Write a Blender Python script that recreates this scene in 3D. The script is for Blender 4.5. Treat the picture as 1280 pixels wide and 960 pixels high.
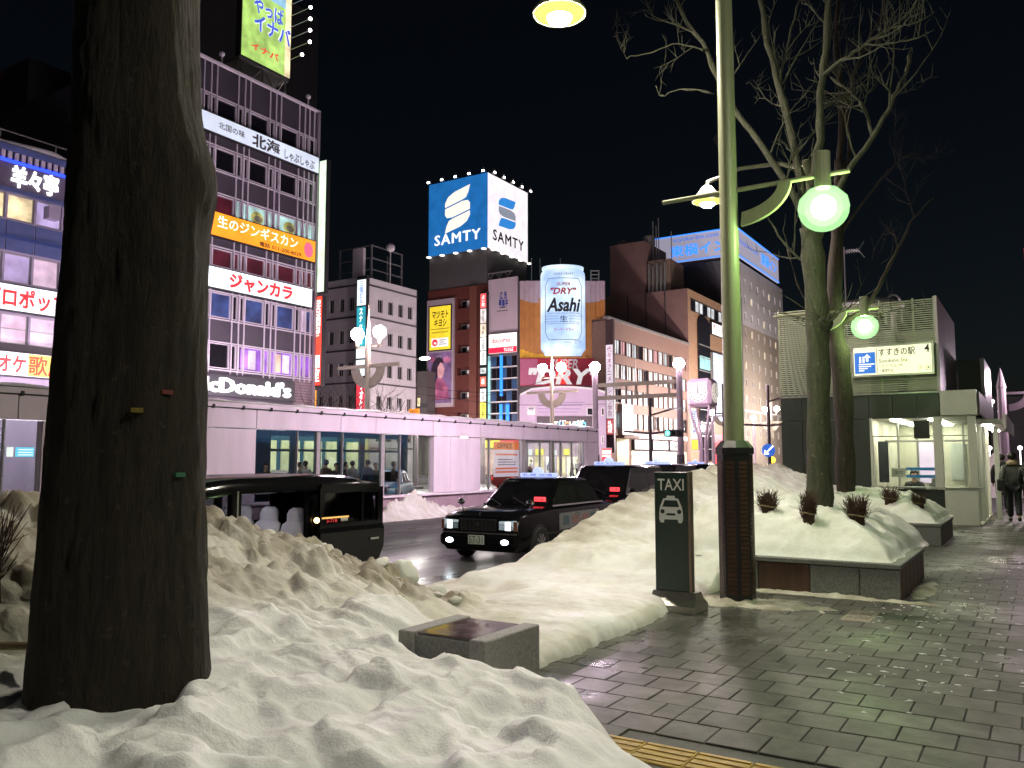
import bpy, math, random
import numpy as np
from mathutils import Vector, Matrix

R = math.radians
scene = bpy.context.scene
for o in list(bpy.data.objects):
    bpy.data.objects.remove(o, do_unlink=True)

# ------------------------------------------------------------------ camera
cam_data = bpy.data.cameras.new('camera')
cam_data.sensor_width = 36.0
cam_data.lens = 29.25
cam_data.clip_start = 0.05
cam_data.clip_end = 3000.0
cam = bpy.data.objects.new('camera', cam_data)
scene.collection.objects.link(cam)
cam.location = (0.0, 0.0, 1.6)
cam.rotation_euler = (R(90 + 5.219), 0.0, R(32.292))
scene.camera = cam

# ------------------------------------------------------------------ night sky
world = bpy.data.worlds.new('World')
scene.world = world
world.use_nodes = True
wnt = world.node_tree
sky = wnt.nodes.new('ShaderNodeTexSky')
sky.sky_type = 'NISHITA'
sky.sun_disc = False
sky.sun_elevation = R(24)
sky.sun_rotation = R(200)
bg = wnt.nodes['Background']
wnt.links.new(sky.outputs['Color'], bg.inputs['Color'])
bg.inputs['Strength'].default_value = 0.0009

moon = bpy.data.lights.new('moon', 'SUN')
moon.energy = 0.004
moon.angle = R(0.5)
moon.color = (0.85, 0.9, 1.0)
moon_o = bpy.data.objects.new('moon', moon)
scene.collection.objects.link(moon_o)
moon_o.rotation_euler = (R(66), 0, R(160))

vs = scene.view_settings
vs.view_transform = 'Standard'
vs.look = 'None'
vs.exposure = 0.45
vs.gamma = 1.0
vs.use_curve_mapping = False
cy = scene.cycles
cy.use_denoising = True
cy.max_bounces = 6
cy.diffuse_bounces = 3
cy.glossy_bounces = 3
cy.transmission_bounces = 4
cy.transparent_max_bounces = 16
cy.sample_clamp_indirect = 3.0
cy.caustics_reflective = False
cy.caustics_refractive = False
cy.blur_glossy = 0.5

# ------------------------------------------------------------------ helpers
COL = scene.collection
rng = random.Random(7)

def V(*a):
    return np.array(a, float)

def link(o, parent=None):
    COL.objects.link(o)
    if parent is not None:
        o.parent = parent
    return o

def tag(o, label=None, cat=None, group=None, kind=None):
    if label: o['label'] = label
    if cat: o['category'] = cat
    if group: o['group'] = group
    if kind: o['kind'] = kind
    return o

def thing(name, label, cat, loc=(0, 0, 0), rotz=0.0, group=None):
    o = bpy.data.objects.new(name, None)
    o.empty_display_size = 0.2
    link(o)
    o.location = loc
    o.rotation_euler = (0, 0, rotz)
    return tag(o, label, cat, group)

def root_loc(o):
    while o.parent is not None:
        o = o.parent
    return V(*o.location)

class Fr:
    """local frame: a along u, b along up, c along the outward normal n"""
    def __init__(s, o, u, n, up=(0, 0, 1)):
        s.o = V(*o); s.u = V(*u); s.n = V(*n); s.up = V(*up)
    def pt(s, a, b, c=0.0):
        return s.o + s.u * a + s.up * b + s.n * c

WORLD = Fr((0, 0, 0), (1, 0, 0), (0, 1, 0))
def FX(x, n=1):            # vertical plane X = x seen from +X ; a = world Y, b = z
    return Fr((x, 0, 0), (0, 1, 0), (n, 0, 0))
def FY(y):                 # vertical plane Y = y seen from -Y ; a = world X, b = z
    return Fr((0, y, 0), (1, 0, 0), (0, -1, 0))

class MB:
    def __init__(s):
        s.v = []; s.f = []
    def add(s, vs, fs):
        k = len(s.v)
        s.v.extend([tuple(map(float, p)) for p in vs])
        s.f.extend([tuple(k + i for i in f) for f in fs])
        return s
    def box(s, x0, x1, y0, y1, z0, z1, ch=0.0):
        if ch <= 0:
            vs = [(x, y, z) for z in (z0, z1) for y in (y0, y1) for x in (x0, x1)]
            return s.add(vs, [(0, 2, 3, 1), (4, 5, 7, 6), (0, 1, 5, 4), (2, 6, 7, 3), (0, 4, 6, 2), (1, 3, 7, 5)])
        c = ch
        rings = []
        for z, i in ((z0, c), (z0 + c, 0), (z1 - c, 0), (z1, c)):
            rings.append([(x0 + i, y0 + c, z), (x0 + c, y0 + i, z), (x1 - c, y0 + i, z), (x1 - i, y0 + c, z),
                          (x1 - i, y1 - c, z), (x1 - c, y1 - i, z), (x0 + c, y1 - i, z), (x0 + i, y1 - c, z)])
        return s.loft(rings)
    def fbox(s, fr, a0, a1, b0, b1, c0, c1):
        vs = [fr.pt(a, b, c) for b in (b0, b1) for c in (c0, c1) for a in (a0, a1)]
        return s.add(vs, [(0, 2, 3, 1), (4, 5, 7, 6), (0, 1, 5, 4), (2, 6, 7, 3), (0, 4, 6, 2), (1, 3, 7, 5)])
    def quad(s, *p):
        return s.add(p, [tuple(range(len(p)))])
    def loft(s, rings, caps=True, closed=True):
        n = len(rings[0]); k = len(s.v)
        for r in rings:
            s.v.extend([tuple(map(float, p)) for p in r])
        m = n if closed else n - 1
        for i in range(len(rings) - 1):
            for j in range(m):
                a = k + i * n + j; b = k + i * n + (j + 1) % n
                s.f.append((a, b, b + n, a + n))
        if caps:
            s.f.append(tuple(k + j for j in reversed(range(n))))
            s.f.append(tuple(k + (len(rings) - 1) * n + j for j in range(n)))
        return s
    def tube(s, pts, rad, n=8, caps=True):
        pts = [V(*p) for p in pts]
        if not hasattr(rad, '__len__'):
            rad = [rad] * len(pts)
        rings = []
        ref = None
        for i, p in enumerate(pts):
            d = pts[min(i + 1, len(pts) - 1)] - pts[max(i - 1, 0)]
            d = d / (np.linalg.norm(d) + 1e-12)
            if ref is None:
                ref = V(1, 0, 0) if abs(d[0]) < 0.8 else V(0, 1, 0)
            u = np.cross(d, ref); u /= np.linalg.norm(u) + 1e-12
            w = np.cross(d, u)
            ref = -w if False else np.cross(u, d)
            rings.append([p + rad[i] * (math.cos(t) * u + math.sin(t) * w) for t in
                          [2 * math.pi * j / n for j in range(n)]])
        return s.loft(rings, caps)
    def lathe(s, prof, c=(0, 0, 0), n=16, caps=True):
        rings = [[(c[0] + r * math.cos(2 * math.pi * j / n), c[1] + r * math.sin(2 * math.pi * j / n), c[2] + z)
                  for j in range(n)] for r, z in prof]
        return s.loft(rings, caps)
    def sphere(s, c, r, n=12, m=8, sq=(1, 1, 1)):
        prof = [(max(r * math.sin(math.pi * i / m), r * 0.01), -r * math.cos(math.pi * i / m)) for i in range(m + 1)]
        k = len(s.v); s.lathe(prof, (0, 0, 0), n)
        for i in range(k, len(s.v)):
            p = s.v[i]; s.v[i] = (c[0] + p[0] * sq[0], c[1] + p[1] * sq[1], c[2] + p[2] * sq[2])
        return s
    def prism(s, fr, poly, c0, c1):
        n = len(poly)
        vs = [fr.pt(a, b, c0) for a, b in poly] + [fr.pt(a, b, c1) for a, b in poly]
        fs = [tuple(reversed(range(n))), tuple(range(n, 2 * n))]
        fs += [(i, (i + 1) % n, n + (i + 1) % n, n + i) for i in range(n)]
        return s.add(vs, fs)
    def mesh(s, name, off=None):
        me = bpy.data.meshes.new(name)
        v = np.array(s.v) if s.v else np.zeros((0, 3))
        if off is not None: v = v - off
        me.from_pydata(v.tolist(), [], s.f)
        me.update()
        return me
    def build(s, name, mat, parent=None, smooth=False, world=True, base=None, angle=40):
        off = None
        if parent is not None and world: off = root_loc(parent)
        elif base is not None: off = V(*base)
        me = s.mesh(name, off)
        fix_normals(me)
        o = bpy.data.objects.new(name, me)
        if mat is not None: me.materials.append(mat)
        link(o, parent)
        if base is not None and parent is None: o.location = base
        if smooth: smooth_mesh(me, angle)
        return o

import bmesh
def fix_normals(me):
    bm = bmesh.new(); bm.from_mesh(me)
    bmesh.ops.recalc_face_normals(bm, faces=bm.faces)
    bm.to_mesh(me); bm.free()

def smooth_mesh(me, angle=40):
    me.polygons.foreach_set('use_smooth', [True] * len(me.polygons))
    bm = bmesh.new(); bm.from_mesh(me)
    lim = R(angle)
    for e in bm.edges:
        if len(e.link_faces) == 2 and e.calc_face_angle(0) > lim:
            e.smooth = False
    bm.to_mesh(me); bm.free()

def place(me, name, loc, parent=None, rotz=0.0, scale=None):
    o = bpy.data.objects.new(name, me)
    link(o, parent)
    o.location = tuple(float(q) for q in loc)
    if rotz: o.rotation_euler = (0, 0, rotz)
    if scale is not None: o.scale = scale
    return o

def copy_tree(o, parent=None):
    c = o.copy(); link(c); c.parent = parent
    for ch in o.children:
        copy_tree(ch, c)
    return c

# value noise -------------------------------------------------------------
_tab = np.random.RandomState(3).rand(256, 256)
def vnoise(x, y, seed=0):
    x = np.asarray(x, float) + seed * 17.3; y = np.asarray(y, float) + seed * 9.7
    xi = np.floor(x).astype(int); yi = np.floor(y).astype(int)
    fx = x - xi; fy = y - yi
    fx = fx * fx * (3 - 2 * fx); fy = fy * fy * (3 - 2 * fy)
    g = lambda a, b: _tab[a & 255, b & 255]
    return (g(xi, yi) * (1 - fx) + g(xi + 1, yi) * fx) * (1 - fy) + (g(xi, yi + 1) * (1 - fx) + g(xi + 1, yi + 1) * fx) * fy
def fbm(x, y, oct=4, seed=0, gain=0.5):
    t = 0; a = 1; n = 0
    for i in range(oct):
        t = t + a * (vnoise(x * 2 ** i, y * 2 ** i, seed + i) - 0.5); n += a; a *= gain
    return t / n
def cells(x, y, seed=0):
    """distance to the nearest jittered cell point and that cell's random number"""
    x = np.asarray(x, float); y = np.asarray(y, float)
    xi = np.floor(x).astype(int); yi = np.floor(y).astype(int)
    best = np.full(x.shape, 9.0); val = np.zeros(x.shape)
    for dx in (-1, 0, 1):
        for dy in (-1, 0, 1):
            a = xi + dx; b = yi + dy
            px = a + _tab[(a + seed * 31) & 255, (b + 7) & 255]; py = b + _tab[(a + 91) & 255, (b + seed * 13) & 255]
            d = np.hypot(x - px, y - py)
            m = d < best
            best = np.where(m, d, best); val = np.where(m, _tab[(a + 5) & 255, (b + 3 + seed) & 255], val)
    return best, val
def sstep(a, b, x):
    t = np.clip((np.asarray(x, float) - a) / (b - a), 0, 1)
    return t * t * (3 - 2 * t)

# ------------------------------------------------------------------ materials
MATS = {}
def mat(name, col, rough=0.6, metal=0.0, var=0.12, scale=4.0, bump=0.0, bscale=30.0, emit=None, es=1.0,
        sample=False, rvar=0.0, col2=None, spec=0.5, coat=0.0, stretch=None):
    if name in MATS: return MATS[name]
    m = bpy.data.materials.new(name); MATS[name] = m
    m.use_nodes = True
    nt = m.node_tree; b = nt.nodes['Principled BSDF']
    b.inputs['Roughness'].default_value = rough
    b.inputs['Metallic'].default_value = metal
    b.inputs['Specular IOR Level'].default_value = spec
    b.inputs['Coat Weight'].default_value = coat
    b.inputs['Base Color'].default_value = (*col, 1)
    tc = nt.nodes.new('ShaderNodeTexCoord')
    src = tc.outputs['Object']
    if stretch:
        mp = nt.nodes.new('ShaderNodeMapping'); mp.inputs['Scale'].default_value = stretch
        nt.links.new(src, mp.inputs['Vector']); src = mp.outputs['Vector']
    if var > 0 or col2 or rvar:
        no = nt.nodes.new('ShaderNodeTexNoise'); no.inputs['Scale'].default_value = scale
        no.inputs['Detail'].default_value = 6; no.inputs['Roughness'].default_value = 0.6
        nt.links.new(src, no.inputs['Vector'])
        ra = nt.nodes.new('ShaderNodeValToRGB')
        ra.color_ramp.elements[0].position = 0.3; ra.color_ramp.elements[1].position = 0.7
        c2 = col2 if col2 else tuple(min(1, c * (1 + var)) for c in col)
        c1 = col if col2 else tuple(c * (1 - var) for c in col)
        ra.color_ramp.elements[0].color = (*c1, 1); ra.color_ramp.elements[1].color = (*c2, 1)
        nt.links.new(no.outputs['Fac'], ra.inputs['Fac'])
        nt.links.new(ra.outputs['Color'], b.inputs['Base Color'])
        if rvar:
            mr = nt.nodes.new('ShaderNodeMapRange')
            mr.inputs['From Min'].default_value = 0.3; mr.inputs['From Max'].default_value = 0.7
            mr.inputs['To Min'].default_value = max(0.02, rough - rvar); mr.inputs['To Max'].default_value = min(1, rough + rvar)
            nt.links.new(no.outputs['Fac'], mr.inputs['Value'])
            nt.links.new(mr.outputs['Result'], b.inputs['Roughness'])
    if bump > 0:
        n2 = nt.nodes.new('ShaderNodeTexNoise'); n2.inputs['Scale'].default_value = bscale
        n2.inputs['Detail'].default_value = 5
        nt.links.new(src, n2.inputs['Vector'])
        bp = nt.nodes.new('ShaderNodeBump'); bp.inputs['Strength'].default_value = min(1, bump * 10); bp.inputs['Distance'].default_value = 0.02
        nt.links.new(n2.outputs['Fac'], bp.inputs['Height'])
        nt.links.new(bp.outputs['Normal'], b.inputs['Normal'])
    if emit is not None:
        b.inputs['Emission Color'].default_value = (*emit, 1)
        b.inputs['Emission Strength'].default_value = es
    m.cycles.emission_sampling = 'AUTO' if sample else 'NONE'
    return m

def glow(name, col, s=1.0, sample=False, base=None):
    """a thing that gives off light: backlit sign face, lamp, screen, lit window"""
    return mat(name, base or tuple(min(0.8, c) * 0.5 for c in col), rough=0.4, var=0, emit=col, es=s, sample=sample)

def glass(name, tint=(0.9, 0.95, 0.95), clear=0.8, rough=0.02):
    if name in MATS: return MATS[name]
    m = bpy.data.materials.new(name); MATS[name] = m
    m.use_nodes = True; nt = m.node_tree
    for n in list(nt.nodes):
        if n.type == 'BSDF_PRINCIPLED': nt.nodes.remove(n)
    out = [n for n in nt.nodes if n.type == 'OUTPUT_MATERIAL'][0]
    tr = nt.nodes.new('ShaderNodeBsdfTransparent'); tr.inputs['Color'].default_value = (*[t * clear for t in tint], 1)
    gl = nt.nodes.new('ShaderNodeBsdfGlossy'); gl.inputs['Roughness'].default_value = rough
    fr = nt.nodes.new('ShaderNodeFresnel'); fr.inputs['IOR'].default_value = 1.5
    mx = nt.nodes.new('ShaderNodeMixShader')
    ge = nt.nodes.new('ShaderNodeNewGeometry'); fm = nt.nodes.new('ShaderNodeMath'); fm.operation = 'SUBTRACT'; fm.inputs[0].default_value = 1.0
    nt.links.new(ge.outputs['Backfacing'], fm.inputs[1]); fn = nt.nodes.new('ShaderNodeMath'); fn.operation = 'MULTIPLY'
    nt.links.new(fr.outputs[0], fn.inputs[0]); nt.links.new(fm.outputs[0], fn.inputs[1]); nt.links.new(fn.outputs[0], mx.inputs[0]); nt.links.new(tr.outputs[0], mx.inputs[1]); nt.links.new(gl.outputs[0], mx.inputs[2])
    nt.links.new(mx.outputs[0], out.inputs['Surface'])
    return m

# ------------------------------------------------------------------ lettering
_txt = {}
def text_data(body, bold=0.0, shear=0.0, spacing=1.0):
    key = (body, bold, shear, spacing)
    if key in _txt: return _txt[key]
    cu = bpy.data.curves.new('lettering', 'FONT')
    cu.body = body; cu.resolution_u = 2; cu.offset = 0 if 'M' in body else bold; cu.shear = shear; cu.space_character = spacing
    cu.space_line = 0.95
    cu.align_x = 'CENTER'
    ob = bpy.data.objects.new('lettering', cu)
    me = bpy.data.meshes.new_from_object(ob)
    n = len(me.vertices); co = np.zeros(n * 3); me.vertices.foreach_get('co', co); co = co.reshape(-1, 3)
    fs = [tuple(p.vertices) for p in me.polygons]
    bpy.data.objects.remove(ob); bpy.data.curves.remove(cu); bpy.data.meshes.remove(me)
    if 'M' in body and bold > 0:     # the outline of this letter breaks when widened: stack shifted copies instead
        k = len(co); base, bf = co.copy(), list(fs)
        for i, (dx, dy) in enumerate(((bold, 0), (-bold, 0), (0, bold * .7), (0, -bold * .7))):
            co = np.vstack([co, base + V(dx, dy, 0)]); fs += [tuple(q + k * (i + 1) for q in f) for f in bf]
    lo = co.min(0); hi = co.max(0)
    uv = (co - (lo + hi) / 2)[:, :2] / np.maximum(hi - lo, 1e-6)[:2]
    _txt[key] = (uv, fs)
    return _txt[key]

def text(parent, fr, body, a, b, w, h, m, c=0.0, bold=0.0, shear=0.0, name='lettering', thick=0.0, spacing=1.0, rot=0.0):
    uv, fs = text_data(body, bold, shear, spacing)
    P = uv * V(w, h)
    if rot:
        cs, sn = math.cos(rot), math.sin(rot); P = P @ np.array([[cs, sn], [-sn, cs]])
    mb = MB(); lay = max(1, len(P) // 5) if ('M' in body and bold > 0) else len(P) + 1
    mb.add([fr.pt(a + p[0], b + p[1], c + .004 * (i // lay)) for i, p in enumerate(P)], fs)
    if thick > 0:       # raised letters: a back layer and side walls
        k = len(P)
        cnt = {}
        for f in fs:
            for i in range(len(f)):
                e = (f[i], f[(i + 1) % len(f)]); q = (min(e), max(e)); cnt[q] = cnt.get(q, 0) + 1
        mb.v.extend([tuple(fr.pt(a + p[0], b + p[1], c - thick)) for p in P])
        for (i, j), n in cnt.items():
            if n == 1: mb.f.append((i, j, j + k, i + k))
    off = root_loc(parent)
    me = mb.mesh(name, off); me.materials.append(m)
    o = bpy.data.objects.new(name, me); link(o, parent)
    return o

def vtext(parent, fr, body, a, b0, b1, w, m, c=0.0, bold=0.0):
    """letters one above another"""
    return text(parent, fr, '\n'.join(body), a, (b0 + b1) / 2, w, abs(b1 - b0), m, c, bold)

def sign(name, label, cat, fr, a0, a1, b0, b1, face, depth=0.25, rim=None, back=0.0, group=None, rimw=0.06):
    base = fr.pt((a0 + a1) / 2, b0, back)
    t = thing(name, label, cat, base, group=group)
    MB().fbox(fr, a0, a1, b0, b1, back, back + depth).build('casing', rim or mat('sign_casing', (0.12, 0.12, 0.13), 0.5), t)
    MB().fbox(fr, a0 + rimw, a1 - rimw, b0 + rimw, b1 - rimw, back + depth - 0.02, back + depth + 0.012).build('face_panel', face, t)
    t['_c'] = back + depth + 0.03
    return t

# ------------------------------------------------------------------ walls with openings
def wall_openings(mb, fr, a0, a1, b0, b1, ops, t=0.25, c=0.0):
    A = sorted({a0, a1, *[o[0] for o in ops], *[o[1] for o in ops]})
    B = sorted({b0, b1, *[o[2] for o in ops], *[o[3] for o in ops]})
    for i in range(len(A) - 1):
        run = None
        for j in range(len(B) - 1):
            ca = (A[i] + A[i + 1]) / 2; cb = (B[j] + B[j + 1]) / 2
            hole = any(o[0] < ca < o[1] and o[2] < cb < o[3] for o in ops)
            if not hole:
                if run is None: run = B[j]
            if run is not None and (hole or j == len(B) - 2):
                e = B[j] if hole else B[j + 1]
                mb.quad(fr.pt(A[i], run, c), fr.pt(A[i + 1], run, c), fr.pt(A[i + 1], e, c), fr.pt(A[i], e, c))
                run = None
    for o in ops:
        p = [(o[0], o[2]), (o[1], o[2]), (o[1], o[3]), (o[0], o[3])]
        for k in range(4):
            q = p[(k + 1) % 4]
            mb.quad(fr.pt(*p[k], c), fr.pt(*q, c), fr.pt(*q, c - t), fr.pt(*p[k], c - t))

_wm = {}
def window(parent, fr, a0, a1, b0, b1, pane, frame, c=-0.15, fw=0.06, mull=0, trans=0, key=None, name='window', proud=0.06):
    """a window of its own: frame part with its pane as sub-part; mesh data shared between alike windows"""
    w = round(a1 - a0, 3); h = round(b1 - b0, 3)
    k = (w, h, tuple(fr.u), tuple(fr.n), frame.name, fw, mull, trans)
    f2 = Fr((0, 0, 0), fr.u, fr.n, fr.up)
    if k not in _wm:
        mb = MB()
        mb.fbox(f2, 0, w, 0, fw, 0, proud); mb.fbox(f2, 0, w, h - fw, h, 0, proud)
        mb.fbox(f2, 0, fw, fw, h - fw, 0, proud); mb.fbox(f2, w - fw, w, fw, h - fw, 0, proud)
        for i in range(mull):
            x = w * (i + 1) / (mull + 1); mb.fbox(f2, x - fw / 2, x + fw / 2, fw, h - fw, 0, proud * 0.9)
        for i in range(trans):
            z = h * (i + 1) / (trans + 1); mb.fbox(f2, fw, w - fw, z - fw / 2, z + fw / 2, 0, proud * 0.8)
        me = mb.mesh('window'); me.materials.append(frame); fix_normals(me); _wm[k] = me
    kp = (w, h, tuple(fr.u), tuple(fr.n), pane.name, 'pane', fw)
    if kp not in _wm:
        mb = MB(); mb.fbox(f2, fw * .6, w - fw * .6, fw * .6, h - fw * .6, 0.005, 0.02)
        me = mb.mesh('pane'); me.materials.append(pane); _wm[kp] = me
    o = place(_wm[k], name, fr.pt(a0, b0, c) - root_loc(parent), parent)
    place(_wm[kp], 'pane', (0, 0, 0), o)
    return o
# ================================================================== the setting
ROADZ = -0.28
M_asphalt = mat('asphalt_wet', (0.045, 0.044, 0.047), 0.42, col2=(.14, .135, .14), var=0.45, scale=0.8, bump=0.03, bscale=9, rvar=0.28, stretch=(1, 0.25, 1))
M_ground = mat('ground_dark', (0.05, 0.05, 0.052), 0.8, var=0.3, scale=0.2)
M_conc = mat('concrete', (0.28, 0.27, 0.26), 0.75, var=0.2, scale=3, bump=0.02)
g = MB().quad((-900, -900, ROADZ - .02), (900, -900, ROADZ - .02), (900, 900, ROADZ - .02), (-900, 900, ROADZ - .02)).build('ground', M_ground)
tag(g, kind='structure')
r = MB().quad((-34, -60, ROADZ), (-6.75, -60, ROADZ), (-6.75, 260, ROADZ), (-34, 260, ROADZ)).build('road', M_asphalt)
tag(r, kind='structure')
r = MB().quad((-260, 44, ROADZ + .006), (120, 44, ROADZ + .006), (120, 70, ROADZ + .006), (-260, 70, ROADZ + .006)).build('cross_road', M_asphalt)
tag(r, kind='structure')
r = MB().box(-200, -34, -60, 43, ROADZ - .01, -.12).box(-200, -34, 71, 260, ROADZ - .01, -.12).build('far_pavement', mat('paving_far', (0.2, 0.19, 0.19), .7, var=.2))
tag(r, kind='structure')
M_kerb = mat('kerb_stone', (0.3, 0.29, 0.28), 0.7, var=0.2, scale=5, bump=.02)
k = thing('kerb', 'granite kerb stones', 'kerb', (-6.65, 0, ROADZ)); k['kind'] = 'structure'
del k['label']; del k['category']
kb = MB().box(-.1, .1, 0, .99, 0, .27, .02).mesh('kerb_stone'); kb.materials.append(M_kerb); fix_normals(kb)
for i in range(60):
    place(kb, 'kerb_stone', (0, -8 + i, 0), k)
# painted lane lines on the road, worn
M_paint = mat('road_paint', (0.42, 0.42, 0.42), 0.6, var=.5, scale=3, col2=(0.12, .12, .12))
for yy in range(-10, 120, 10):
    o = MB().quad((-11.95, yy, ROADZ + .01), (-11.8, yy, ROADZ + .01), (-11.8, yy + 5, ROADZ + .01), (-11.95, yy + 5, ROADZ + .01)).build('lane_marking', M_paint)
    tag(o, kind='structure')

# ------------------------------------------------------------------ wet pavers
def paver_material():
    m = bpy.data.materials.new('paver_wet'); MATS['paver_wet'] = m
    m.use_nodes = True; nt = m.node_tree; b = nt.nodes['Principled BSDF']
    ge = nt.nodes.new('ShaderNodeNewGeometry')
    oi = nt.nodes.new('ShaderNodeObjectInfo')
    n1 = nt.nodes.new('ShaderNodeTexNoise'); n1.inputs['Scale'].default_value = 0.55; n1.inputs['Detail'].default_value = 7; n1.inputs['Roughness'].default_value = .65
    n2 = nt.nodes.new('ShaderNodeTexNoise'); n2.inputs['Scale'].default_value = 5; n2.inputs['Detail'].default_value = 8; n2.inputs['Roughness'].default_value = .7
    n3 = nt.nodes.new('ShaderNodeTexNoise'); n3.inputs['Scale'].default_value = 90; n3.inputs['Detail'].default_value = 3
    for n in (n1, n2, n3): nt.links.new(ge.outputs['Position'], n.inputs['Vector'])
    ra = nt.nodes.new('ShaderNodeValToRGB')
    ra.color_ramp.elements[0].position = .32; ra.color_ramp.elements[0].color = (.058, .057, .050, 1)
    ra.color_ramp.elements[1].position = .72; ra.color_ramp.elements[1].color = (.135, .132, .117, 1)
    nt.links.new(n2.outputs['Fac'], ra.inputs['Fac'])
    hs = nt.nodes.new('ShaderNodeHueSaturation')
    mr = nt.nodes.new('ShaderNodeMapRange'); mr.inputs['To Min'].default_value = .72; mr.inputs['To Max'].default_value = 1.2
    nt.links.new(oi.outputs['Random'], mr.inputs['Value']); nt.links.new(mr.outputs['Result'], hs.inputs['Value'])
    nt.links.new(ra.outputs['Color'], hs.inputs['Color']); nt.links.new(hs.outputs['Color'], b.inputs['Base Color'])
    # wetness: standing water towards the snow edge, drier paving further in
    sx = nt.nodes.new('ShaderNodeSeparateXYZ'); nt.links.new(ge.outputs['Position'], sx.inputs[0])
    wx = nt.nodes.new('ShaderNodeMapRange'); wx.inputs['From Min'].default_value = -3.4; wx.inputs['From Max'].default_value = -1.6
    wx.inputs['To Min'].default_value = .2; wx.inputs['To Max'].default_value = 0.0
    nt.links.new(sx.outputs['X'], wx.inputs['Value'])
    ad = nt.nodes.new('ShaderNodeMath'); ad.operation = 'SUBTRACT'
    nt.links.new(n1.outputs['Fac'], ad.inputs[0]); nt.links.new(wx.outputs['Result'], ad.inputs[1])
    rr = nt.nodes.new('ShaderNodeMapRange'); rr.inputs['From Min'].default_value = .33; rr.inputs['From Max'].default_value = .52
    rr.inputs['To Min'].default_value = .2; rr.inputs['To Max'].default_value = .55
    nt.links.new(ad.outputs[0], rr.inputs['Value']); nt.links.new(rr.outputs['Result'], b.inputs['Roughness'])
    bp = nt.nodes.new('ShaderNodeBump'); bp.inputs['Distance'].default_value = .004
    bs = nt.nodes.new('ShaderNodeMapRange'); bs.inputs['From Min'].default_value = .3; bs.inputs['From Max'].default_value = .55
    bs.inputs['To Min'].default_value = .05; bs.inputs['To Max'].default_value = .5
    nt.links.new(ad.outputs[0], bs.inputs['Value']); nt.links.new(bs.outputs['Result'], bp.inputs['Strength'])
    nt.links.new(n3.outputs['Fac'], bp.inputs['Height']); nt.links.new(bp.outputs['Normal'], b.inputs['Normal'])
    b.inputs['Specular IOR Level'].default_value = .35
    m.cycles.emission_sampling = 'NONE'
    return m
M_paver = paver_material()
M_joint = mat('paver_joint', (0.05, 0.049, 0.044), 0.6, var=.3, scale=20)
pav = MB().box(-6.55, 14, -12, 120, -.25, -.012).build('pavement', M_joint)
tag(pav, kind='structure')
T = .305; GAP = .008
def in_view(x, y, m=1.1):
    th = R(32.292)
    d = -math.sin(th) * x + math.cos(th) * y; l = math.cos(th) * x + math.sin(th) * y
    return d > 1.5 and abs(l / d) < 0.62 * m and (1.6 / d) < 0.55
h = (T - GAP) / 2
pm = MB().box(-h, h, -h, h, -.03, 0, .004).mesh('paver'); fix_normals(pm); pm.materials.append(M_paver)
tiles = []
for j in range(int(2.8 / T), int(40 / T)):
    for i in range(-14, 40):
        x = -2.0 + T / 2 + i * T + (0 if not j % 2 else (T / 2 if i >= 0 else -T / 2)); y = j * T
        if x < -3.75 or x > 9: continue
        if -2.0 < x < -2.0 + T * .4: continue
        if x < -2 and x > -2.0 - T * .4: continue
        if abs(y - 4.42) < .3 and x > -2.2: continue
        if -3.4 < x < -1.45 and 10.6 < y < 12.7: continue
        if -3.6 < x < -1.7 and 17.6 < y < 20: continue
        if x < -1.2 and y > 23.4: continue
        tiles.append((x, y))
# half tiles closing the staggered rows along the long joint
seen = sorted([t for t in tiles if in_view(*t)], key=lambda t: math.hypot(*t))
near = set(seen[:300])
far_mb = MB()
for t in tiles:
    if t in near:
        o = place(pm, 'paver', (t[0], t[1], rng.uniform(-.002, .002)), pav)
        o.rotation_euler = (rng.gauss(0, .003), rng.gauss(0, .003), rng.gauss(0, .004))
    else:
        z = rng.uniform(-.002, .002)
        far_mb.box(t[0] - h, t[0] + h, t[1] - h, t[1] + h, -.03, z)
for j in range(int(2.8 / T), int(40 / T)):
    if j % 2:
        y = j * T
        if abs(y - 4.42) < .3: continue
        if y < 23.3 and not (10.6 < y < 12.7) and not (17.6 < y < 20):
            far_mb.box(-2.0 + GAP / 2, -2.0 + T / 2 - GAP / 2, y - h, y + h, -.03, 0)
            far_mb.box(-2.0 - T / 2 + GAP / 2, -2.0 - GAP / 2, y - h, y + h, -.03, 0)
        
fo = far_mb.build('paver_field', M_paver, pav); fo['kind'] = 'stuff'
# tactile strip
M_yel = mat('tactile_yellow', (0.42, 0.29, 0.06), .5, var=.3, scale=8, bump=.02)
ts = thing('tactile_strip', 'yellow ribbed tactile paving strip crossing the wet pavers', 'tactile paving', (-1.6, 4.42, 0))
for i in range(14):
    mb = MB().box(-.148, .148, -.148, .148, -.03, -.001, .004)
    for q in range(4):
        mb.box(-.14, .14, -.12 + q * .073, -.12 + q * .073 + .03, -.002, .006)
    if i == 0:
        tm = mb.mesh('tactile_tile'); fix_normals(tm); tm.materials.append(M_yel)
    place(tm, 'tactile_tile', (-.52 + i * .305, 0, 0), ts)
# drain cover with cast lettering
dc = thing('utility_cover', 'small square painted utility cover set in the pavers by the long planter', 'utility cover', (-1.64, 9.3, 0))
MB().box(-1.78, -1.5, 8.98, 9.64, -.02, .004).build('cover_plate', mat('cover_paint', (.36, .33, .27), .6, var=.3, scale=12, col2=(.2, .16, .12)), dc)
FZ = Fr((0, 0, .0065), (1, 0, 0), (0, 0, 1), (0, 1, 0))
text(dc, FZ, '止水栓', -1.64, 9.42, .22, .16, mat('cover_letter', (.05, .045, .04), .6, var=0), 0)
text(dc, FZ, '仕切弁', -1.64, 9.16, .22, .16, MATS['cover_letter'], 0)

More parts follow.
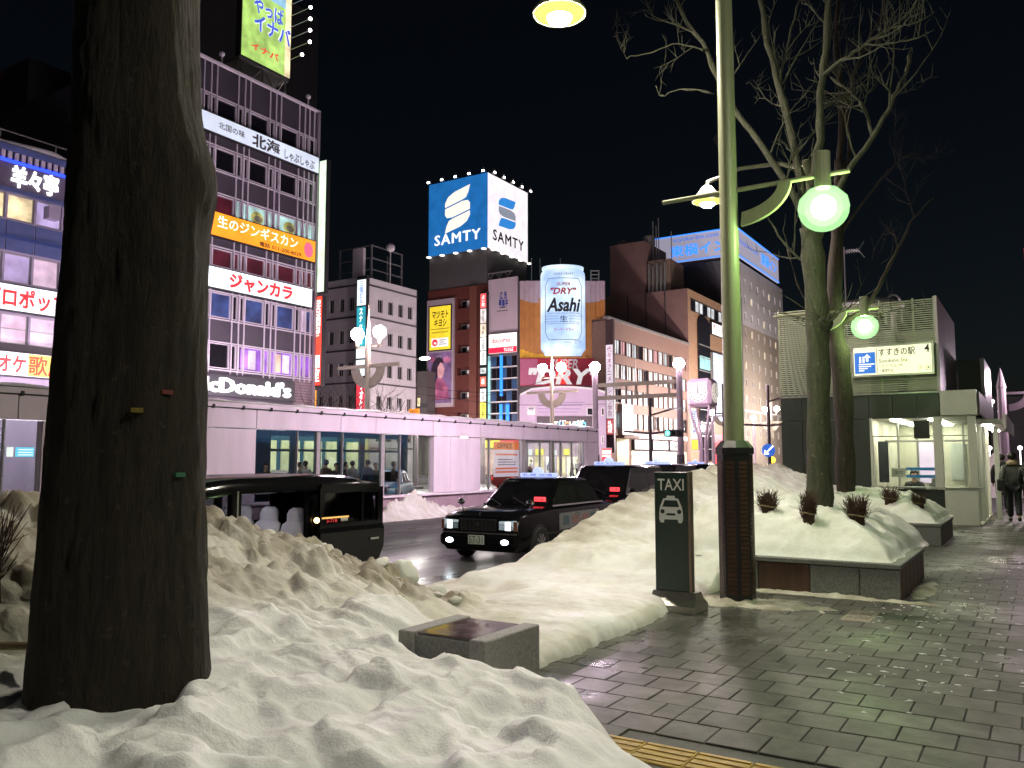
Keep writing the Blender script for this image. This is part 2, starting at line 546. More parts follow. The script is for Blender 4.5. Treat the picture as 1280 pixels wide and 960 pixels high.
# ------------------------------------------------------------------ snow
def snow_material():
    m = bpy.data.materials.new('snow_old'); MATS['snow_old'] = m
    m.use_nodes = True; nt = m.node_tree; b = nt.nodes['Principled BSDF']
    at = nt.nodes.new('ShaderNodeAttribute'); at.attribute_name = 'dirt'
    ge = nt.nodes.new('ShaderNodeNewGeometry')
    n1 = nt.nodes.new('ShaderNodeTexNoise'); n1.inputs['Scale'].default_value = 3; n1.inputs['Detail'].default_value = 9; n1.inputs['Roughness'].default_value = .7
    n2 = nt.nodes.new('ShaderNodeTexNoise'); n2.inputs['Scale'].default_value = 30; n2.inputs['Detail'].default_value = 9; n2.inputs['Roughness'].default_value = .7
    for n in (n1, n2): nt.links.new(ge.outputs['Position'], n.inputs['Vector'])
    mu = nt.nodes.new('ShaderNodeMath'); mu.operation = 'MULTIPLY_ADD'
    nt.links.new(n1.outputs['Fac'], mu.inputs[0]); mu.inputs[1].default_value = .55
    nt.links.new(at.outputs['Fac'], mu.inputs[2])
    ra = nt.nodes.new('ShaderNodeValToRGB'); cr = ra.color_ramp
    cr.elements[0].position = .3; cr.elements[0].color = (.86, .86, .86, 1)
    cr.elements[1].position = 1.15 if False else 1.0; cr.elements[1].color = (.30, .26, .20, 1)
    e = cr.elements.new(.55); e.color = (.64, .61, .55, 1)
    nt.links.new(mu.outputs[0], ra.inputs['Fac']); nt.links.new(ra.outputs['Color'], b.inputs['Base Color'])
    rr_ = nt.nodes.new('ShaderNodeMapRange'); rr_.inputs['From Min'].default_value = .35; rr_.inputs['From Max'].default_value = .65
    rr_.inputs['To Min'].default_value = .28; rr_.inputs['To Max'].default_value = .75
    nt.links.new(n1.outputs['Fac'], rr_.inputs['Value']); nt.links.new(rr_.outputs['Result'], b.inputs['Roughness'])
    b.inputs['Specular IOR Level'].default_value = .3
    bp = nt.nodes.new('ShaderNodeBump'); bp.inputs['Strength'].default_value = .6; bp.inputs['Distance'].default_value = .014
    nt.links.new(n2.outputs['Fac'], bp.inputs['Height']); nt.links.new(bp.outputs['Normal'], b.inputs['Normal'])
    m.cycles.emission_sampling = 'NONE'
    return m
M_snow = snow_material()

def lerp(xs, ys, x): return np.interp(x, xs, ys)

def snow_h(x, y):
    # --- low lobe round the big tree, ending on the pavers
    ed = lerp([-2, 1, 2.5, 3.4, 4.05, 4.35, 4.86, 5.3, 5.6, 8.0, 9.0, 30], [-.75, -.85, -.98, -1.22, -1.6, -2.12, -2.92, -3.1, -3.3, -3.36, -3.42, -3.45], y)
    ed = ed + .1 * fbm(x * 2.2, y * 2.2, 3, 5) + .16 * fbm(y * 4.3, x * .4, 3, 8)
    d = ed - x
    low = .40 * (1 - np.exp(-np.maximum(d, 0) / .55)) + .05 * np.clip(d, 0, 2.5)
    path = .17 * (1 - np.exp(-np.maximum(d, 0) / .09)) + .03 * fbm(x * 3, y * 3, 3, 2)
    k = sstep(4.7, 5.7, y + .25 * (x + 3.4))
    z = low * (1 - k) + path * k
    # heap thrown up along the kerb in front of the minivan
    hr = lerp([-2, 0, 3, 4.66, 5.66, 6.55, 7.5, 8.2], [1.55, 1.5, 1.38, 1.10, .86, .50, .08, 0.0], y)
    rx = -5.95 + .15 * fbm(y * .8, y * 0, 2, 3)
    s = np.where(x > rx, .80, .42)
    heap = hr * np.exp(-((x - rx) / s) ** 2 / 1.6)
    # long mound in front of the queueing taxis
    h2 = lerp([7.6, 8.6, 9.4, 10.3, 11.3, 12.4, 13.9, 16, 18.2, 26], [-.2, -.1, .05, .2, .42, .70, .93, 1.2, 1.45, 1.4], y)
    rx2 = -6.2
    w2 = lerp([8, 10, 12, 18], [1.5, 1.7, 2.1, 2.4], y)
    prof = np.where(x > rx2, np.clip(1 - (x - rx2) / (w2 * 1.35), 0, 1), np.exp(-((x - rx2) / .45) ** 2))
    prof = np.sin(prof * math.pi / 2) * .6 + prof * .4
    heap2 = h2 * prof
    side = .38 * sstep(9.6, 10.8, y) * sstep(-2.9, -3.6, x)
    z = np.maximum(z, 0)
    pf1 = np.exp(-((x - rx) / s) ** 2 / 1.6) * sstep(0.0, .12, hr)
    z = z * (1 - pf1) + hr * pf1
    z = np.maximum(np.maximum(z, heap2), side)
    # fall to the road
    rd = sstep(-6.25, -6.95 - .3 * fbm(y * 1.3, y * .2, 3, 4), x)
    z = z * (1 - rd) + (ROADZ - .05) * rd
    gap = sstep(6.9, 7.7, y) * sstep(9.0, 8.3, y)
    # driven-down mouth of the path
    z = z - gap * sstep(-4.6, -6.6, x) * .32 * (1 - rd)
    # relief
    crust = sstep(.03, .3, z) * (1 - rd)
    dirt_zone = np.exp(-((x + 5.75) / .95) ** 2) * sstep(8.0, 6.6, y)
    dz2 = np.exp(-((x + 6.2) / .55) ** 2) * sstep(9, 12, y)
    soft = .20 * fbm(x * 1.25, y * 1.25, 3, 11) + .10 * fbm(x * 3.0, y * 3.0, 3, 12, .4)
    # scalloped melt cups with sharp rims, boot holes
    c1, v1 = cells(x * 2.3 + .6 * fbm(x * 2, y * 2, 2, 21), y * 2.3 + .6 * fbm(x * 2, y * 2, 2, 22), 2)
    cups = .13 * (np.minimum(c1, .75) ** 2 * (1.5 - np.minimum(c1, .75)) - .2) * (v1 > .35)
    c2, v2 = cells(x * 5.1, y * 5.1, 4)
    cups2 = .015 * (np.minimum(c2, .8) ** 2 - .2)
    sw = .35 * fbm(x * 2.2, y * 2.2, 3, 33)
    step = .10 * sstep(.47, .53, vnoise(x * 1.5 + sw, y * 1.5 - sw, 31)) + .06 * sstep(.48, .52, vnoise(x * 2.7 + 5 - sw, y * 2.7 + sw, 32)) + .03 * sstep(.48, .52, vnoise(x * 5.3 + sw, y * 5.3, 34))
    smooth_zone = (1 - dirt_zone) * (1 - .55 * dz2) * (1 - .5 * k * (1 - sstep(10, 11, y)))
    rel = smooth_zone * (soft + cups + cups2 + .6 * step - .075)
    # broken clods on the dirty heap
    wx = x + .08 * fbm(x * 5, y * 5, 2, 7); wy = y + .08 * fbm(x * 5, y * 5, 2, 6)
    cl1, u1 = cells(wx * 3.1, wy * 3.1, 6); cl2, u2 = cells(wx * 6.8, wy * 6.8, 9); cl3, u3 = cells(wx * 15, wy * 15, 1)
    clod = .15 * (u1 ** 1.5) * np.sqrt(np.clip(1 - (cl1 / .62) ** 2, 0, 1)) + .075 * u2 * np.sqrt(np.clip(1 - (cl2 / .55) ** 2, 0, 1)) + .045 * u3 * np.sqrt(np.clip(1 - (cl3 / .6) ** 2, 0, 1))
    dd = np.clip(dirt_zone * 1.5, 0, 1)
    rel = rel * (1 - .4 * dd) + dd * (clod - .07 + .1 * fbm(x * 2, y * 2, 4, 13))
    rel = rel + dz2 * (.07 * fbm(x * 4, y * 4, 4, 15) + .35 * clod)
    rg = 1 - np.abs(fbm(x * 2.6 + .5 * fbm(x * 1.5, y * 1.5, 2, 51), y * 2.6, 4, 52)) * 4
    rel = rel + .13 * fbm(x * 1.7, y * 1.7, 6, 71, .62) * sstep(8.2, 9.6, y) * sstep(.05, .3, z)
    ripples = .018 * fbm(x * 9, y * 9, 3, 14) + .030 * np.clip(rg, 0, 1) ** 2 * smooth_zone + .008 * fbm(x * 22, y * 22, 2, 17)
    z = z + crust * (rel + ripples)
    # trodden path runs
    z = np.where((x > -6.62) & (y > 6.3) & (y < 9.6) & (d > .05), np.maximum(z, .035 + .02 * fbm(x * 3, y * 3, 2, 9)), z)
    z = np.where((d < 0) & (x > -6.3), -.06, z)
    # hollow kept open round the seat block
    near = np.exp(-(((x + 3.15) / .72) ** 2 + ((y - 4.82) / .56) ** 2) ** 2)
    cap = .30 - .29 * sstep(-3.8, -3.05, x) + .03 * fbm(x * 6, y * 6, 3, 61)
    z = np.where(near > .02, z * (1 - near) + np.minimum(z, cap) * near, z)
    dirt = np.clip(.72 * dd * (.45 + .8 * vnoise(x * 2.3, y * 2.3, 41) + .5 * (u2 - .5)) + .42 * dz2 * vnoise(x * 4, y * 4, 43) + .16 * sstep(8.5, 10, y) * vnoise(x * 2.5, y * 2.5, 46) + .10 * dz2 + .25 * k * sstep(9.5, 8.5, y) * vnoise(x * 3, y * 3, 44) + .3 * rd + .10 * (z < .12), 0, 1)
    return z, dirt

def height_mesh(name, xs, ys, fn, label, cat, parent=None, group=None, keep=None):
    gx, gy = np.meshgrid(xs, ys)
    z, dirt = fn(gx, gy)
    ny, nx = gx.shape
    vs = np.stack([gx, gy, z], -1).reshape(-1, 3)
    idx = np.arange(nx * ny).reshape(ny, nx)
    q = np.stack([idx[:-1, :-1], idx[:-1, 1:], idx[1:, 1:], idx[1:, :-1]], -1).reshape(-1, 4)
    zmax = z.reshape(-1)[q].max(1)
    kp = keep(gx, gy, z).reshape(-1)[q].any(1) if keep is not None else np.ones(len(q), bool)
    q = q[kp]
    used = np.unique(q); rem = -np.ones(len(vs), int); rem[used] = np.arange(len(used))
    base = (float(xs.mean()), float(ys.mean()), 0)
    me = bpy.data.meshes.new(name)
    me.from_pydata((vs[used] - V(*base)).tolist(), [], rem[q].tolist())
    me.update()
    at = me.attributes.new('dirt', 'FLOAT', 'POINT'); at.data.foreach_set('value', dirt.reshape(-1)[used].astype(np.float32))
    me.polygons.foreach_set('use_smooth', [True] * len(me.polygons))
    me.materials.append(M_snow)
    o = bpy.data.objects.new(name, me); link(o)
    o.location = base
    return tag(o, label, cat, group, 'stuff')
kp = lambda x, y, z: np.where(x > -6.55, z > -.03, z > ROADZ - .04)
height_mesh('snow_bank', np.arange(-7.4, -.75, .026), np.concatenate([np.arange(.3, 8.3, .026)]), snow_h,
            'trodden snow bank with a dirty clod heap around the big trunk', 'snow bank', keep=kp)
height_mesh('snow_mound', np.arange(-7.4, -2.75, .036), np.arange(8.274, 24, .042), snow_h,
            'long pale snow mound between the taxi queue and the pavement', 'snow mound', keep=kp)

def hs(x, y):
    return float(snow_h(np.array([x]), np.array([y]))[0][0])

def chunk(p, s, seed, name='snow_chunk', sq=(1, 1, .8), label=None):
    rs = np.random.RandomState(seed)
    mb = MB(); mb.sphere((0, 0, 0), 1, 18, 11)
    v = np.array(mb.v)
    n = v / np.linalg.norm(v, axis=1)[:, None]
    r = 1 + .35 * fbm(n[:, 0] * 1.7 + n[:, 2] * 1.1, n[:, 1] * 1.7 - n[:, 2], 3, seed)
    for q in range(7):
        pl = rs.randn(3); pl /= np.linalg.norm(pl)
        dd = (n * r[:, None]) @ pl
        r = np.where(dd > .62, r * .62 / np.maximum(dd, .01), r)
    mb.v = [tuple(q) for q in n * r[:, None] * s * np.array(sq)]
    o = mb.build(name, M_snow, smooth=True, angle=70)
    at = o.data.attributes.new('dirt', 'FLOAT', 'POINT'); at.data.foreach_set('value', np.full(len(o.data.vertices), .12, np.float32))
    o.location = p
    o.rotation_euler = (rs.rand() * .5, rs.rand() * .5, rs.rand() * 6)
    tag(o, label or 'loose frozen snow lump lying on the dirty snow heap', 'snow lump', 'loose lumps on the heap')
    return o
chunk((-5.85, 7.05, .33), .26, 3, sq=(1.1, .6, .75), label='upright pale slab of snow at the road end of the dirty heap')
chunk((-5.45, 7.0, .17), .22, 4, sq=(1, .8, .7), label='rounded snow lump leaning on the pale slab by the road')
for i in range(26):
    x = -5.75 + rng.gauss(0, .5); y = rng.uniform(3.6, 7.0)
    s = rng.choice([.04, .05, .06, .07, .09])
    chunk((x, y, hs(x, y) + s * .05), s, 20 + i, sq=(rng.uniform(.8, 1.4), rng.uniform(.7, 1.1), rng.uniform(.5, .8)))

# slush and ice crumbs -------------------------------------------------------
def patch(name, cx, cy, rx, ry, hgt, label, seed, rot=0):
    def fn(x, y):
        c, s = math.cos(rot), math.sin(rot)
        u = ((x - cx) * c + (y - cy) * s) / rx; w = (-(x - cx) * s + (y - cy) * c) / ry
        rr = np.hypot(u, w) + 1.3 * fbm(x * 4, y * 4, 5, seed, .65)
        z = hgt * .7 * np.sqrt(np.clip(1 - rr, 0, 1)) * (1 + 2.2 * fbm(x * 9, y * 9, 4, seed)) - .004
        return np.where(rr < 1, z, -.02), .35 + .4 * vnoise(x * 6, y * 6, seed)
    e = max(rx, ry) * 1.5
    return height_mesh(name, np.arange(cx - e, cx + e, .025), np.arange(cy - e, cy + e, .025), fn, label, 'slush', keep=lambda x, y, z: z > -.01)
patch('slush_patch', -2.72, 9.5, .75, .3, .07, 'thin ring of frozen slush at the foot of the green lamp column', 3)
patch('slush_patch', -3.05, 9.45, .4, .35, .09, 'slush heaped between the taxi sign base and the lamp column', 8)
patch('slush_strip', -2.2, 10.42, 1.05, .09, .06, 'narrow strip of old snow along the long planter wall', 5)
patch('slush_strip', -1.27, 11.6, .12, .8, .05, 'ice crumbs along the end wall of the long planter', 6)

rs_i = random.Random(12); mbi = MB()
for i in range(260):
    cl_ = rs_i.choice(((-.6, 8.6, .9), (-.9, 7.0, .6), (-.2, 11.5, 1.3), (.2, 14, 1.6), (-1.1, 9.8, .5), (.6, 7.5, .8)))
    x = cl_[0] + rs_i.gauss(0, cl_[2] * .6); y = cl_[1] + rs_i.gauss(0, cl_[2])
    if rs_i.random() < .7: y = (round(y / T - .5) + .5) * T + rs_i.gauss(0, .01)
    if x < -1.2 and y > 10.3: continue
    l = rs_i.uniform(.008, .045); w_ = rs_i.uniform(.003, .010); a = rs_i.choice((0, 0, 1.57, rs_i.uniform(0, 3)))
    ca_, sa_ = math.cos(a), math.sin(a); n_ = 7; hz_ = rs_i.uniform(.004, .01)
    ring = [(l * math.cos(k * .9) * rs_i.uniform(.6, 1.2), w_ * math.sin(k * .9) * rs_i.uniform(.6, 1.2)) for k in range(n_)]
    pts_ = [(x + p * ca_ - q * sa_, y + p * sa_ + q * ca_, .001) for p, q in ring]
    mbi.add(pts_ + [(x, y, .002 + hz_)], [(k, (k + 1) % n_, n_) for k in range(n_)])
ic = mbi.build('ice_flecks', M_snow); tag(ic, 'scattered ice flecks caught in the paver joints', 'ice', kind='stuff')
ic.data.attributes.new('dirt', 'FLOAT', 'POINT')

# ------------------------------------------------------------------ planters
M_gran = mat('granite_grey', (0.16, 0.16, 0.155), 0.55, var=.35, scale=40, bump=.02, bscale=60)
M_gran_l = mat('granite_light', (0.26, 0.25, 0.24), 0.6, var=.3, scale=50, bump=.015, bscale=70)
M_brown = mat('panel_brown', (0.085, 0.045, 0.03), 0.45, var=.3, scale=10, stretch=(1, 1, .15))
def planter(x0, x1, y0, y1, hgt, label, panels, peak, tree_xy, seed):
    t = thing('planter', label, 'planter', ((x0 + x1) / 2, (y0 + y1) / 2, 0), group='stone planters on the pavement')
    MB().box(x0 + .06, x1 - .06, y0 + .06, y1 - .06, 0, hgt - .05).build('core', M_conc, t)
    MB().box(x0 - .02, x1 + .02, y0 - .02, y0 + .16, hgt - .05, hgt + .012, .01).build('coping', M_gran, t)
    MB().box(x1 - .16, x1 + .02, y0 + .165, y1 + .02, hgt - .05, hgt + .012, .01).build('coping', M_gran, t)
    MB().box(x0 - .02, x0 + .16, y0 + .165, y1 + .02, hgt - .05, hgt + .012, .01).build('coping', M_gran, t)
    a = x0
    for i, (w, m) in enumerate(panels):
        MB().box(a + .004, min(a + w, x1) - .004, y0, y0 + .055, .0, hgt - .054, .006).build('stone_panel', m, t)
        a += w
    n = max(2, int((y1 - y0) / .36)); st = (y1 - y0 - .06) / n
    for i in range(n):
        b = y0 + .06 + i * st
        MB().box(x1 - .055, x1 + .003, b + .004, b + st - .004, 0, hgt - .054, .006).build('stone_panel', M_brown, t)
    def fn(x, y):
        d = np.minimum(np.minimum(y - y0 - .03, x1 - .03 - x), (y1 + 2 - y))
        d = d + .12 * fbm(x * 2, y * 2, 3, seed)
        z = hgt + peak * (1 - np.exp(-np.maximum(d, 0) / .66)) * sstep(0, .15, d)
        z = z + sstep(0, .35, d) * (.16 * fbm(x * 2.2, y * 2.2, 4, seed) + .10 * fbm(x * 6, y * 6, 4, seed + 1) + .03 * fbm(x * 18, y * 18, 2, seed + 2))
        run = sstep(.2, .9, d) * .035 * np.sin((x * 1.0 - y * .55) * 17 + 4 * fbm(x * 2, y * 2, 3, 2)) * sstep(x0 + 1.0, x0 + 1.7, x)
        z = z + run
        z = np.where(d < -.0, hgt - .03, z)
        return z, .06 + .1 * vnoise(x * 3, y * 3, seed)
    height_mesh('planter_snow', np.arange(x0 - .6, x1, .028), np.arange(y0, y1 + .9, .028), fn, 'clean snow heaped on the ' + label, 'snow',
                keep=lambda x, y, z: (z > hgt - .02) & (y < y1 + .9))
    return t, fn
p1, f1 = planter(-3.45, -1.41, 10.52, 12.75, .40, 'long stone planter with the mossy forked tree', [(.42, M_gran), (.62, M_brown), (.56, M_gran), (.46, M_gran)], .80, None, 3)
p2, f2 = planter(-3.9, -1.62, 17.5, 19.9, .40, 'lower stone planter against the station wall', [(.7, M_gran), (.6, M_brown), (.55, M_gran), (.46, M_gran)], .62, None, 9)

M_twig = mat('twig_brown', (0.07, 0.035, 0.022), 0.8, var=.5, scale=30)
M_rope = mat('straw_rope', (0.22, 0.17, 0.1), 0.9, var=.3, scale=60)
def shrub(x, y, z, hgt, rad, n, label, seed, group=None, flare=1.0):
    rs = random.Random(seed)
    t = thing('shrub', label, 'shrub', (x, y, z), group=group)
    mb = MB()
    for i in range(n):
        a = rs.uniform(0, 6.283); r0 = rad * .55 * math.sqrt(rs.random()); r1 = rad * flare * (.2 + .72 * rs.random())
        a2 = a + rs.gauss(0, .7)
        hh = hgt * rs.uniform(.55, 1.12)
        p0 = V(x + r0 * math.cos(a), y + r0 * math.sin(a), z - .08)
        pm_ = V(x + r0 * .8 * math.cos(a), y + r0 * .8 * math.sin(a), z + hh * .45)
        p1 = V(x + r1 * math.cos(a2), y + r1 * math.sin(a2), z + hh)
        mb.tube([p0, pm_, (pm_ + p1) / 2 + V(*[rs.gauss(0, .012) for _ in range(3)]), p1], [.0055, .0045, .004, .002], 4, False)
        if rs.random() < .75:
            q = pm_ + (p1 - pm_) * rs.uniform(.2, .7)
            mb.tube([q, q + V(rs.gauss(0, .07), rs.gauss(0, .07), rs.uniform(.03, .13))], [.0035, .0015], 3, False)
    mb.build('twigs', M_twig, t)
    ring = [(x + rad * .62 * math.cos(k * .524), y + rad * .62 * math.sin(k * .524), z + hgt * .45 + .012 * math.sin(k)) for k in range(13)]
    MB().tube(ring, .009, 5, False).build('binding_rope', M_rope, t)
    return t
G = 'rope-bound shrubs in the planters'
def on(fn, x, y): return float(fn(np.array([x]), np.array([y]))[0][0])
for i, (x, y, hgt, rad, fl, lab) in enumerate([
    (-3.1, 11.3, .34, .17, 1.1, 'bushy dark shrub in the planter behind the lamp column'),
    (-2.52, 11.05, .44, .15, .9, 'narrow rope-bound shrub right under the forked tree'),
    (-1.98, 11.25, .42, .19, 1.1, 'snow-speckled shrub nearest the open end of the long planter'),
    (-2.75, 12.5, .45, .15, 1.0, 'reddish shrub behind the forked trunk')]):
    shrub(x, y, on(f1, x, y) - .10, hgt, rad, 190, lab, 40 + i, G, fl)
for i, (x, y, hgt, rad, lab) in enumerate([(-2.55, 18.2, .4, .25, 'broad brown shrub on the lower planter by the station wall'),
                                          (-2.1, 18.6, .36, .2, 'low shrub by the station window on the lower planter')]):
    shrub(x, y, on(f2, x, y) - .1, hgt, rad, 160, lab, 60 + i, G, 1.1)
# dry hedge beside the big trunk
for i, (x, y) in enumerate([(-4.95, 2.35), (-5.15, 2.0), (-4.72, 2.12)]):
    shrub(x, y, hs(x, y) - .12, .62, .24, 110, 'dry reddish hedge twigs poking from the snow beside the big trunk', 80 + i, 'hedge twigs by the big trunk', 1.15)
t = MB().tube([(-5.7, 1.75, .62), (-4.2, 2.35, .68)], [.022, .02], 7).build('bamboo_pole', mat('bamboo', (.30, .22, .11), .6, var=.3, scale=12))
tag(t, 'bamboo pole laid across the dry hedge twigs', 'pole')

# ------------------------------------------------------------------ stone block
b = thing('stone_seat', 'grey granite seat block half buried in snow with a dark polished top', 'stone seat', (-3.38, 4.85, 0))
MB().box(-3.16, -3.03, 4.48, 5.16, 0, .45, .008).build('end_slab', M_gran_l, b)
MB().box(-3.75, -3.62, 4.48, 5.16, 0, .45, .008).build('end_slab', M_gran_l, b)
MB().box(-3.615, -3.165, 4.5, 5.14, 0, .425).build('seat_body', M_gran, b)
MB().box(-3.61, -3.17, 4.52, 5.12, .426, .444, .004).build('top_plate', mat('polished_plate', (.09, .075, .08), .12, metal=.3, var=.4, scale=5, rvar=.1), b)

# ------------------------------------------------------------------ taxi stand sign
M_green = mat('sign_green', (0.005, 0.024, 0.018), 0.35, var=.1, scale=6)
M_alu = mat('brushed_metal', (0.35, 0.33, 0.31), 0.38, metal=.8, var=.15, scale=20)
M_signw = mat('sign_white', (0.86, 0.86, 0.84), 0.5, var=.05)
s = thing('taxi_stand_sign', 'dark green upright taxi stand sign with white car symbol', 'sign', (-3.39, 8.62, 0))
MB().box(-3.59, -3.21, 8.6, 8.68, .2, 1.47, .006).build('sign_panel', M_green, s)
MB().box(-3.208, -3.18, 8.595, 8.685, .2, 1.475).build('side_post', mat('post_brown', (.2, .15, .12), .4, metal=.5, var=.2), s)
MB().loft([[(-3.64, 8.46, 0), (-3.1, 8.46, 0), (-3.1, 8.86, 0), (-3.64, 8.86, 0)], [(-3.64, 8.46, .07), (-3.1, 8.46, .07), (-3.1, 8.86, .07), (-3.64, 8.86, .07)],
           [(-3.62, 8.54, .13), (-3.12, 8.54, .13), (-3.12, 8.78, .13), (-3.62, 8.78, .13)], [(-3.61, 8.57, .2), (-3.13, 8.57, .2), (-3.13, 8.74, .2), (-3.61, 8.74, .2)]]).build('weighted_foot', M_alu, s)
FS = FY(8.597)
text(s, FS, 'TAXI', -3.4, 1.335, .30, .125, M_signw, 0, bold=.012)
def cap_poly(fr, poly, m, parent, name, c=0.0, th=.002):
    return MB().prism(fr, poly, c, c + th).build(name, m, parent)
def rrect(cx, cy, w, h, r, n=4):
    out = []
    for sx, sy, a in ((1, 1, 0), (-1, 1, 90), (-1, -1, 180), (1, -1, 270)):
        for k in range(n + 1):
            t = R(a + 90 * k / n); out.append((cx + sx * (w / 2 - r) + r * math.cos(t), cy + sy * (h / 2 - r) + r * math.sin(t)))
    return out
cx, cz = -3.4, 1.06
car = [(-.135, -.03), (-.125, .035), (-.085, .125), (-.05, .13), (-.045, .155), (.045, .155), (.05, .13), (.085, .125), (.125, .035), (.135, -.03),
       (.135, -.1), (.12, -.135), (.085, -.135), (.075, -.1), (-.075, -.1), (-.085, -.135), (-.12, -.135), (-.135, -.1)]
cap_poly(FS, [(cx + a, cz + b_) for a, b_ in car], M_signw, s, 'car_symbol')
cap_poly(FS, [(cx + a, cz + b_) for a, b_ in [(-.095, .035), (-.07, .105), (.07, .105), (.095, .035)]], M_green, s, 'symbol_window', .003)
for sx in (-1, 1):
    cap_poly(FS, [(cx + sx * .095 + .024 * math.cos(q), cz - .015 + .024 * math.sin(q)) for q in [k * .524 for k in range(12)]], M_green, s, 'symbol_headlight', .003)
cap_poly(FS, rrect(cx, cz - .045, .1, .022, .008), M_green, s, 'symbol_grille', .003)

# ------------------------------------------------------------------ lamp columns
M_col = mat('column_paint', (0.33, 0.35, 0.21), 0.4, var=.15, scale=6, bump=.004, stretch=(1, 1, .2))
M_base = mat('lamp_base_dark', (0.018, 0.018, 0.02), 0.4, var=.2, scale=9)
M_rib = mat('base_ribs', (0.075, 0.035, 0.02), 0.5, var=.3, scale=14)
M_bulb_g = glow('bulb_green', (0.62, 1.0, 0.36), 600, True)
M_bulb_y = glow('bulb_yellow', (1.0, 0.92, 0.74), 1250, True)
M_bulb_fill = glow('bulb_fill', (1.0, 0.93, 0.80), 1050, True)
def shell(name, col, s, clear):
    m = bpy.data.materials.new(name); m.use_nodes = True; nt = m.node_tree
    for n in list(nt.nodes):
        if n.type == 'BSDF_PRINCIPLED': nt.nodes.remove(n)
    out = [n for n in nt.nodes if n.type == 'OUTPUT_MATERIAL'][0]
    tr = nt.nodes.new('ShaderNodeBsdfTransparent'); em = nt.nodes.new('ShaderNodeEmission')
    em.inputs['Color'].default_value = (*col, 1); em.inputs['Strength'].default_value = s
    mx = nt.nodes.new('ShaderNodeMixShader'); mx.inputs[0].default_value = 1 - clear
    nt.links.new(tr.outputs[0], mx.inputs[1]); nt.links.new(em.outputs[0], mx.inputs[2]); nt.links.new(mx.outputs[0], out.inputs['Surface'])
    m.cycles.emission_sampling = 'NONE'
    MATS[name] = m
    return m
M_bulb_p = glow('bulb_rosy', (1.0, 0.86, 0.74), 900, True)
M_shell_g = shell('lamp_glass_green', (0.48, 1.0, 0.40), 1.05, .5)
M_shell_w = shell('lamp_inner_glow', (0.72, 1.0, 0.60), 1.1, .45)
M_shell_y = shell('lamp_glass_yellow', (0.80, 0.84, 0.20), .95, 0.0)
def lamp_column(px, py, label, road_bulb=None):
    t = thing('street_lamp', label, 'street lamp', (px, py, 0), group='lamp columns along the pavement')
    def octo(r, z): return [(px + r * math.cos(R(22.5 + 45 * k)), py + r * math.sin(R(22.5 + 45 * k)), z) for k in range(8)]
    MB().loft([octo(.2, 0), octo(.2, 1.66), octo(.215, 1.67), octo(.215, 1.74), octo(.15, 1.82)]).build('plinth', M_base, t)
    for k in range(8):
        a = R(45 * k); c, s_ = math.cos(a), math.sin(a); ap = .2 * math.cos(R(22.5))
        fr = Fr((px + c * ap, py + s_ * ap, 0), (-s_, c, 0), (c, s_, 0))
        mb = MB()
        for q in range(30):
            mb.fbox(fr, -.05, .05, .1 + q * .05, .1 + q * .05 + .036, -.01, .008)
        mb.build('ribbed_panel', M_rib, t)
    MB().tube([(px, py, 1.8), (px, py, 3.5), (px, py, 6), (px, py, 8.2)], [.112, .108, .1, .092], 20).build('column', M_col, t, smooth=True)
    MB().tube([(px - .82, py, 4.77), (px + 1.36, py, 4.77)], .028, 10).build('cross_bar', M_col, t, smooth=True)
    # quarter-ring bracket
    fr = Fr((px, py, 0), (1, 0, 0), (0, -1, 0))
    arc = [(.05 + .7 * math.sin(R(q)), 4.77 - .7 * math.cos(R(q)) + .22) for q in range(0, 73, 6)]
    cxx, czz = .05, 4.78
    outer = [(cxx + .68 * math.sin(R(q)), czz - .46 * math.cos(R(q))) for q in range(8, 91, 6)]
    inner = [(cxx + .54 * math.sin(R(q)), czz - .30 * math.cos(R(q))) for q in range(90, 7, -6)]
    MB().prism(fr, outer + inner, -.03, .03).build('arc_bracket', M_col, t)
    # lower lamp over the pavement
    lx = px + 1.07
    MB().tube([(lx, py, 4.62), (lx, py, 5.03)], .088, 14).build('lamp_socket', M_col, t)
    MB().lathe([(.05, .23), (.16, .2), (.255, .1), (.275, .0), (.268, -.02)], (lx, py, 4.40), 24).build('lamp_cap', glass('cap_glass', (.8, .9, .8), .8) if False else M_shell_g, t, smooth=True)
    sh = MB().sphere((lx, py, 4.38), .27, 24, 14, (1, 1, .92)).build('lamp_globe', M_shell_g, t, smooth=True)
    MB().sphere((lx, py, 4.395), .205, 20, 12).build('inner_glass', M_shell_w, sh, smooth=True)
    MB().sphere((lx, py, 4.40), .135, 14, 9, (1, 1, 1.0)).build('bulb', M_bulb_g, sh, smooth=True)
    # upper lamp over the road
    hx = px - 2.27
    MB().tube([(px, py, 8.0), (px - .6, py, 8.25), (px - 1.5, py, 8.3), (hx, py, 8.12), (hx, py, 8.0)], [.05, .05, .045, .04, .05], 10).build('road_arm', M_col, t, smooth=True)
    MB().lathe([(.06, .36), (.12, .33), (.2, .22), (.3, .08), (.365, .0), (.365, -.03), (.345, -.03), (.29, .07), (.19, .2), (.1, .3)], (hx, py, 7.68), 28, False).build('lamp_hood', M_col, t, smooth=True)
    ln = MB().lathe([(.34, -.02), (.27, -.06), (.17, -.085)], (hx, py, 7.68), 24, False).build('lamp_lens', M_shell_y, t, smooth=True)
    MB().sphere((hx, py, 7.60), .165, 16, 10, (1, 1, .55)).build('bulb', road_bulb or M_bulb_y, ln, smooth=True)
    return t
lamp_column(-2.97, 9.5, 'green painted lamp column on a dark ribbed plinth beside the taxi sign')
lamp_column(-4.05, 18.6, 'green lamp column behind the forked tree by the station entrance', M_bulb_p)
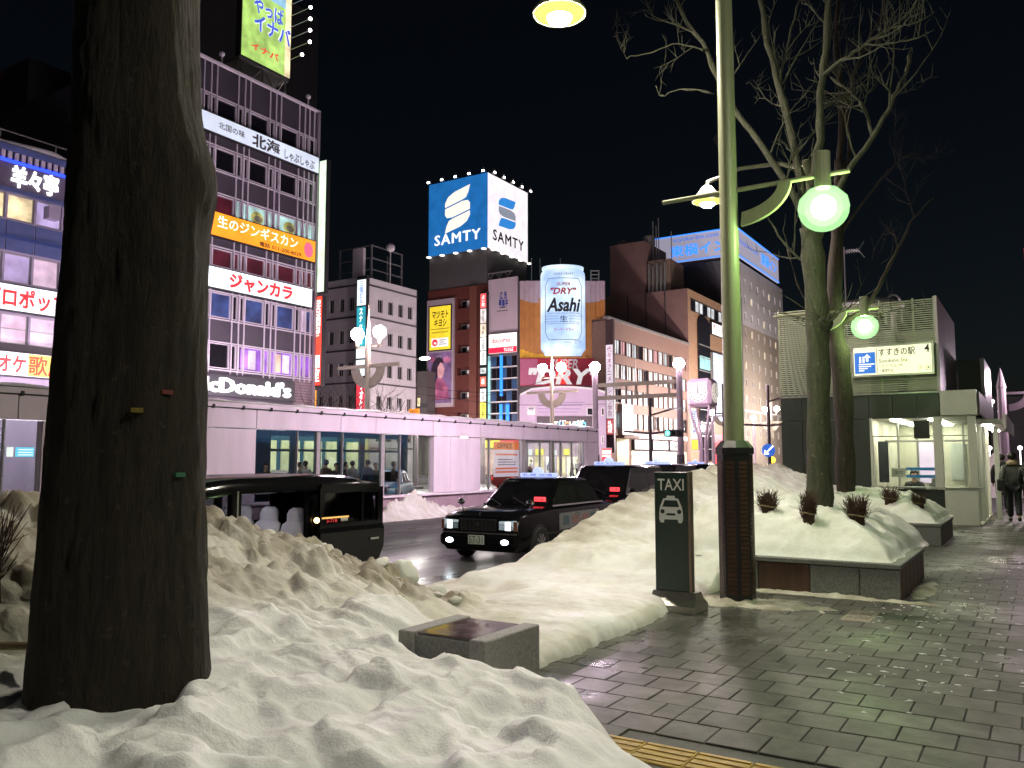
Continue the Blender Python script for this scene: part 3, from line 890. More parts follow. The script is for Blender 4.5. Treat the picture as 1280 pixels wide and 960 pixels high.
def fill_flood(p, target, label):  # added lamp, brightens the tram stop wall with pink light
    p = V(*p); d = V(*target) - p; d /= np.linalg.norm(d)
    u = np.cross(d, V(0, 0, 1)); u /= np.linalg.norm(u); up = np.cross(u, d)
    t = thing('fill_flood', label, 'fill_flood', tuple(p))
    fr = Fr(p, u, d, up); w_ = .16
    mb = MB()
    for a0, a1, b0, b1 in ((-w_ - .02, -w_, -w_, w_), (w_, w_ + .02, -w_, w_), (-w_ - .02, w_ + .02, w_, w_ + .02), (-w_ - .02, w_ + .02, -w_ - .02, -w_)):
        mb.fbox(fr, a0, a1, b0, b1, -.2, .04)
    mb.fbox(fr, -w_, w_, -w_, w_, -.22, -.2)
    mb.build('cowl', M_base, t)
    MB().fbox(fr, -w_ + .01, w_ - .01, -w_ + .01, w_ - .01, -.19, -.185).build('flood_lens', glow('fill_flood_pink', (1.0, .80, .95), 7600, True), t)
    MB().tube([p + V(.1, 0, -.1), p + V(.12, 0, -.68)], .03, 6).build('bracket', M_base, t)
fill_flood((-5.93, 18.6, 8.95), (-17.5, 23.5, 1.6), 'fill lamp added above the lamp arm to brighten the tram stop wall')
lamp_column(4.9, 4.0, 'unseen green lamp column added to light the foreground snow', M_bulb_fill)  # out of view, added to light the foreground snow
# ================================================================== trees
_th, _pt, _f = R(32.292), R(5.219), 1040.0
def _ray(px, py):
    x = (px - 640) / _f; y = (480 - py) / _f
    fz = math.cos(_pt) - y * math.sin(_pt); up = math.sin(_pt) + y * math.cos(_pt)
    return V(-math.sin(_th) * fz + math.cos(_th) * x, math.cos(_th) * fz + math.sin(_th) * x, up)
def at_y(px, py, y):
    d = _ray(px, py); return V(0, 0, 1.6) + d * (y / d[1])
def at_x(px, py, x):
    d = _ray(px, py); return V(0, 0, 1.6) + d * (x / d[0])

def bark_material(name, c1, c2, scale):
    m = bpy.data.materials.new(name); MATS[name] = m
    m.use_nodes = True; nt = m.node_tree; b = nt.nodes['Principled BSDF']
    tc = nt.nodes.new('ShaderNodeTexCoord')
    mp = nt.nodes.new('ShaderNodeMapping'); mp.inputs['Scale'].default_value = (1, 1, .22)
    nt.links.new(tc.outputs['Object'], mp.inputs['Vector'])
    n = nt.nodes.new('ShaderNodeTexNoise'); n.inputs['Scale'].default_value = scale; n.inputs['Detail'].default_value = 9; n.inputs['Roughness'].default_value = .7
    n.inputs['Distortion'].default_value = .6
    nt.links.new(mp.outputs['Vector'], n.inputs['Vector'])
    ra = nt.nodes.new('ShaderNodeValToRGB')
    ra.color_ramp.elements[0].position = .35; ra.color_ramp.elements[0].color = (*c1, 1)
    ra.color_ramp.elements[1].position = .68; ra.color_ramp.elements[1].color = (*c2, 1)
    nt.links.new(n.outputs['Fac'], ra.inputs['Fac'])
    # pale lichen flecks
    v = nt.nodes.new('ShaderNodeTexNoise'); v.inputs['Scale'].default_value = 17; v.inputs['Detail'].default_value = 5
    nt.links.new(tc.outputs['Object'], v.inputs['Vector'])
    r2 = nt.nodes.new('ShaderNodeValToRGB'); r2.color_ramp.elements[0].position = .64; r2.color_ramp.elements[1].position = .72
    nt.links.new(v.outputs['Fac'], r2.inputs['Fac'])
    mx = nt.nodes.new('ShaderNodeMix'); mx.data_type = 'RGBA'
    nt.links.new(r2.outputs['Color'], mx.inputs[0]); nt.links.new(ra.outputs['Color'], mx.inputs[6]); mx.inputs[7].default_value = tuple(min(1, c * 1.7) for c in c2) + (1,)
    nt.links.new(mx.outputs[2], b.inputs['Base Color'])
    b.inputs['Roughness'].default_value = .9
    bp = nt.nodes.new('ShaderNodeBump'); bp.inputs['Strength'].default_value = 1; bp.inputs['Distance'].default_value = .03
    nt.links.new(n.outputs['Fac'], bp.inputs['Height']); nt.links.new(bp.outputs['Normal'], b.inputs['Normal'])
    m.cycles.emission_sampling = 'NONE'
    return m
M_bark = bark_material('bark_dark', (.010, .0075, .0045), (.034, .025, .015), 22)
M_bark_m = bark_material('bark_mossy', (.035, .036, .022), (.085, .084, .055), 18)
M_bark_b = bark_material('bark_brown', (.022, .016, .012), (.055, .042, .032), 18)

# --- the big trunk in the snow
bt = thing('tree', 'massive dark tree trunk rising from the snow bank with a swelling knot', 'tree', (-3.8, 2.5, .3))
zs = np.arange(.15, 6.2, .03); na = 120
zz, aa = np.meshgrid(zs, np.linspace(0, 2 * math.pi, na, endpoint=False), indexing='ij')
rad = lerp([.15, .45, .8, 1.5, 2.6, 3.8, 6.2], [.43, .405, .38, .352, .33, .305, .28], zz)
ca, sa = np.cos(aa), np.sin(aa)
rad = rad + .02 * np.sin(aa * 3 + zz * .6) + .012 * np.sin(aa * 5 - zz)
# furrowed plates running up the trunk; noise on the cylinder wrapped smoothly
def wrapn(fu, fv, seed, oct=4): return fbm(ca * fu + zz * fv * .21 + 7, sa * fu + zz * fv, oct, seed)
rad = rad + .018 * wrapn(3.5, 1.2, 3) + .012 * (np.abs(wrapn(15, 3.2, 8, 3)) * 2 - .3) + .012 * wrapn(30, 8, 12, 3)
# knot swelling on the side towards the street corner, and a burl
def bump(a0, z0, wa, wz, hgt):
    global rad
    da = np.angle(np.exp(1j * (aa - a0)))
    rad = rad + hgt * np.exp(-(da / wa) ** 2 - ((zz - z0) / wz) ** 2)
bump(R(20), 3.02, .6, .26, .10); bump(R(-5), 2.55, .45, .3, .045); bump(R(210), 1.55, .25, .09, .05); bump(R(-60), 3.3, .5, .2, .03)
# root flare lobes
rad = rad + .012 * np.exp(-(zz - .2) / .22) * (1 + np.sin(aa * 4 + 1))
cxs = lerp([0, 1.5, 2.6, 3.8, 6.2], [-3.8, -3.83, -3.82, -3.9, -4.0], zz); cys = lerp([0, 6.2], [2.5, 2.5], zz)
vs_ = np.stack([cxs + rad * ca, cys + rad * sa, zz], -1)
mb = MB(); mb.loft(vs_.tolist())
mb.build('trunk', M_bark, bt, smooth=True, angle=180)
mb = MB()
for a, l in ((0.4, 3.2), (2.2, 3.0), (3.9, 2.8), (5.2, 3.1)):
    p = V(-3.9, 2.5, 6.0); pts = [p]
    d = V(math.cos(a) * .55, math.sin(a) * .55, 1)
    for i in range(5):
        p = p + d * l / 5 + V(rng.gauss(0, .08), rng.gauss(0, .08), 0); pts.append(p)
    mb.tube(pts, [.2, .17, .14, .11, .08, .05], 10)
mb.build('crown', M_bark, bt, smooth=True)
# survey tags nailed to the bark
for col, px, py, nm in (((.22, .16, .02), 173, 508, 'yellow'), ((.18, .025, .02), 215, 494, 'red'), ((.04, .16, .1), 227, 587, 'green')):
    d = _ray(px, py); best = None
    flat = vs_.reshape(-1, 3) - V(0, 0, 1.6)
    tt = flat @ d / (d @ d); dist = np.linalg.norm(flat - tt[:, None] * d, axis=1)
    sel = np.where(dist < .03)[0]; i = sel[np.argmin(tt[sel])]
    p = flat[i] + V(0, 0, 1.6)
    n = V(p[0] + 3.8, p[1] - 2.5, 0); n /= np.linalg.norm(n); u = V(-n[1], n[0], 0)
    fr = Fr(p, u, n)
    o = MB().fbox(fr, -.026, .026, -.010, .010, -.004, .018).build('number_tag', mat('tag_' + nm, col, .5, var=.2, scale=40), bt)
    o['label'] = 'small %s tag nailed to the bark' % nm
    text(bt, fr, {'yellow': '118', 'red': '26', 'green': '407'}[nm] if False else '- -', 0, 0, .03, .005, mat('tag_ink', (.05, .05, .05), .6, var=0), .020, name='tag_mark')

def limb_from_px(pts, y, dy=0.0):
    out = []
    for i, (a, b_) in enumerate(pts):
        out.append(at_y(a, b_, y + dy * i / max(1, len(pts) - 1)))
    return out
def smooth_path(pts, n=4):
    out = []
    P = [pts[0]] + list(pts) + [pts[-1]]
    for i in range(1, len(P) - 2):
        for k in range(n):
            t = k / n
            out.append(.5 * ((2 * P[i]) + (P[i + 1] - P[i - 1]) * t + (2 * P[i - 1] - 5 * P[i] + 4 * P[i + 1] - P[i + 2]) * t * t + (3 * P[i] - P[i - 1] - 3 * P[i + 1] + P[i + 2]) * t ** 3))
    out.append(pts[-1])
    return out
def twig(mb, p, d, l, r, lev, rs):
    n = 5 if lev else 4
    pts = [p]; d = d / np.linalg.norm(d)
    for i in range(n):
        d = d + V(rs.gauss(0, .12), rs.gauss(0, .12), rs.gauss(.09, .09)); d /= np.linalg.norm(d)
        pts.append(pts[-1] + d * l / n)
    mb.tube(pts, [r * (1 - .75 * i / n) for i in range(n + 1)], 6 if lev > 1 else 4, False)
    if lev <= 0: return
    for i in range(1, n + 1):
        for _ in range(rs.choice([0, 1, 1, 2]) if lev > 1 else rs.choice([0, 0, 1, 1])):
            a = rs.uniform(0, 6.283)
            side = np.cross(d, V(math.cos(a), math.sin(a), .3)); side /= np.linalg.norm(side) + 1e-9
            twig(mb, pts[i], d * .55 + side * .8 + V(0, 0, .25), l * rs.uniform(.35, .62), r * .5 * (1 - .5 * i / n) + .0025, lev - 1, rs)
def bare_tree(label, base, trunk, limbs, m, seed, twl=1.0, lev=2, dens=1.0, group=None):
    rs = random.Random(seed)
    t = thing('tree', label, 'tree', base, group=group)
    mb = MB(); pts = smooth_path(trunk[0], 5)
    n = len(pts); rr = list(np.interp(np.linspace(0, 1, n), np.linspace(0, 1, len(trunk[1])), trunk[1]))
    rr = [r_ * (1 + .06 * math.sin(i * 1.3) + rs.gauss(0, .03)) for i, r_ in enumerate(rr)]
    mb.tube(pts, rr, 14)
    lb = MB(); tb = MB()
    for lp, r0, r1, k in limbs:
        pts = smooth_path(lp, 4); n = len(pts)
        pts = [p + V(rs.gauss(0, .01), rs.gauss(0, .01), rs.gauss(0, .01)) for p in pts]
        lb.tube(pts, [.62 * (r0 + (r1 - r0) * i / (n - 1)) + (.012 if rs.random() < .15 else 0) for i in range(n)], 9)
        for i in range(2, n):
            if rs.random() < .62 * dens * k:
                d = pts[min(i + 1, n - 1)] - pts[i - 1]; d /= np.linalg.norm(d)
                a = rs.uniform(0, 6.283); side = np.cross(d, V(math.cos(a), math.sin(a), .2)); side /= np.linalg.norm(side) + 1e-9
                rb = (r0 + (r1 - r0) * i / n)
                twig(tb, pts[i], d * .5 + side + V(0, 0, .35), twl * rs.uniform(.5, 1.25), min(rb * .4, .015), lev, rs)
    mb.build('trunk', m, t, smooth=True, angle=180)
    lb.build('limbs', m, t, smooth=True, angle=180)
    tb.build('crown', m, t, smooth=True, angle=180)
    return t
YA = 11.7
base = at_y(1025, 645, YA); base[2] = .75
L = lambda pts, y0=YA, dy=0: limb_from_px(pts, y0, dy)
ta = bare_tree('mossy forked bare tree in the long planter beside the lamp column', base,
          (L([(1026, 690), (1025, 635), (1024, 560), (1023, 480), (1022, 400), (1017, 330), (1013, 285)]), [.2, .17, .155, .15, .15, .15, .13]),
          [(L([(1013, 300), (992, 245), (950, 180), (905, 115), (885, 68), (850, 10), (825, -60), (800, -130)], YA, -.4), .085, .03, 1),
           (L([(1012, 300), (1003, 240), (985, 150), (965, 75), (950, 0), (940, -80)], YA, .5), .1, .05, 1),
           (L([(1016, 300), (1012, 245), (1024, 175), (1028, 100), (1034, 30), (1040, -60)], YA, .2), .1, .06, 1),
           (L([(1018, 310), (1048, 232), (1092, 170), (1113, 130), (1123, 110), (1134, 85), (1140, 60)], YA, .9), .075, .02, .9),
           (L([(1092, 170), (1082, 140), (1070, 122), (1040, 97)], YA + .45, .3), .04, .02, 1),
           (L([(1027, 95), (1060, 70), (1090, 50), (1135, 18), (1150, -15)], YA + .1, -.4), .05, .015, 1),
           (L([(880, 62), (850, 55), (815, 65), (782, 72)], YA - .3, -.2), .02, .006, .25),
           (L([(892, 117), (850, 112), (828, 120), (820, 108)], YA - .25, -.2), .016, .006, .2),
           (L([(1012, 330), (985, 310), (965, 280), (958, 268)], YA, -.2), .035, .012, .4),
           (L([(985, 150), (975, 110), (985, 50), (1000, 0)], YA + .25, .4), .04, .02, 1)],
          M_bark_m, 5, 1.0, 2, .62, 'bare trees in the planters')
YB = 19.0
base = at_y(1057, 625, YB); base[2] = .8
tb_ = bare_tree('slim dark bare tree behind the forked one with a long leaning branch', base,
          (L([(1059, 650), (1057, 600), (1055, 520), (1050, 450), (1043, 405), (1044, 340), (1048, 270), (1050, 200)], YB), [.22, .2, .19, .2, .18, .15, .13, .11]),
          [(L([(1043, 408), (1062, 398), (1082, 385), (1095, 365), (1108, 340), (1128, 300), (1142, 272), (1166, 248)], YB, -.4), .11, .015, .5),
           (L([(1050, 210), (1052, 130), (1045, 60), (1050, -20)], YB), .13, .06, 1.0),
           (L([(1050, 230), (1062, 190), (1058, 120), (1072, 80), (1100, 20), (1110, -20)], YB, .5), .07, .03, 1.0),
           (L([(1040, 405), (1020, 390), (1005, 372), (995, 350), (985, 310)], YB, -.3), .035, .01, .3),
           (L([(1047, 300), (1080, 250), (1120, 205), (1150, 185)], YB, .4), .05, .012, .7)],
          M_bark_b, 11, 1.3, 2, .32, 'bare trees in the planters')
# epicormic sprouts round the pollard knuckle of the front tree
mb = MB(); rs = random.Random(4)
for i in range(16):
    p = at_y(1028, 403, YA - .15)
    twig(mb, p + V(rs.gauss(0, .06), rs.gauss(0, .04), rs.gauss(0, .05)), V(rs.gauss(0, .9), rs.gauss(0, .4), rs.uniform(-.3, 1)), rs.uniform(.3, .95), .009, 0, rs)
mb.sphere(tuple(at_y(1028, 405, YA - .05)), .13, 9, 6, (1.1, .9, 1))
mb.build('sprouts', M_bark_m, ta, smooth=True)
# ================================================================== subway entrance
M_dark = mat('panel_dark_green', (0.017, 0.023, 0.018), 0.42, var=.12, scale=1.5)
M_pale = mat('panel_pale', (0.52, 0.52, 0.46), 0.45, var=.06, scale=2)
M_slat = mat('louvre_slat', (0.48, 0.52, 0.38), 0.45, metal=.2, var=.08)
M_pinkw = mat('wall_pinkish_white', (0.55, 0.50, 0.52), 0.5, var=.08, scale=1)
M_steel = mat('steel_frame', (0.36, 0.36, 0.34), 0.35, metal=.6, var=.1)
M_glass = glass('clear_glass', (.93, .97, .95), .9)
M_room = mat('room_wall_cream', (0.62, 0.58, 0.48), 0.6, var=.08, scale=1)
M_tube = glow('ceiling_light', (1.0, .94, .74), 36, True)
SY = 23.5
st = thing('subway_entrance', 'dark panelled subway entrance with a slatted green-lit upper screen', 'subway entrance', (-3.7, SY, 0))
FF = FY(SY)
# dark cladding panels: lower left, band above the window, skirting below it
xs = [-6.02, -5.45, -4.88, -4.31, -3.74]
for i in range(4):
    MB().fbox(FF, xs[i] + .006, xs[i + 1] - .006, 0, 2.66, -.12, 0).build('cladding_panel', M_dark, st)
    MB().fbox(FF, xs[i] + .006, xs[i + 1] - .006, 2.675, 3.3, -.12, .002).build('cladding_panel', M_dark, st)
for a0, a1 in ((-3.74, -3.17), (-3.17, -2.6), (-2.6, -2.08)):
    MB().fbox(FF, a0 + .006, a1 - .006, 2.675, 3.3, -.12, .002).build('cladding_panel', M_dark, st)
for a0, a1 in ((-3.74, -2.9), (-2.9, -2.05)):
    MB().fbox(FF, a0 + .006, a1 - .006, 0, .86, -.12, 0).build('cladding_panel', M_dark, st)
MB().fbox(FF, -2.045, -1.31, 0, .88, -.3, .03).build('white_plinth', M_pale, st)
MB().fbox(FF, -3.76, -1.2, .885, .92, -.3, .07).build('sill', M_steel, st)
MB().fbox(FF, -2.06, -1.25, 2.72, 3.34, -.5, .06).build('fascia_box', M_pale, st)
MB().fbox(FF, -6.02, -2.06, 3.305, 3.34, -5.2, .03).build('roof_edge', M_steel, st)
# structure behind
MB().box(-6.0, -5.88, SY + .13, 29, 0, 3.3).build('side_wall', M_dark, st)
MB().box(-6.0, -1.4, 28.9, 29, 0, 3.3).build('back_wall', M_room, st)
MB().box(-3.9, -3.76, SY + .13, 28.9, 0, 3.2).build('partition_wall', M_room, st)
MB().box(-3.75, -1.4, SY + .02, 28.9, 2.68, 2.715).build('room_ceiling', M_pale, st)
MB().box(-3.75, -1.25, SY + .02, 28.9, .0, .02).build('room_floor', mat('room_floor', (.35, .33, .29), .3, var=.15), st)
MB().box(-5.9, -1.3, SY + .13, 29, 3.24, 3.3).build('roof_slab', M_conc, st)
# window: jambs, mullion, panes
for a0, a1 in ((-3.74, -3.68), (-2.25, -2.05), (-1.48, -1.3)):
    MB().fbox(FF, a0, a1, .92, 2.69, -.16, .01).build('window_post', M_pale, st)
for a0, a1 in ((-3.68, -2.25), (-2.05, -1.48)):
    MB().fbox(FF, a0, a1, .92, 2.69, -.09, -.075).build('window_pane', M_glass, st)
MB().fbox(FF, -3.68, -1.48, 2.2, 2.225, -.07, -.04).build('transom', M_steel, st)
# ceiling lights in the room
for x, y in ((-3.2, 24.6), (-2.3, 24.6), (-3.2, 26.4), (-2.3, 26.4), (-3.2, 28.1), (-2.3, 28.1)):
    MB().box(x - .12, x + .12, y - .45, y + .45, 2.64, 2.675).build('ceiling_light', M_tube, st)
# inner glass partition, notice board, ticket counter
MB().box(-3.74, -1.5, 26.0, 26.03, 0, 2.66).build('inner_pane', M_glass, st)
for x in (-3.4, -2.9, -2.35, -1.75):
    MB().box(x - .025, x + .025, 25.97, 26.06, 0, 2.66).build('partition_post', M_steel, st)
MB().box(-3.74, -1.5, 25.98, 26.05, 2.1, 2.16).build('partition_rail', M_steel, st)
MB().box(-3.1, -2.35, 25.0, 25.04, 1.32, 1.40).box(-3.1, -2.35, 25.0, 25.04, 1.12, 1.2).build('blue_rail', mat('rail_blue', (.02, .14, .34), .4, var=.1), st)
MB().box(-3.36, -3.02, 24.3, 24.33, 1.15, 1.38).build('notice_card', mat('card_white', (.75, .74, .7), .6, var=.05), st)
FN = FY(24.295)
text(st, FN, '案内', -3.19, 1.27, .2, .1, mat('ink_black', (.015, .015, .018), .5, var=0), 0)
MB().box(-2.5, -2.3, 24.6, 24.8, 0, 1.0).box(-2.45, -2.35, 24.65, 24.75, 1.0, 1.12).build('bollard_post', M_steel, st)
MB().box(-3.2, -2.55, 28.82, 28.88, .9, 2.2).build('lit_poster', glow('poster_pink', (.85, .62, .9), .8), st)
MB().box(-2.3, -1.9, 28.82, 28.88, 1.0, 2.1).build('wall_notice', mat('notice_grey', (.4, .42, .4), .6), st)
MB().fbox(FF, -3.70, -3.45, 1.0, 2.1, -1.0, -.95).build('vending_panel', mat('vending_dark', (.05, .06, .08), .3), st)
# hung black panel
MB().fbox(FF, -2.69, -2.33, 2.14, 2.6, .012, .05).build('black_board', mat('board_black', (.008, .008, .009), .5, var=0), st)
# entrance side facing the pavement: posts, glass, canopy
for y in (25.0, 26.6, 28.4):
    MB().box(-1.36, -1.26, y - .05, y + .05, 0, 2.7).build('door_post', M_pale, st)
for y0, y1 in ((23.6, 24.95), (25.05, 26.55)):
    MB().box(-1.33, -1.315, y0, y1, .06, 2.68).build('side_pane', M_glass, st)
MB().box(-1.06, -.94, 26.5, 26.62, 0, 2.5).build('canopy_post', M_pale, st)
MB().box(-1.25, -.72, 23.9, 31.5, 2.5, 2.62).box(-.72, -.66, 23.9, 31.5, 2.36, 2.74).build('canopy', M_pinkw, st)
for y in (24.3, 25.4, 26.8, 28.2, 29.6):
    MB().box(-1.2, -1.0, y - .1, y + .1, 2.47, 2.499).build('canopy_light', M_tube, st)
MB().box(-1.245, -1.2, 23.62, 31, 2.75, 3.3).build('side_fascia', M_pinkw, st)
# upper screen: each slat its own piece
sl = MB().box(-1.97, 1.97, -.03, .03, -.011, .011).mesh('slat'); sl.materials.append(M_slat)
n = 42
for i in range(n):
    place(sl, 'slat', V(-4.05, SY - .02, 3.40 + i * (2.36 / n)) - V(-3.7, SY, 0), st)
for x in (-6.0, -5.2, -4.3, -3.4, -2.6, -2.12):
    MB().box(x - .02, x + .02, SY + .02, SY + .08, 3.3, 5.78).build('screen_post', M_slat, st)
sl2 = MB().box(-.03, .03, -2.6, 2.6, -.011, .011).mesh('slat'); sl2.materials.append(M_slat)
for i in range(n):
    place(sl2, 'slat', V(-6.02, SY + 2.62, 3.40 + i * (2.36 / n)) - V(-3.7, SY, 0), st)
MB().box(-2.1, -2.03, SY - .06, 28.7, 3.3, 5.78).build('pink_side_wall', M_pinkw, st)
MB().box(-5.9, -2.15, 28.5, 28.6, 3.3, 5.6).build('rear_screen', M_slat, st)
MB().box(-5.6, -4.7, 24.6, 26.5, 3.3, 4.9).build('air_unit', mat('duct_grey', (.3, .3, .3), .4, metal=.5), st)
MB().box(-3.9, -3.2, 25, 27, 3.3, 5.2).build('air_unit', MATS['duct_grey'], st)
MB().lathe([(.95, 0), (1.0, .06), (1.0, .14), (.8, .24), (.3, .27)], (-4.1, 26.2, 6.0), 24).tube([(-4.8, 26.2, 3.3), (-4.8, 26.2, 6.05)], .08, 8).tube([(-3.4, 26.2, 3.3), (-3.4, 26.2, 6.05)], .08, 8).build('vent_cowl', M_steel, st)
lp = [(-3.5 + .22 * math.cos(q), 27, 6.25 + .3 * math.sin(q)) for q in np.linspace(0, math.pi, 9)]
MB().tube([(-3.28, 27, 5.7)] + lp + [(-3.72, 27, 5.7)], .03, 8).build('vent_pipe', M_steel, st, smooth=True)
# further lobby block
MB().box(-2.0, -1.42, 28.8, 33, 2.7, 4.65).build('rear_block', M_dark, st)
MB().box(-1.41, -1.3, 29.0, 33, 2.7, 4.7).build('frosted_panel', mat('frosted_panel', (.6, .6, .62), .3, var=.15, scale=2), st)
# TV aerial
ae = thing('tv_aerial', 'thin rooftop aerial mast above the slatted screen', 'aerial', (-4.84, 27, 6))
mb = MB().tube([(-4.84, 27, 3.3), (-4.84, 27, 8.2)], .022, 6)
mb.build('mast', M_steel, ae)
mb = MB().tube([(-5.0, 27, 8.05), (-4.4, 27, 8.05)], .012, 5)
for i in range(9):
    mb.tube([(-5.0 + i * .07, 26.75, 8.05), (-5.0 + i * .07, 27.25, 8.05)], .006, 4)
mb.tube([(-4.42, 27, 8.05), (-4.25, 27, 8.3)], .01, 4).tube([(-4.42, 27, 8.05), (-4.25, 27, 7.8)], .01, 4)
mb.build('antenna', M_steel, ae)
# station name board on the screen
FB = FY(SY - .1)
M_board = glow('station_board', (.80, .78, .52), .72, base=(.7, .7, .62))
M_ink = mat('ink_black', (.015, .015, .018), .5, var=0)
sb = sign('station_sign', 'lit cream station name board with a blue stair pictogram and number 4', 'sign', FB, -4.07, -2.13, 3.76, 4.58, M_board, .16, M_steel, rimw=.05)
c = sb['_c']
M_blue = glow('board_blue', (.02, .16, .62), .7)
MB().fbox(FB, -4.0, -3.5, 3.85, 4.40, c - .016, c - .008).build('blue_pictogram', M_blue, sb)
M_bw = glow('board_white', (.9, .92, .9), .85)
for i in range(4):
    MB().fbox(FB, -3.93 + .03, -3.93 + .16 + .085 * i, 3.91 + i * .055, 3.94 + i * .055, c - .006, c).build('stair_mark', M_bw, sb)
MB().prism(FB, [(-3.72, 4.16), (-3.66, 4.16), (-3.66, 4.26), (-3.6, 4.26), (-3.69, 4.36), (-3.78, 4.26), (-3.72, 4.26)], c - .006, c).build('arrow_mark', M_bw, sb)
for x in (-3.86, -3.78):
    MB().sphere(tuple(FB.pt(x, 4.27, c - .004)), .028, 8, 5, (1, .3, 1)).fbox(FB, x - .025, x + .025, 4.13, 4.24, c - .006, c).build('people_mark', M_bw, sb)
MB().fbox(FB, -3.465, -3.455, 3.84, 4.5, c - .016, c - .008).build('divider', M_ink, sb)
text(sb, FB, 'すすきの駅', -2.98, 4.375, .86, .2, M_ink, c, bold=.01)
text(sb, FB, '4', -2.28, 4.42, .12, .2, M_ink, c, bold=.02)
text(sb, FB, 'Susukino Sta.', -3.06, 4.16, .7, .1, mat('ink_grey', (.12, .12, .11), .5, var=0), c)
text(sb, FB, '스스키노역', -3.12, 4.02, .5, .085, MATS['ink_grey'], c)
text(sb, FB, '薄野站', -3.22, 3.9, .3, .085, MATS['ink_grey'], c)
text(sb, FB, '①', -2.44, 3.93, .12, .12, MATS['ink_grey'], c)
text(sb, FB, '▣', -2.26, 3.93, .12, .12, mat('ink_green', (.02, .2, .12), .5, var=0), c)
# ================================================================== materials of the far side
M_pdark = mat('pane_dark', (.012, .012, .016), .08, var=0, spec=.6)
M_pinklit = mat('panel_pinklit', (.80, .68, .77), .5, var=.10, scale=1.3, stretch=(1, 1, .25))  # pink street light tinted into the pale panel colour
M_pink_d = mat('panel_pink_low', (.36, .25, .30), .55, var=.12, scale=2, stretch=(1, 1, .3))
M_white = mat('paint_white', (.7, .7, .7), .5, var=.06)
M_blk = mat('black_metal', (.015, .015, .016), .45, var=.1)
M_ink2 = mat('ink_dark', (.012, .012, .02), .5, var=0)
M_inkr = glow('letter_red', (.75, .03, .035), .8)
M_wlit = glow('letter_white_lit', (1, 1, .97), 1.6)
def lit(name, c, s, var=.3):
    """lit room behind a window pane, uneven"""
    if name in MATS: return MATS[name]
    m = glow(name, c, s)
    nt = m.node_tree; b = nt.nodes['Principled BSDF']
    tc = nt.nodes.new('ShaderNodeNewGeometry'); n = nt.nodes.new('ShaderNodeTexNoise'); n.inputs['Scale'].default_value = 1.1
    n.inputs['Detail'].default_value = 4
    nt.links.new(tc.outputs['Position'], n.inputs['Vector'])
    mr = nt.nodes.new('ShaderNodeMapRange'); mr.inputs['From Min'].default_value = .35; mr.inputs['From Max'].default_value = .65
    mr.inputs['To Min'].default_value = s * (1 - var); mr.inputs['To Max'].default_value = s * (1 + var)
    nt.links.new(n.outputs['Fac'], mr.inputs['Value']); nt.links.new(mr.outputs['Result'], b.inputs['Emission Strength'])
    return m
L_warm = lit('lit_warm', (1.0, .78, .45), .75, .6)
L_cool = lit('lit_cool', (.75, .85, .88), .32, .6)
L_pink = lit('lit_pinkish', (.85, .66, .88), .42, .5)
L_wine = lit('lit_wine', (.10, .012, .025), .5, .6)
L_mint = lit('lit_mint', (.45, .72, .66), .55, .5)
L_shop = lit('lit_shop', (1.0, .88, .66), 1.0, .6)

# ================================================================== headhouse on the median, pink light tinted into its walls
HX = -17.5
hh = thing('station_headhouse', 'long low tram stop building with big windows and pink light in its panel colour', 'building', (HX, 20, -.2))
FHD = FX(HX)
WIN = [(4.0, 9.4), (15.03, 22.62), (25.5, 34.0)]
fj = [2.0, 6.0, 8.9, 11.95, 15.0, 18.15, 19.7, 22.6, 25.45, 28.5, 31.4, 34.1, 35.2]
for a0, a1 in zip(fj[:-1], fj[1:]):
    MB().fbox(FHD, a0 + .012, a1 - .012, 2.43, 2.915, -.2, .03).build('fascia_panel', M_pinklit, hh)
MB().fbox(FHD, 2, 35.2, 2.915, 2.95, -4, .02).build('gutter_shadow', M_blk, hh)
MB().fbox(FHD, 2, 35.22, 2.95, 3.07, -4, .07).build('roof_coping', M_pinklit, hh)
for i in range(36):
    a = 2.4 + i * .93
    MB().fbox(FHD, a, a + .06, 2.90, 3.0, .0, .1).build('gutter_clip', M_blk, hh)
lw = [(9.4, 11.3), (11.3, 13.15), (13.15, 15.0), (22.65, 23.6), (23.6, 24.55), (24.55, 25.47), (34.02, 35.2)]
for a0, a1 in lw:
    MB().fbox(FHD, a0 + .01, a1 - .01, .5, 2.405, -.2, .03).build('wall_panel', M_pinklit, hh)
a = 2.0
while a < 35:
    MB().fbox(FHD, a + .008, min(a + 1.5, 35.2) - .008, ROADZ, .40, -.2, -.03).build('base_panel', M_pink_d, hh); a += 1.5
MB().fbox(FHD, 2, 35.2, .41, .485, -.22, .07).build('window_sill', M_pinklit, hh)
MB().fbox(FHD, 2, 35.2, ROADZ, 2.9, -.32, -.26).build('backing_rail', M_pink_d, hh) if False else None
mull = {0: [(6.2, .04), (8.7, .03)], 1: [(16.55, .03), (17.35, .14), (18.35, .03), (20.15, .16), (21.0, .03)], 2: [(26.2, .06), (28.75, .1), (30.0, .04), (30.9, .12), (31.8, .12), (32.8, .04)]}
M_winfr = mat('window_frame_grey', (.45, .42, .44), .4, metal=.3, var=.05)
for k, (a0, a1) in enumerate(WIN):
    pts = [a0] + [m_[0] for m_ in mull[k]] + [a1]
    for q0, q1 in zip(pts[:-1], pts[1:]):
        MB().fbox(FHD, q0 + .01, q1 - .01, .49, 2.41, -.1, -.085).build('window_pane', M_glass, hh)
    for (m_, w) in mull[k]:
        MB().fbox(FHD, m_ - w / 2, m_ + w / 2, .49, 2.42, -.14, -.06).build('mullion', M_winfr, hh)
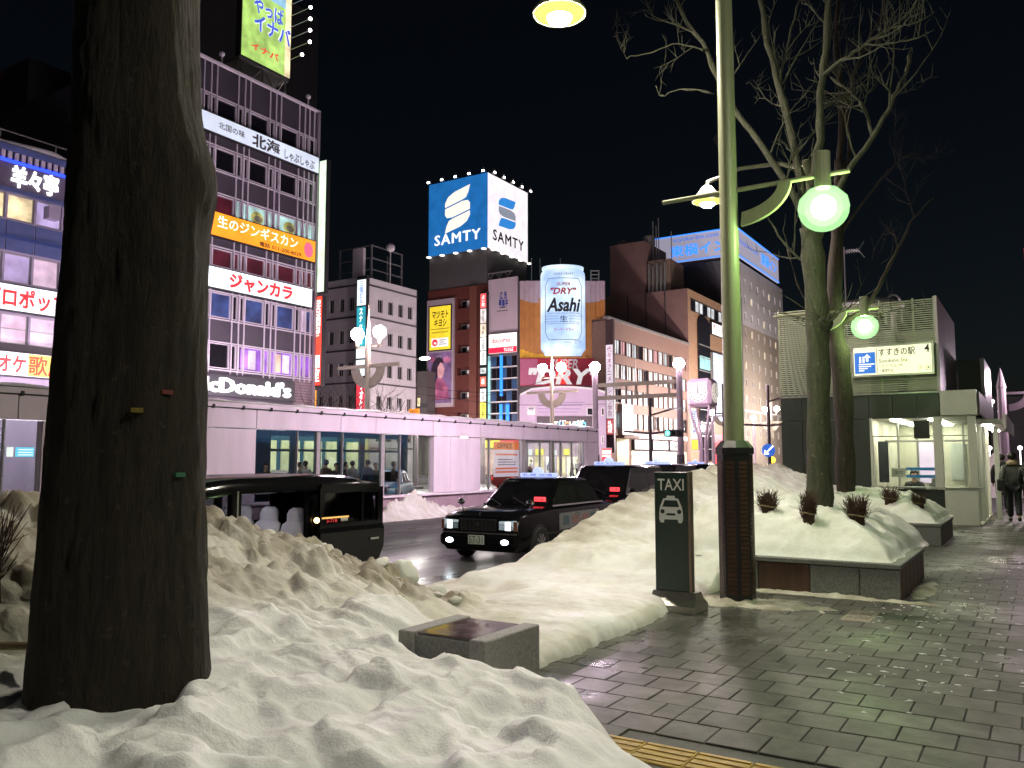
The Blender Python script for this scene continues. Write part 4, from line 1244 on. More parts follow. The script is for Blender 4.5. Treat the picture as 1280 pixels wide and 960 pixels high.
    # matching glazing at the back
for a0, a1 in [(2, 4), (34.6, 35.2)]:
    MB().fbox(Fr((HX - 3.9, 0, 0), (0, 1, 0), (1, 0, 0)), a0, a1, ROADZ, 2.9, -.1, .1).build('rear_wall', M_pinklit, hh)
MB().box(HX - 3.9, HX - .25, 2, 35.2, -.16, -.1).build('inner_floor', mat('floor_grey', (.3, .29, .28), .4, var=.15), hh)
MB().box(HX - 3.9, HX - .2, 2, 35.2, 2.72, 2.78).build('inner_ceiling', M_white, hh)
for q_ in range(10):
    MB().fbox(Fr((HX - 3.9, 0, 0), (0, 1, 0), (1, 0, 0)), 4 + q_ * 3.06 + .03, 4 + (q_ + 1) * 3.06 - .03, .3, 2.7, 0, .015).build('rear_pane', M_glass, hh)
MB().box(HX - 4.0, HX - .22, 35.0, 35.18, 2.42, 2.91).build('end_fascia', M_pinklit, hh)
for q_ in range(4): MB().box(HX - 3.95 + q_ * .93, HX - 3.95 + (q_ + 1) * .93 - .05, 35.08, 35.095, .05, 2.42).build('end_pane', M_glass, hh)
M_strip = glow('strip_light', (1, .9, .92), 14, True)
for y in (6.5, 12, 17.5, 20.5, 27, 31):
    MB().box(HX - 2.2, HX - 2.0, y - .6, y + .6, 2.66, 2.715).build('ceiling_strip', M_strip, hh)
# a notice sheet behind the glass, the orange-headed notice board, a lit timetable
MB().fbox(FHD, 15.75, 16.3, .78, 1.32, -.2, -.18).build('notice_sheet', M_white, hh)
FP = Fr((HX - .22, 0, 0), (0, 1, 0), (1, 0, 0))
nb = thing('notice_board', 'white notice board with an orange header behind the tram stop window', 'notice board', (HX - .22, 27.4, .9))
MB().fbox(FP, 26.75, 28.55, .95, 2.0, -.03, 0).build('board', glow('board_paper', (.82, .66, .80), .5), nb)
MB().fbox(FP, 26.75, 28.55, 2.0, 2.3, -.03, .004).build('header', glow('board_orange', (.85, .20, .05), .6), nb)
text(nb, FP, 'OFFICE', 27.5, 2.15, 1.1, .2, M_ink2, .012, bold=.02)
for z, c_ in ((1.82, 'r'), (1.28, 'r'), (1.14, 'r')):
    MB().fbox(FP, 26.85, 28.45, z - .04, z + .03, .001, .006).build('notice_line', glow('line_orange', (.8, .16, .08), .55), nb)
text(nb, FP, '乗車券売場のご案内\n営業時間 10:00-19:00', 27.6, 1.55, 1.4, .3, mat('ink_violet', (.15, .12, .3), .5, var=0), .008) if False else \
    MB().fbox(FP, 27.0, 28.3, 1.5, 1.54, .001, .006).fbox(FP, 27.0, 28.1, 1.6, 1.64, .001, .006).fbox(FP, 27.0, 28.3, 1.4, 1.44, .001, .006).build('notice_line', mat('ink_violet', (.15, .12, .3), .5, var=0), nb)
XT = HX - 3.4
_y = lambda px: float(at_x(px, 566, XT)[1]); _z = lambda py: float(at_x(25, py, XT)[2])
tt = thing('route_display', 'small blue and white lit route display inside the left window', 'display', (XT, _y(25), _z(574)))
FT = Fr((XT, 0, 0), (0, 1, 0), (1, 0, 0))
MB().fbox(FT, _y(8), _y(15), _z(571), _z(559), 0, .06).build('white_panel', glow('disp_white', (.9, .95, .9), 1.0), tt)
MB().fbox(FT, _y(19), _y(41), _z(571), _z(559), 0, .06).build('blue_panel', glow('disp_blue', (.15, .6, .85), 1.0), tt)
for py in (562, 565.5, 568.5):
    MB().fbox(FT, _y(21), _y(39), _z(py + .6), _z(py - .6), .061, .066).build('text_row', glow('disp_row', (.9, 1, 1), 1.2), tt)
def lumpy(name, label, pts, w, hgt, seed, parent=None, cat='snow'):
    """ploughed snow lying along a wall, as a heightfield"""
    pass
def wall_snow(x, y):
    e = lerp([14, 16, 18, 19.5, 20.8, 21.6, 22.6, 24, 30, 36], [.55, .25, .22, .3, .5, .75, .4, .22, .18, .15], y)
    z = e * np.exp(-((x - HX - .05) / .42) ** 2) * (1 + 1.1 * fbm(x * 4, y * 4, 4, 3) + .5 * fbm(x * 11, y * 11, 2, 5)) + ROADZ - .03
    return z, .15 + .2 * vnoise(x * 3, y * 3, 4)
height_mesh('wall_foot_snow', np.arange(HX - .05, HX + 1.2, .05), np.arange(10, 36, .05), wall_snow, 'ploughed pinkish snow along the foot of the tram stop wall', 'snow',
            keep=lambda x, y, z: z > ROADZ + .01)
def roof_snow(x, y):
    z = 3.075 + .07 * sstep(HX + .03, HX - .25, x) * (.6 + 1.2 * vnoise(x * 2, y * 2, 3))
    return z, .1 + 0 * x
height_mesh('roof_snow', np.arange(HX - 3.9, HX + .06, .12), np.arange(2.05, 35.1, .12), roof_snow, 'thin snow layer on the flat tram stop roof', 'snow')
md = MB().box(-22.2, -17.1, -60, 36.5, ROADZ - .01, -.17).build('median', M_conc); tag(md, kind='structure')

# ================================================================== tram behind the headhouse
M_trblue = mat('tram_blue', (.02, .10, .22), .3, var=.1)
tr = thing('tram', 'dark blue tram with lit windows standing behind the tram stop', 'tram', (-25.2, 24.6, ROADZ))
ops = []
ty = [21.3 + i * 1.27 for i in range(6)]
for y in ty:
    ops.append((y, y + .98, 2.02, 2.5)); ops.append((y, y + .98, 1.05, 1.92))
FTR = FX(-24.0)
mb = MB(); wall_openings(mb, FTR, 20.2, 29.2, -.05, 3.0, ops, .1)
mb.box(-26.4, -24.0, 20.2, 29.2, 3.0, 3.15); mb.box(-26.4, -26.3, 20.2, 29.2, 0, 3.0); mb.box(-26.4, -24.0, 20.1, 20.2, 0, 3.1)
mb.box(-26.3, -24.1, 20.2, 29.2, .3, .35)
mb.build('car_body', M_trblue, tr)
for y in ty:
    MB().fbox(FTR, y, y + .98, 1.05, 1.92, -.06, -.05).build('window_pane', M_glass, tr)
    MB().fbox(FTR, y, y + .98, 2.02, 2.5, -.06, -.05).build('window_pane', M_glass, tr)
    MB().box(-26.28, -26.2, y, y + .98, 1.1, 2.4).build('far_window', lit('tram_inside', (1, .86, .58), .55, .5), tr)
MB().box(-25.4, -25.0, 20.5, 28.9, 2.88, 2.94).build('ceiling_strip', glow('tram_strip', (1, .88, .64), 22, True), tr)
MB().box(-24.6, -24.02, 20.6, 28.8, .35, .8).build('bench_row', mat('seat_blue', (.03, .1, .2), .7), tr)

# ================================================================== left restaurant block
FXM = FX(-40)
lb = thing('restaurant_building', 'violet-lit restaurant block with railing and snow along its roof', 'building', (-40, 18, -.12))
M_lav = mat('wall_lavender', (.30, .27, .36), .55, var=.1, scale=1)
M_blu = mat('wall_blue', (.07, .10, .24), .5, var=.15, scale=2)
y0, y1 = 6.0, 27.3
mb = MB(); wr = []
cols = [y0 + .15 + i * 1.32 for i in range(16)]
for (b0, b1) in ((12.8, 14.0), (9.85, 11.2), (6.98, 8.35)):
    for c_ in cols: wr.append((c_ + .05, c_ + 1.27, b0, b1))
wall_openings(mb, FXM, y0, y1, -.12, 16.2, wr, .2)
mb.box(-55, -40, y1 - .2, y1, -.1, 16.2); mb.box(-55, -40, y0, y1, 16.1, 16.15)
mb.build('wall', M_lav, lb)
sel = [L_pink, L_pink, lit('lit_violet', (.55, .45, .75), .45, .5), L_pink, lit('lit_rose', (.8, .6, .75), .5, .5)]
for i, o_ in enumerate(wr):
    pn = L_warm if (o_[2] > 12 and 15 < o_[0] < 20.4) else sel[(i * 7) % 5]
    window(lb, FXM, *o_, pn, M_steel, -.14, .05, mull=0, trans=1 if o_[2] < 8 else 0)
i_ac = MB().fbox(FXM, 21.05, 21.6, 13.15, 13.75, .0, .5).build('window_unit', M_lav, lb)
for c_ in cols:
    MB().fbox(FXM, c_ + .03, c_ + 1.29, 11.3, 12.7, .0, .06).build('spandrel_panel', M_blu, lb)
MB().fbox(FXM, y0, y1, 11.85, 12.0, .05, .16).build('blue_rail', mat('rail_navy', (.03, .06, .2), .4), lb)
MB().fbox(FXM, y0, y1, 14.02, 14.2, 0, .22).build('sign_ledge', M_blu, lb)
MB().fbox(FXM, y0, y1, 14.2, 15.4, 0, .14).build('sign_band', mat('band_mauve', (.12, .10, .15), .5), lb)
MB().fbox(FXM, y0, y1, 15.42, 15.52, 0, .24).build('led_line', glow('led_blue', (.02, .05, 1.0), 2.2), lb)
for i in range(70):
    a = y0 + .1 + i * .305
    MB().fbox(FXM, a, a + .17, 15.56, 15.92, .1, .2).build('grille_bar', mat('grille_pale', (.5, .45, .5), .5), lb)
MB().fbox(FXM, y0, y1, 15.54, 15.94, 0, .08).build('grille_back', M_blk, lb)
MB().fbox(FXM, y0, y1, 15.95, 16.2, 0, .3).build('parapet', M_blu, lb)
mb = MB().fbox(FXM, y0, y1, 16.98, 17.03, -.3, -.25)
for i in range(9): mb.fbox(FXM, y0 + i * 2.6, y0 + i * 2.6 + .05, 16.2, 17, -.3, -.25)
mb.build('roof_railing', M_steel, lb)
ob = height_mesh('roof_snow', np.arange(-41.5, -39.6, .08), np.arange(y0, y1, .1), lambda x, y: (16.2 + .28 * sstep(-39.62, -39.85, x) * (.6 + .9 * vnoise(x * 2, y * 1.3, 2)), .05 + 0 * x), 'snow curling over the restaurant block roof edge', 'snow')
t = thing('restaurant_lettering', 'large white glowing brush letters on the violet restaurant block', 'sign', (-39.8, 20.9, 14.2))
text(t, FXM, '羊々亭', 20.5, 14.82, 2.2, 1.05, M_wlit, .22, bold=.035, thick=.06)
def fsign(name, label, y0, y1, z0, z1, face, txts, depth=.3, rim=None, fr=FXM, rimw=.06, back=0.0):
    s_ = sign(name, label, 'sign', fr, y0, y1, z0, z1, face, depth, rim or M_blk, rimw=rimw, back=back)
    for (bd, a, b_, w, h_, m_, bo) in txts:
        text(s_, fr, bd, a, b_, w, h_, m_, s_['_c'], bold=bo)
    return s_
P_white = lit('face_white', (.86, .95, 1.0), .88, .1)
P_cream = lit('face_cream', (1, .95, .88), .95, .12)
fsign('fascia_sign', 'white lit sign with crimson kana on the violet block', 14, 26.8, 8.42, 9.72, P_white, [('パロポップ', 20.35, 9.07, 3.9, .95, M_inkr, .03)])
s_ = fsign('fascia_sign', 'lower karaoke sign in red and white on the violet block', 14, 26.8, 5.42, 6.6, P_cream, [('カラオケ', 19.15, 6.0, 2.6, .8, M_inkr, .03), ('歌屋', 21.45, 6.0, 1.8, .95, glow('letter_scarlet', (.9, .05, .02), 1.0), .02)])
MB().fbox(FXM, 20.55, 22.5, 5.5, 6.52, .3, .318).build('yellow_patch', glow('patch_yellow', (1, .72, .12), .9), s_)
MB().fbox(FXM, y0, y1, 6.62, 6.95, 0, .2).build('dark_band', M_blk, lb)

# ================================================================== grey corner building with eatery signs
mc = thing('corner_building', 'dark grey corner office block with white mullions and stacked eatery signs', 'building', (-40, 33, -.12))
M_mcw = mat('panel_slate', (.075, .066, .085), .5, var=.12, scale=1.2)
M_mcl = mat('mullion_white', (.74, .70, .76), .45, var=.05)
yL, yR = 27.5, 38.9
ops = []; rows = [(21.75, 22.9), (18.6, 19.9), (15.98, 17.1), (12.85, 13.9), (9.85, 11.3), (6.9, 8.35)]
bays = [28.28 + i * 2.46 for i in range(5)]
cells_ = []
for y in bays:
    for (o0, o1, main) in ((0, 1.42, True), (1.55, 1.92, False), (2.08, 2.40, False)):
        a0, a1 = y + o0, min(y + o1, yR - .15)
        if a1 - a0 > .15: cells_.append((a0, a1, main))
for r_ in rows:
    for a0, a1, mn in cells_: ops.append((a0, a1, r_[0], r_[1]))
mb = MB(); wall_openings(mb, FXM, yL, yR, -.12, 24.9, ops, .22)
mb.box(-58, -40, yR - .1, yR, -.1, 24.9); mb.box(-58, -40.0, yL, yR, 24.8, 24.85); mb.box(-58, -40, yL, yL + .1, -.1, 24.9)
mb.build('wall', M_mcw, mc)
L_night = lit('lit_nightblue', (.03, .05, .16), .7, .8); L_purple = lit('lit_purple', (.28, .10, .55), .8, .7)
for ri, r_ in enumerate(rows):
    for ci, (a0, a1, mn) in enumerate(cells_):
        pn = M_pdark
        if ri == 2: pn = L_wine if ci < 4 else L_mint
        if ri == 3: pn = L_wine
        if ri == 4: pn = L_night if mn else (L_pink if ci % 3 == 2 and ci > 9 else M_pdark)
        if ri == 5: pn = (M_pdark if ci < 6 else L_purple)
        window(mc, FXM, a0, a1, r_[0], r_[1], pn, M_mcl, -.12, .05, proud=.14)
for y in bays + [yR - .35]:
    for o0 in (-.06, 1.5, 2.0):
        if yL < y + o0 < yR: MB().fbox(FXM, y + o0 - .022, y + o0 + .022, 6.6, 24.9, -.01, .09).build('vertical_fin', M_mcl, mc)
for z in (24.9, 22.98, 21.66, 20.0, 18.5, 17.2, 15.9, 14.0, 12.78, 11.36, 9.75, 8.42, 6.8):
    MB().fbox(FXM, yL, yR, z - .035, z + .035, -.01, .06).build('floor_line', M_mcl, mc)
MB().fbox(FXM, yL, yR + .05, 24.9, 25.05, -.4, .12).build('parapet_cap', M_mcl, mc)
MB().fbox(FXM, yR - .16, yR + .05, 5, 24.9, -.05, .14).build('corner_post', mat('post_grey', (.25, .22, .26), .5), mc)
# poster panels in the second floor windows, shapes of food in the fourth
pf = Fr((-40.09, 0, 0), (0, 1, 0), (1, 0, 0))
for a, c_ in ((33.3, (.5, .22, .85)), (33.9, (.75, .7, .8)), (35.9, (.85, .62, .45)), (36.6, (.8, .75, .8)), (37.4, (.45, .18, .8)), (30.5, (.8, .8, .82))):
    MB().fbox(pf, a - .28, a + .28, 7.05, 8.2, .0, .02).build('window_poster', lit('poster_%d' % int(a * 10), c_, .55, .5), mc)
for a, z in ((34.0, 16.45), (36.6, 16.45)):
    MB().sphere((-40.06, a, z), .5, 14, 8, (.06, 1.0, .75)).build('food_picture', lit('poster_dish', (.42, .40, .12), .6, .8), mc)
    MB().sphere((-40.03, a + .05, z - .05), .33, 14, 8, (.06, 1.0, .6)).build('food_picture', lit('poster_dish2', (.16, .14, .10), .6, .8), mc)
MB().fbox(FXM, 37.15, yR, 5.0, 6.7, 0, .05).build('siding', mat('siding_mauve', (.28, .2, .22), .6, var=.1), mc)
for i in range(9): MB().fbox(FXM, 37.2, yR - .05, 5.1 + i * .18, 5.13 + i * .18, .05, .07).build('siding_board', M_mcw, mc)
# shopfront under the signs
MB().fbox(FXM, yL + .3, yR - .3, .1, 4.6, -.1, .02).build('shopfront_glass', L_shop, mc)
M_bsh = mat('ink_brown', (.06, .045, .04), .6, var=0)
fsign('fascia_sign', 'pale blue lit sign with brown brush letters on the grey corner block', 27.8, 38.75, 20.55, 21.72, lit('face_paleblue', (.74, .82, 1.0), .62, .1),
      [('北国の味', 31.6, 21.15, 1.9, .42, M_bsh, .012), ('北海', 34.2, 21.12, 2.2, .85, M_bsh, .03), ('しゃぶしゃぶ', 37.0, 21.0, 2.6, .62, M_bsh, .015)])
s_ = fsign('fascia_sign', 'orange lit grill sign with white kana on the grey corner block', 27.8, 38.6, 14.5, 16.0, lit('face_orange', (1.0, .30, .02), .95, .15),
      [('生のジンギスカン', 33.9, 15.45, 6.2, .72, glow('letter_cream', (1, .95, .8), 1.1), .012), ('電話 011-200-8029', 35.6, 14.78, 3.4, .3, M_ink2, .02)])
MB().sphere((-39.7, 37.95, 15.25), .5, 12, 8, (.08, .85, 1.05)).build('pink_blot', glow('blot_pink', (.95, .12, .22), .9), s_)
fsign('fascia_sign', 'white-blue lit sign with bold red katakana on the grey corner block', 27.8, 38.4, 11.45, 12.76, P_white, [('ジャンカラ', 34.2, 12.1, 4.9, .95, M_inkr, .045)])
s_ = fsign('fascia_sign', 'charcoal fascia with glowing white bubble letters above the ground floor', 27.8, 37.1, 5.25, 6.55, mat('face_charcoal', (.045, .047, .055), .5), [], .25)
text(s_, FXM, "McDonald's", 33.05, 5.93, 7.3, .92, M_wlit, .38, bold=.045, thick=.1)
# projecting signs at the far corner
def blade(label, x0, x1, y, z0, z1, face, bodies, m_, th=.35, n=1):
    s_ = thing('blade_sign', label, 'sign', ((x0 + x1) / 2, y, z0))
    MB().box(x0, x1, y, y + th, z0, z1).build('casing', M_blk, s_)
    fr = FY(y - .012)
    MB().fbox(fr, x0 + .05, x1 - .05, z0 + .05, z1 - .05, -.01, .0).build('face_panel', face, s_)
    if bodies: vtext(s_, fr, bodies, (x0 + x1) / 2, z0 + .3, z1 - .3, (x1 - x0) * .66, m_, .015, .01)
    return s_
blade('tall pale green blade sign on the edge of the grey corner block', -39.95, -39.25, 39.0, 12.6, 21.6, lit('face_mint', (.70, .95, .66), .95, .2), '', M_ink2)
blade('red lit blade sign under the pale green one', -40.2, -39.35, 38.98, 6.4, 12.4, lit('face_red', (.95, .07, .04), .95, .35), '居酒屋 個室', M_wlit)
blade('thin orange neon post at the foot of the grey corner block', -39.9, -39.72, 38.99, 4.0, 6.2, glow('neon_orange', (1.0, .35, .05), 1.5), '', M_ink2, .15)
# roof billboard
bb = thing('roof_billboard', 'green roof billboard with blue kana lit by lamps on arms', 'billboard', (-42, 35.5, 25))
FBB = FX(-41.6)
MB().fbox(FBB, 33.6, 37.7, 27.2, 36, -.5, 0).build('panel_back', M_blk, bb)
gm = lit('billboard_green', (.42, .66, .16), .72, .35)
MB().fbox(FBB, 33.65, 37.2, 27.25, 31.9, 0, .03).build('field_picture', gm, bb)
MB().fbox(FBB, 33.65, 37.2, 31.9, 36, 0, .03).build('sky_picture', lit('billboard_sky', (.3, .55, .75), .7, .3), bb)
MB().fbox(FBB, 37.2, 37.68, 27.25, 36, 0, .04).build('edge_panel', lit('billboard_edge', (.9, .75, .45), .8, .4), bb)
M_bbt = glow('letter_royal', (.05, .10, .62), .8)
M_bbw = glow('letter_halo', (.9, .95, .95), .8)
for bd, a, z, w, h_ in (('やっぱ', 35.75, 31.1, 2.5, 1.15), ('イナバ', 36.1, 29.95, 3.1, 1.2)):
    text(bb, FBB, bd, a, z, w, h_, M_bbw, .05, bold=.07, name='letter_halo'); text(bb, FBB, bd, a, z, w, h_, M_bbt, .07, bold=.03)
text(bb, FBB, 'イナバの物置', 35.6, 28.1, 2.6, .5, M_inkr, .07, bold=.02) if False else text(bb, FBB, 'イナバ', 35.5, 28.2, 2.3, .5, M_inkr, .07, bold=.03)
mb = MB()
for y in (33.8, 35.6, 37.5):
    for x in (-41.8, -44):
        mb.tube([(x, y, 25), (x, y, 27.3)], .07, 6)
    mb.tube([(-41.8, y, 27.2), (-44, y, 25)], .05, 6)
for y in (33.8, 35.6):
    mb.tube([(-41.8, y, 25), (-41.8, y + 1.8, 27.2)], .05, 6); mb.tube([(-41.8, y + 1.8, 25), (-41.8, y, 27.2)], .05, 6)
mb.box(-44.2, -41.7, 33.6, 37.7, 27.0, 27.2)
mb.build('support_truss', M_steel, bb)
M_spot = glow('spot_white', (1, .98, .9), 14)
for z in (33.2, 32.4, 31.6, 30.8, 30.0, 29.2, 28.5):
    ln = 1.9 if z > 28.9 else 1.2
    a = MB().tube([(-41.6, 37.6, z), (-41.6 + ln, 37.65, z + .1)], .025, 5).build('lamp_arm', M_steel, bb)
    MB().sphere((-41.6 + ln, 37.65, z + .1), .11, 8, 6).build('arm_lamp', M_spot, a)
# rooftop bits
for y, z in ((31.2, 25.05), (38.2, 25.05)):
    r_ = thing('roof_vent', 'small pale rooftop vent above the grey corner block at %s' % ('its street corner' if y > 35 else 'the billboard foot'), 'roof vent', (-40.3, y, z))
    MB().tube([(-40.3, y, z), (-40.3, y, z + .7)], .06, 6).sphere((-40.3, y, z + .8), .17, 8, 6).build('vent', M_mcl, r_)
# dark towers behind
def tower(label, x0, x1, y0, y1, z1, col, z0=-.1):
    t_ = thing('tower_block', label, 'building', ((x0 + x1) / 2, y0, z0))
    MB().box(x0, x1, y0, y1, z0, z1).build('wall', mat('tower_%d' % int(abs(x0) * 7 + y0), col, .7, var=.2, scale=.1), t_)
    mb = MB()
    for k in range(int((z1 - 4) / 3.4)):
        mb.box(x0 - .05, x1 + .05, y0 - .05, y0 + .1, 4 + k * 3.4, 4.5 + k * 3.4)
    mb.build('floor_bands', mat('tower_band', (.05, .05, .055), .7), t_)
    return t_
tower('unlit black tower behind the violet restaurant block', -74, -62, 44, 60, 48, (.01, .01, .012))
tower('grey stepped tower far behind the violet block with a red beacon', -98, -84, 42, 56, 42, (.06, .06, .065))
bc = MB().sphere((-91, 42, 42.4), .22, 8, 6).tube([(-91, 42, 42), (-91, 42, 42.4)], .06, 5).build('beacon', glow('beacon_red', (1, .05, .03), 3)); tag(bc, 'red aircraft beacon on the grey stepped tower', 'beacon')
# ================================================================== grey office block across the junction
def px_x(px, y, py=450): return float(at_y(px, py, y)[0])
def px_z(px, py, y): return float(at_y(px, py, y)[2])
def qx_y(px, x, py=450): return float(at_x(px, py, x)[1])
def qx_z(px, py, x): return float(at_x(px, py, x)[2])
gx, gy = -47.0, 51.3
go = thing('office_building', 'pale grey office block with dark floor lines and rounded corner', 'building', (gx, gy, -.12))
M_off = mat('render_grey', (.42, .40, .42), .7, var=.1, scale=.6)
M_line = mat('line_dark', (.05, .045, .05), .6, var=0)
zt = 16.9; yR2 = 58.3; xL2 = -52.6
rowz = [14.1, 11.35, 8.6, 5.85, 3.1]; rh = 1.15
F1 = FX(gx); F2 = FY(gy)
ops1 = [(a, a + .62, z, z + rh) for z in rowz for a in (53.0, 54.35, 55.7, 57.0)]
ops2 = [(a, a + .55, z, z + rh) for z in rowz for a in (-52.1, -51.0, -49.8, -48.7)]
mb = MB(); wall_openings(mb, F1, gy + .8, yR2, -.1, zt, ops1, .25); wall_openings(mb, F2, xL2, gx - .8, -.1, zt, ops2, .25)
arc = [(gx - .8 + .8 * math.sin(R(q)), gy + .8 - .8 * math.cos(R(q))) for q in range(0, 91, 15)]
for p, q in zip(arc[:-1], arc[1:]): mb.quad((p[0], p[1], -.1), (q[0], q[1], -.1), (q[0], q[1], zt), (p[0], p[1], zt))
mb.box(xL2, gx - .9, gy + .9, yR2, zt - .1, zt - .05); mb.box(xL2, gx, yR2 - .1, yR2, -.1, zt)
mb.build('wall', M_off, go)
for o_ in ops1: window(go, F1, *o_, M_pdark, M_steel, -.15, .05, mull=1)
for o_ in ops2: window(go, F2, *o_, M_pdark, M_steel, -.15, .05, mull=1)
for z in (16.2, 13.5, 10.7, 7.95, 5.2, 2.5):
    mb = MB().fbox(F1, gy + .8, yR2, z, z + .14, -.02, .05).fbox(F2, xL2, gx - .8, z, z + .14, -.02, .05)
    for p, q in zip(arc[:-1], arc[1:]):
        mb.quad((p[0] + .04, p[1] - .04, z), (q[0] + .04, q[1] - .04, z), (q[0] + .04, q[1] - .04, z + .14), (p[0] + .04, p[1] - .04, z + .14))
    mb.build('floor_line', M_line, go)
# roof frame and white panel
mb = MB()
for x in (-51.5, -49.5, -47.8):
    for y in (53, 57): mb.box(x - .06, x + .06, y - .06, y + .06, zt, zt + 3.2)
for z in (zt + 1.0, zt + 2.0, zt + 3.1): mb.box(-51.6, -47.7, 52.95, 53.05, z, z + .08).box(-47.85, -47.75, 53, 57, z, z + .08)
mb.build('roof_frame', mat('frame_dim', (.10, .10, .11), .6), go)
MB().box(-49.5, -48.3, 52.5, 52.8, zt, zt + 2.9).build('roof_panel', M_off, go)
MB().tube([(-45.9 - 1.5, 55, zt), (-47.4, 55, zt + 3)], .05, 5).sphere((-47.4, 55, zt + 3.3), .4, 10, 7).build('roof_dish', M_off, go)
# vertical corner sign, four boxes on one blade
bs = thing('corner_blade_sign', 'vertical white and teal blade sign on the grey office corner', 'sign', (-46.6, 50.6, 3))
FCs = FY(50.55)
xa, xb = px_x(445.5, 50.55, 400), px_x(457.5, 50.55, 400)
MB().fbox(FCs, xa, xb, 5.6, px_z(450, 345, 50.55), -.35, 0).build('casing', M_blk, bs)
teal = lit('face_teal', (.04, .42, .52), .75, .3)
for (ya, yb, m_, tx, tm) in ((350, 382, P_white, '三信ビル', glow('letter_blue', (.04, .15, .6), .8)), (384, 433, teal, 'スナック街', M_wlit), (436, 448, P_white, '', None), (450, 470, P_white, '', None)):
    z1_, z0_ = px_z(450, ya, 50.55), px_z(450, yb, 50.55)
    MB().fbox(FCs, xa + .06, xb - .06, z0_, z1_, 0, .03).build('face_panel', m_, bs)
    if tx: vtext(bs, FCs, tx, (xa + xb) / 2, z0_ + .15, z1_ - .15, .42, tm, .045, .015)
rs_ = thing('red_blade_sign', 'small red sign with white kana below the teal blade sign', 'sign', (-46.6, 50.6, 5))
z1_, z0_ = px_z(452, 475, 50.5), px_z(452, 513, 50.5)
MB().fbox(FY(50.5), px_x(446, 50.5), px_x(459, 50.5), z0_, z1_, -.3, 0).build('face_panel', lit('face_red2', (.85, .05, .08), .85, .2), rs_)
vtext(rs_, FY(50.5), 'ラオケ', (px_x(446, 50.5) + px_x(459, 50.5)) / 2, z0_ + .1, z1_ - .1, .42, M_wlit, .02, .03)
# dim low building in the gap with a lit stair window
lo = tower('dim low building in the gap beside the grey office block', px_x(519, 73) - 1, px_x(533.5, 73), 73, 74.6, 11.5, (.10, .09, .09))
for z in (5.2, 7.6):
    MB().box(px_x(523, 73), px_x(526, 73), 72.9, 72.95, z, z + .9).build('window', L_warm if z > 7 else M_pdark, lo)
sg = thing('orange_notice', 'small orange lit notice above the tram stop roof', 'sign', (-38, 44.5, 3))
yy = 46.0
MB().fbox(FY(yy), px_x(512, yy), px_x(524, yy), px_z(518, 518, yy), px_z(518, 511, yy), -.1, 0).build('face_panel', glow('notice_orange', (1, .3, .03), .9), sg)
MB().box(px_x(518, yy) - .05, px_x(518, yy) + .05, yy, yy + .1, -.1, px_z(518, 518, yy)).build('post', M_steel, sg)
text(sg, FY(yy), '空車あり', px_x(518, yy), (px_z(518, 518, yy) + px_z(518, 511, yy)) / 2, (px_x(524, yy) - px_x(512, yy)) * .8, .2, M_ink2, .02, .01)

# ================================================================== brown corner tower with adverts
BY = 75.0
FB5 = FY(BY)
xb0, xb1 = px_x(535, BY, 400), px_x(610, BY, 400)
bw = thing('brown_building', 'reddish brown tower with recessed windows under the rooftop cube advert', 'building', ((xb0 + xb1) / 2, BY, -.12))
M_brn = mat('tile_redbrown', (.115, .035, .028), .5, var=.15, scale=1.5)
wz = [(px_z(580, b_, BY), px_z(580, t_, BY)) for t_, b_ in ((372, 385), (402, 412), (430, 441), (459, 469), (487, 499), (515, 528))]
wx0, wx1 = px_x(572, BY, 400), px_x(587, BY, 400)
ops = [(wx0, wx1, z0_, z1_) for z0_, z1_ in wz]
mb = MB(); wall_openings(mb, FB5, xb0, xb1, -.1, 21.0, ops, .7)
mb.box(xb0, xb1, BY + 1.5, 84, 20.8, 20.9); mb.box(xb1 - .1, xb1, BY + .01, 84, -.1, 21)
mb.fbox(FB5, wx0 - .1, wx1 + .1, -.1, 21, -.75, -.71)
mb.build('wall', M_brn, bw)
for z0_, z1_ in wz:
    window(bw, FB5, wx0 + .15, wx1 - .1, z0_ + .02, z1_ - .25, M_pdark, M_steel, -.55, .07, mull=1)
    MB().fbox(FB5, wx1 - .55, wx1 - .2, z0_ + .1, z1_ - .3, -.5, -.35).build('air_unit', M_white, bw)
MB().fbox(FB5, px_x(588, BY), px_x(597, BY), -.1, 20.9, -.02, .25).build('pilaster', mat('tile_redbrown2', (.16, .06, .045), .5, var=.1), bw)
# roof truss
mb = MB(); zr = 21.0
for i in range(10):
    x = xb0 + .3 + i * (xb1 - xb0 + 2.8) / 10
    mb.tube([(x, BY + .3, zr), (x + .8, BY + .3, zr + 1.1)], .06, 5); mb.tube([(x + .8, BY + .3, zr), (x, BY + .3, zr + 1.1)], .06, 5)
mb.box(xb0, xb1 + 3, BY + .25, BY + .37, zr + 1.05, zr + 1.2)
mb.build('roof_truss', M_steel, bw)
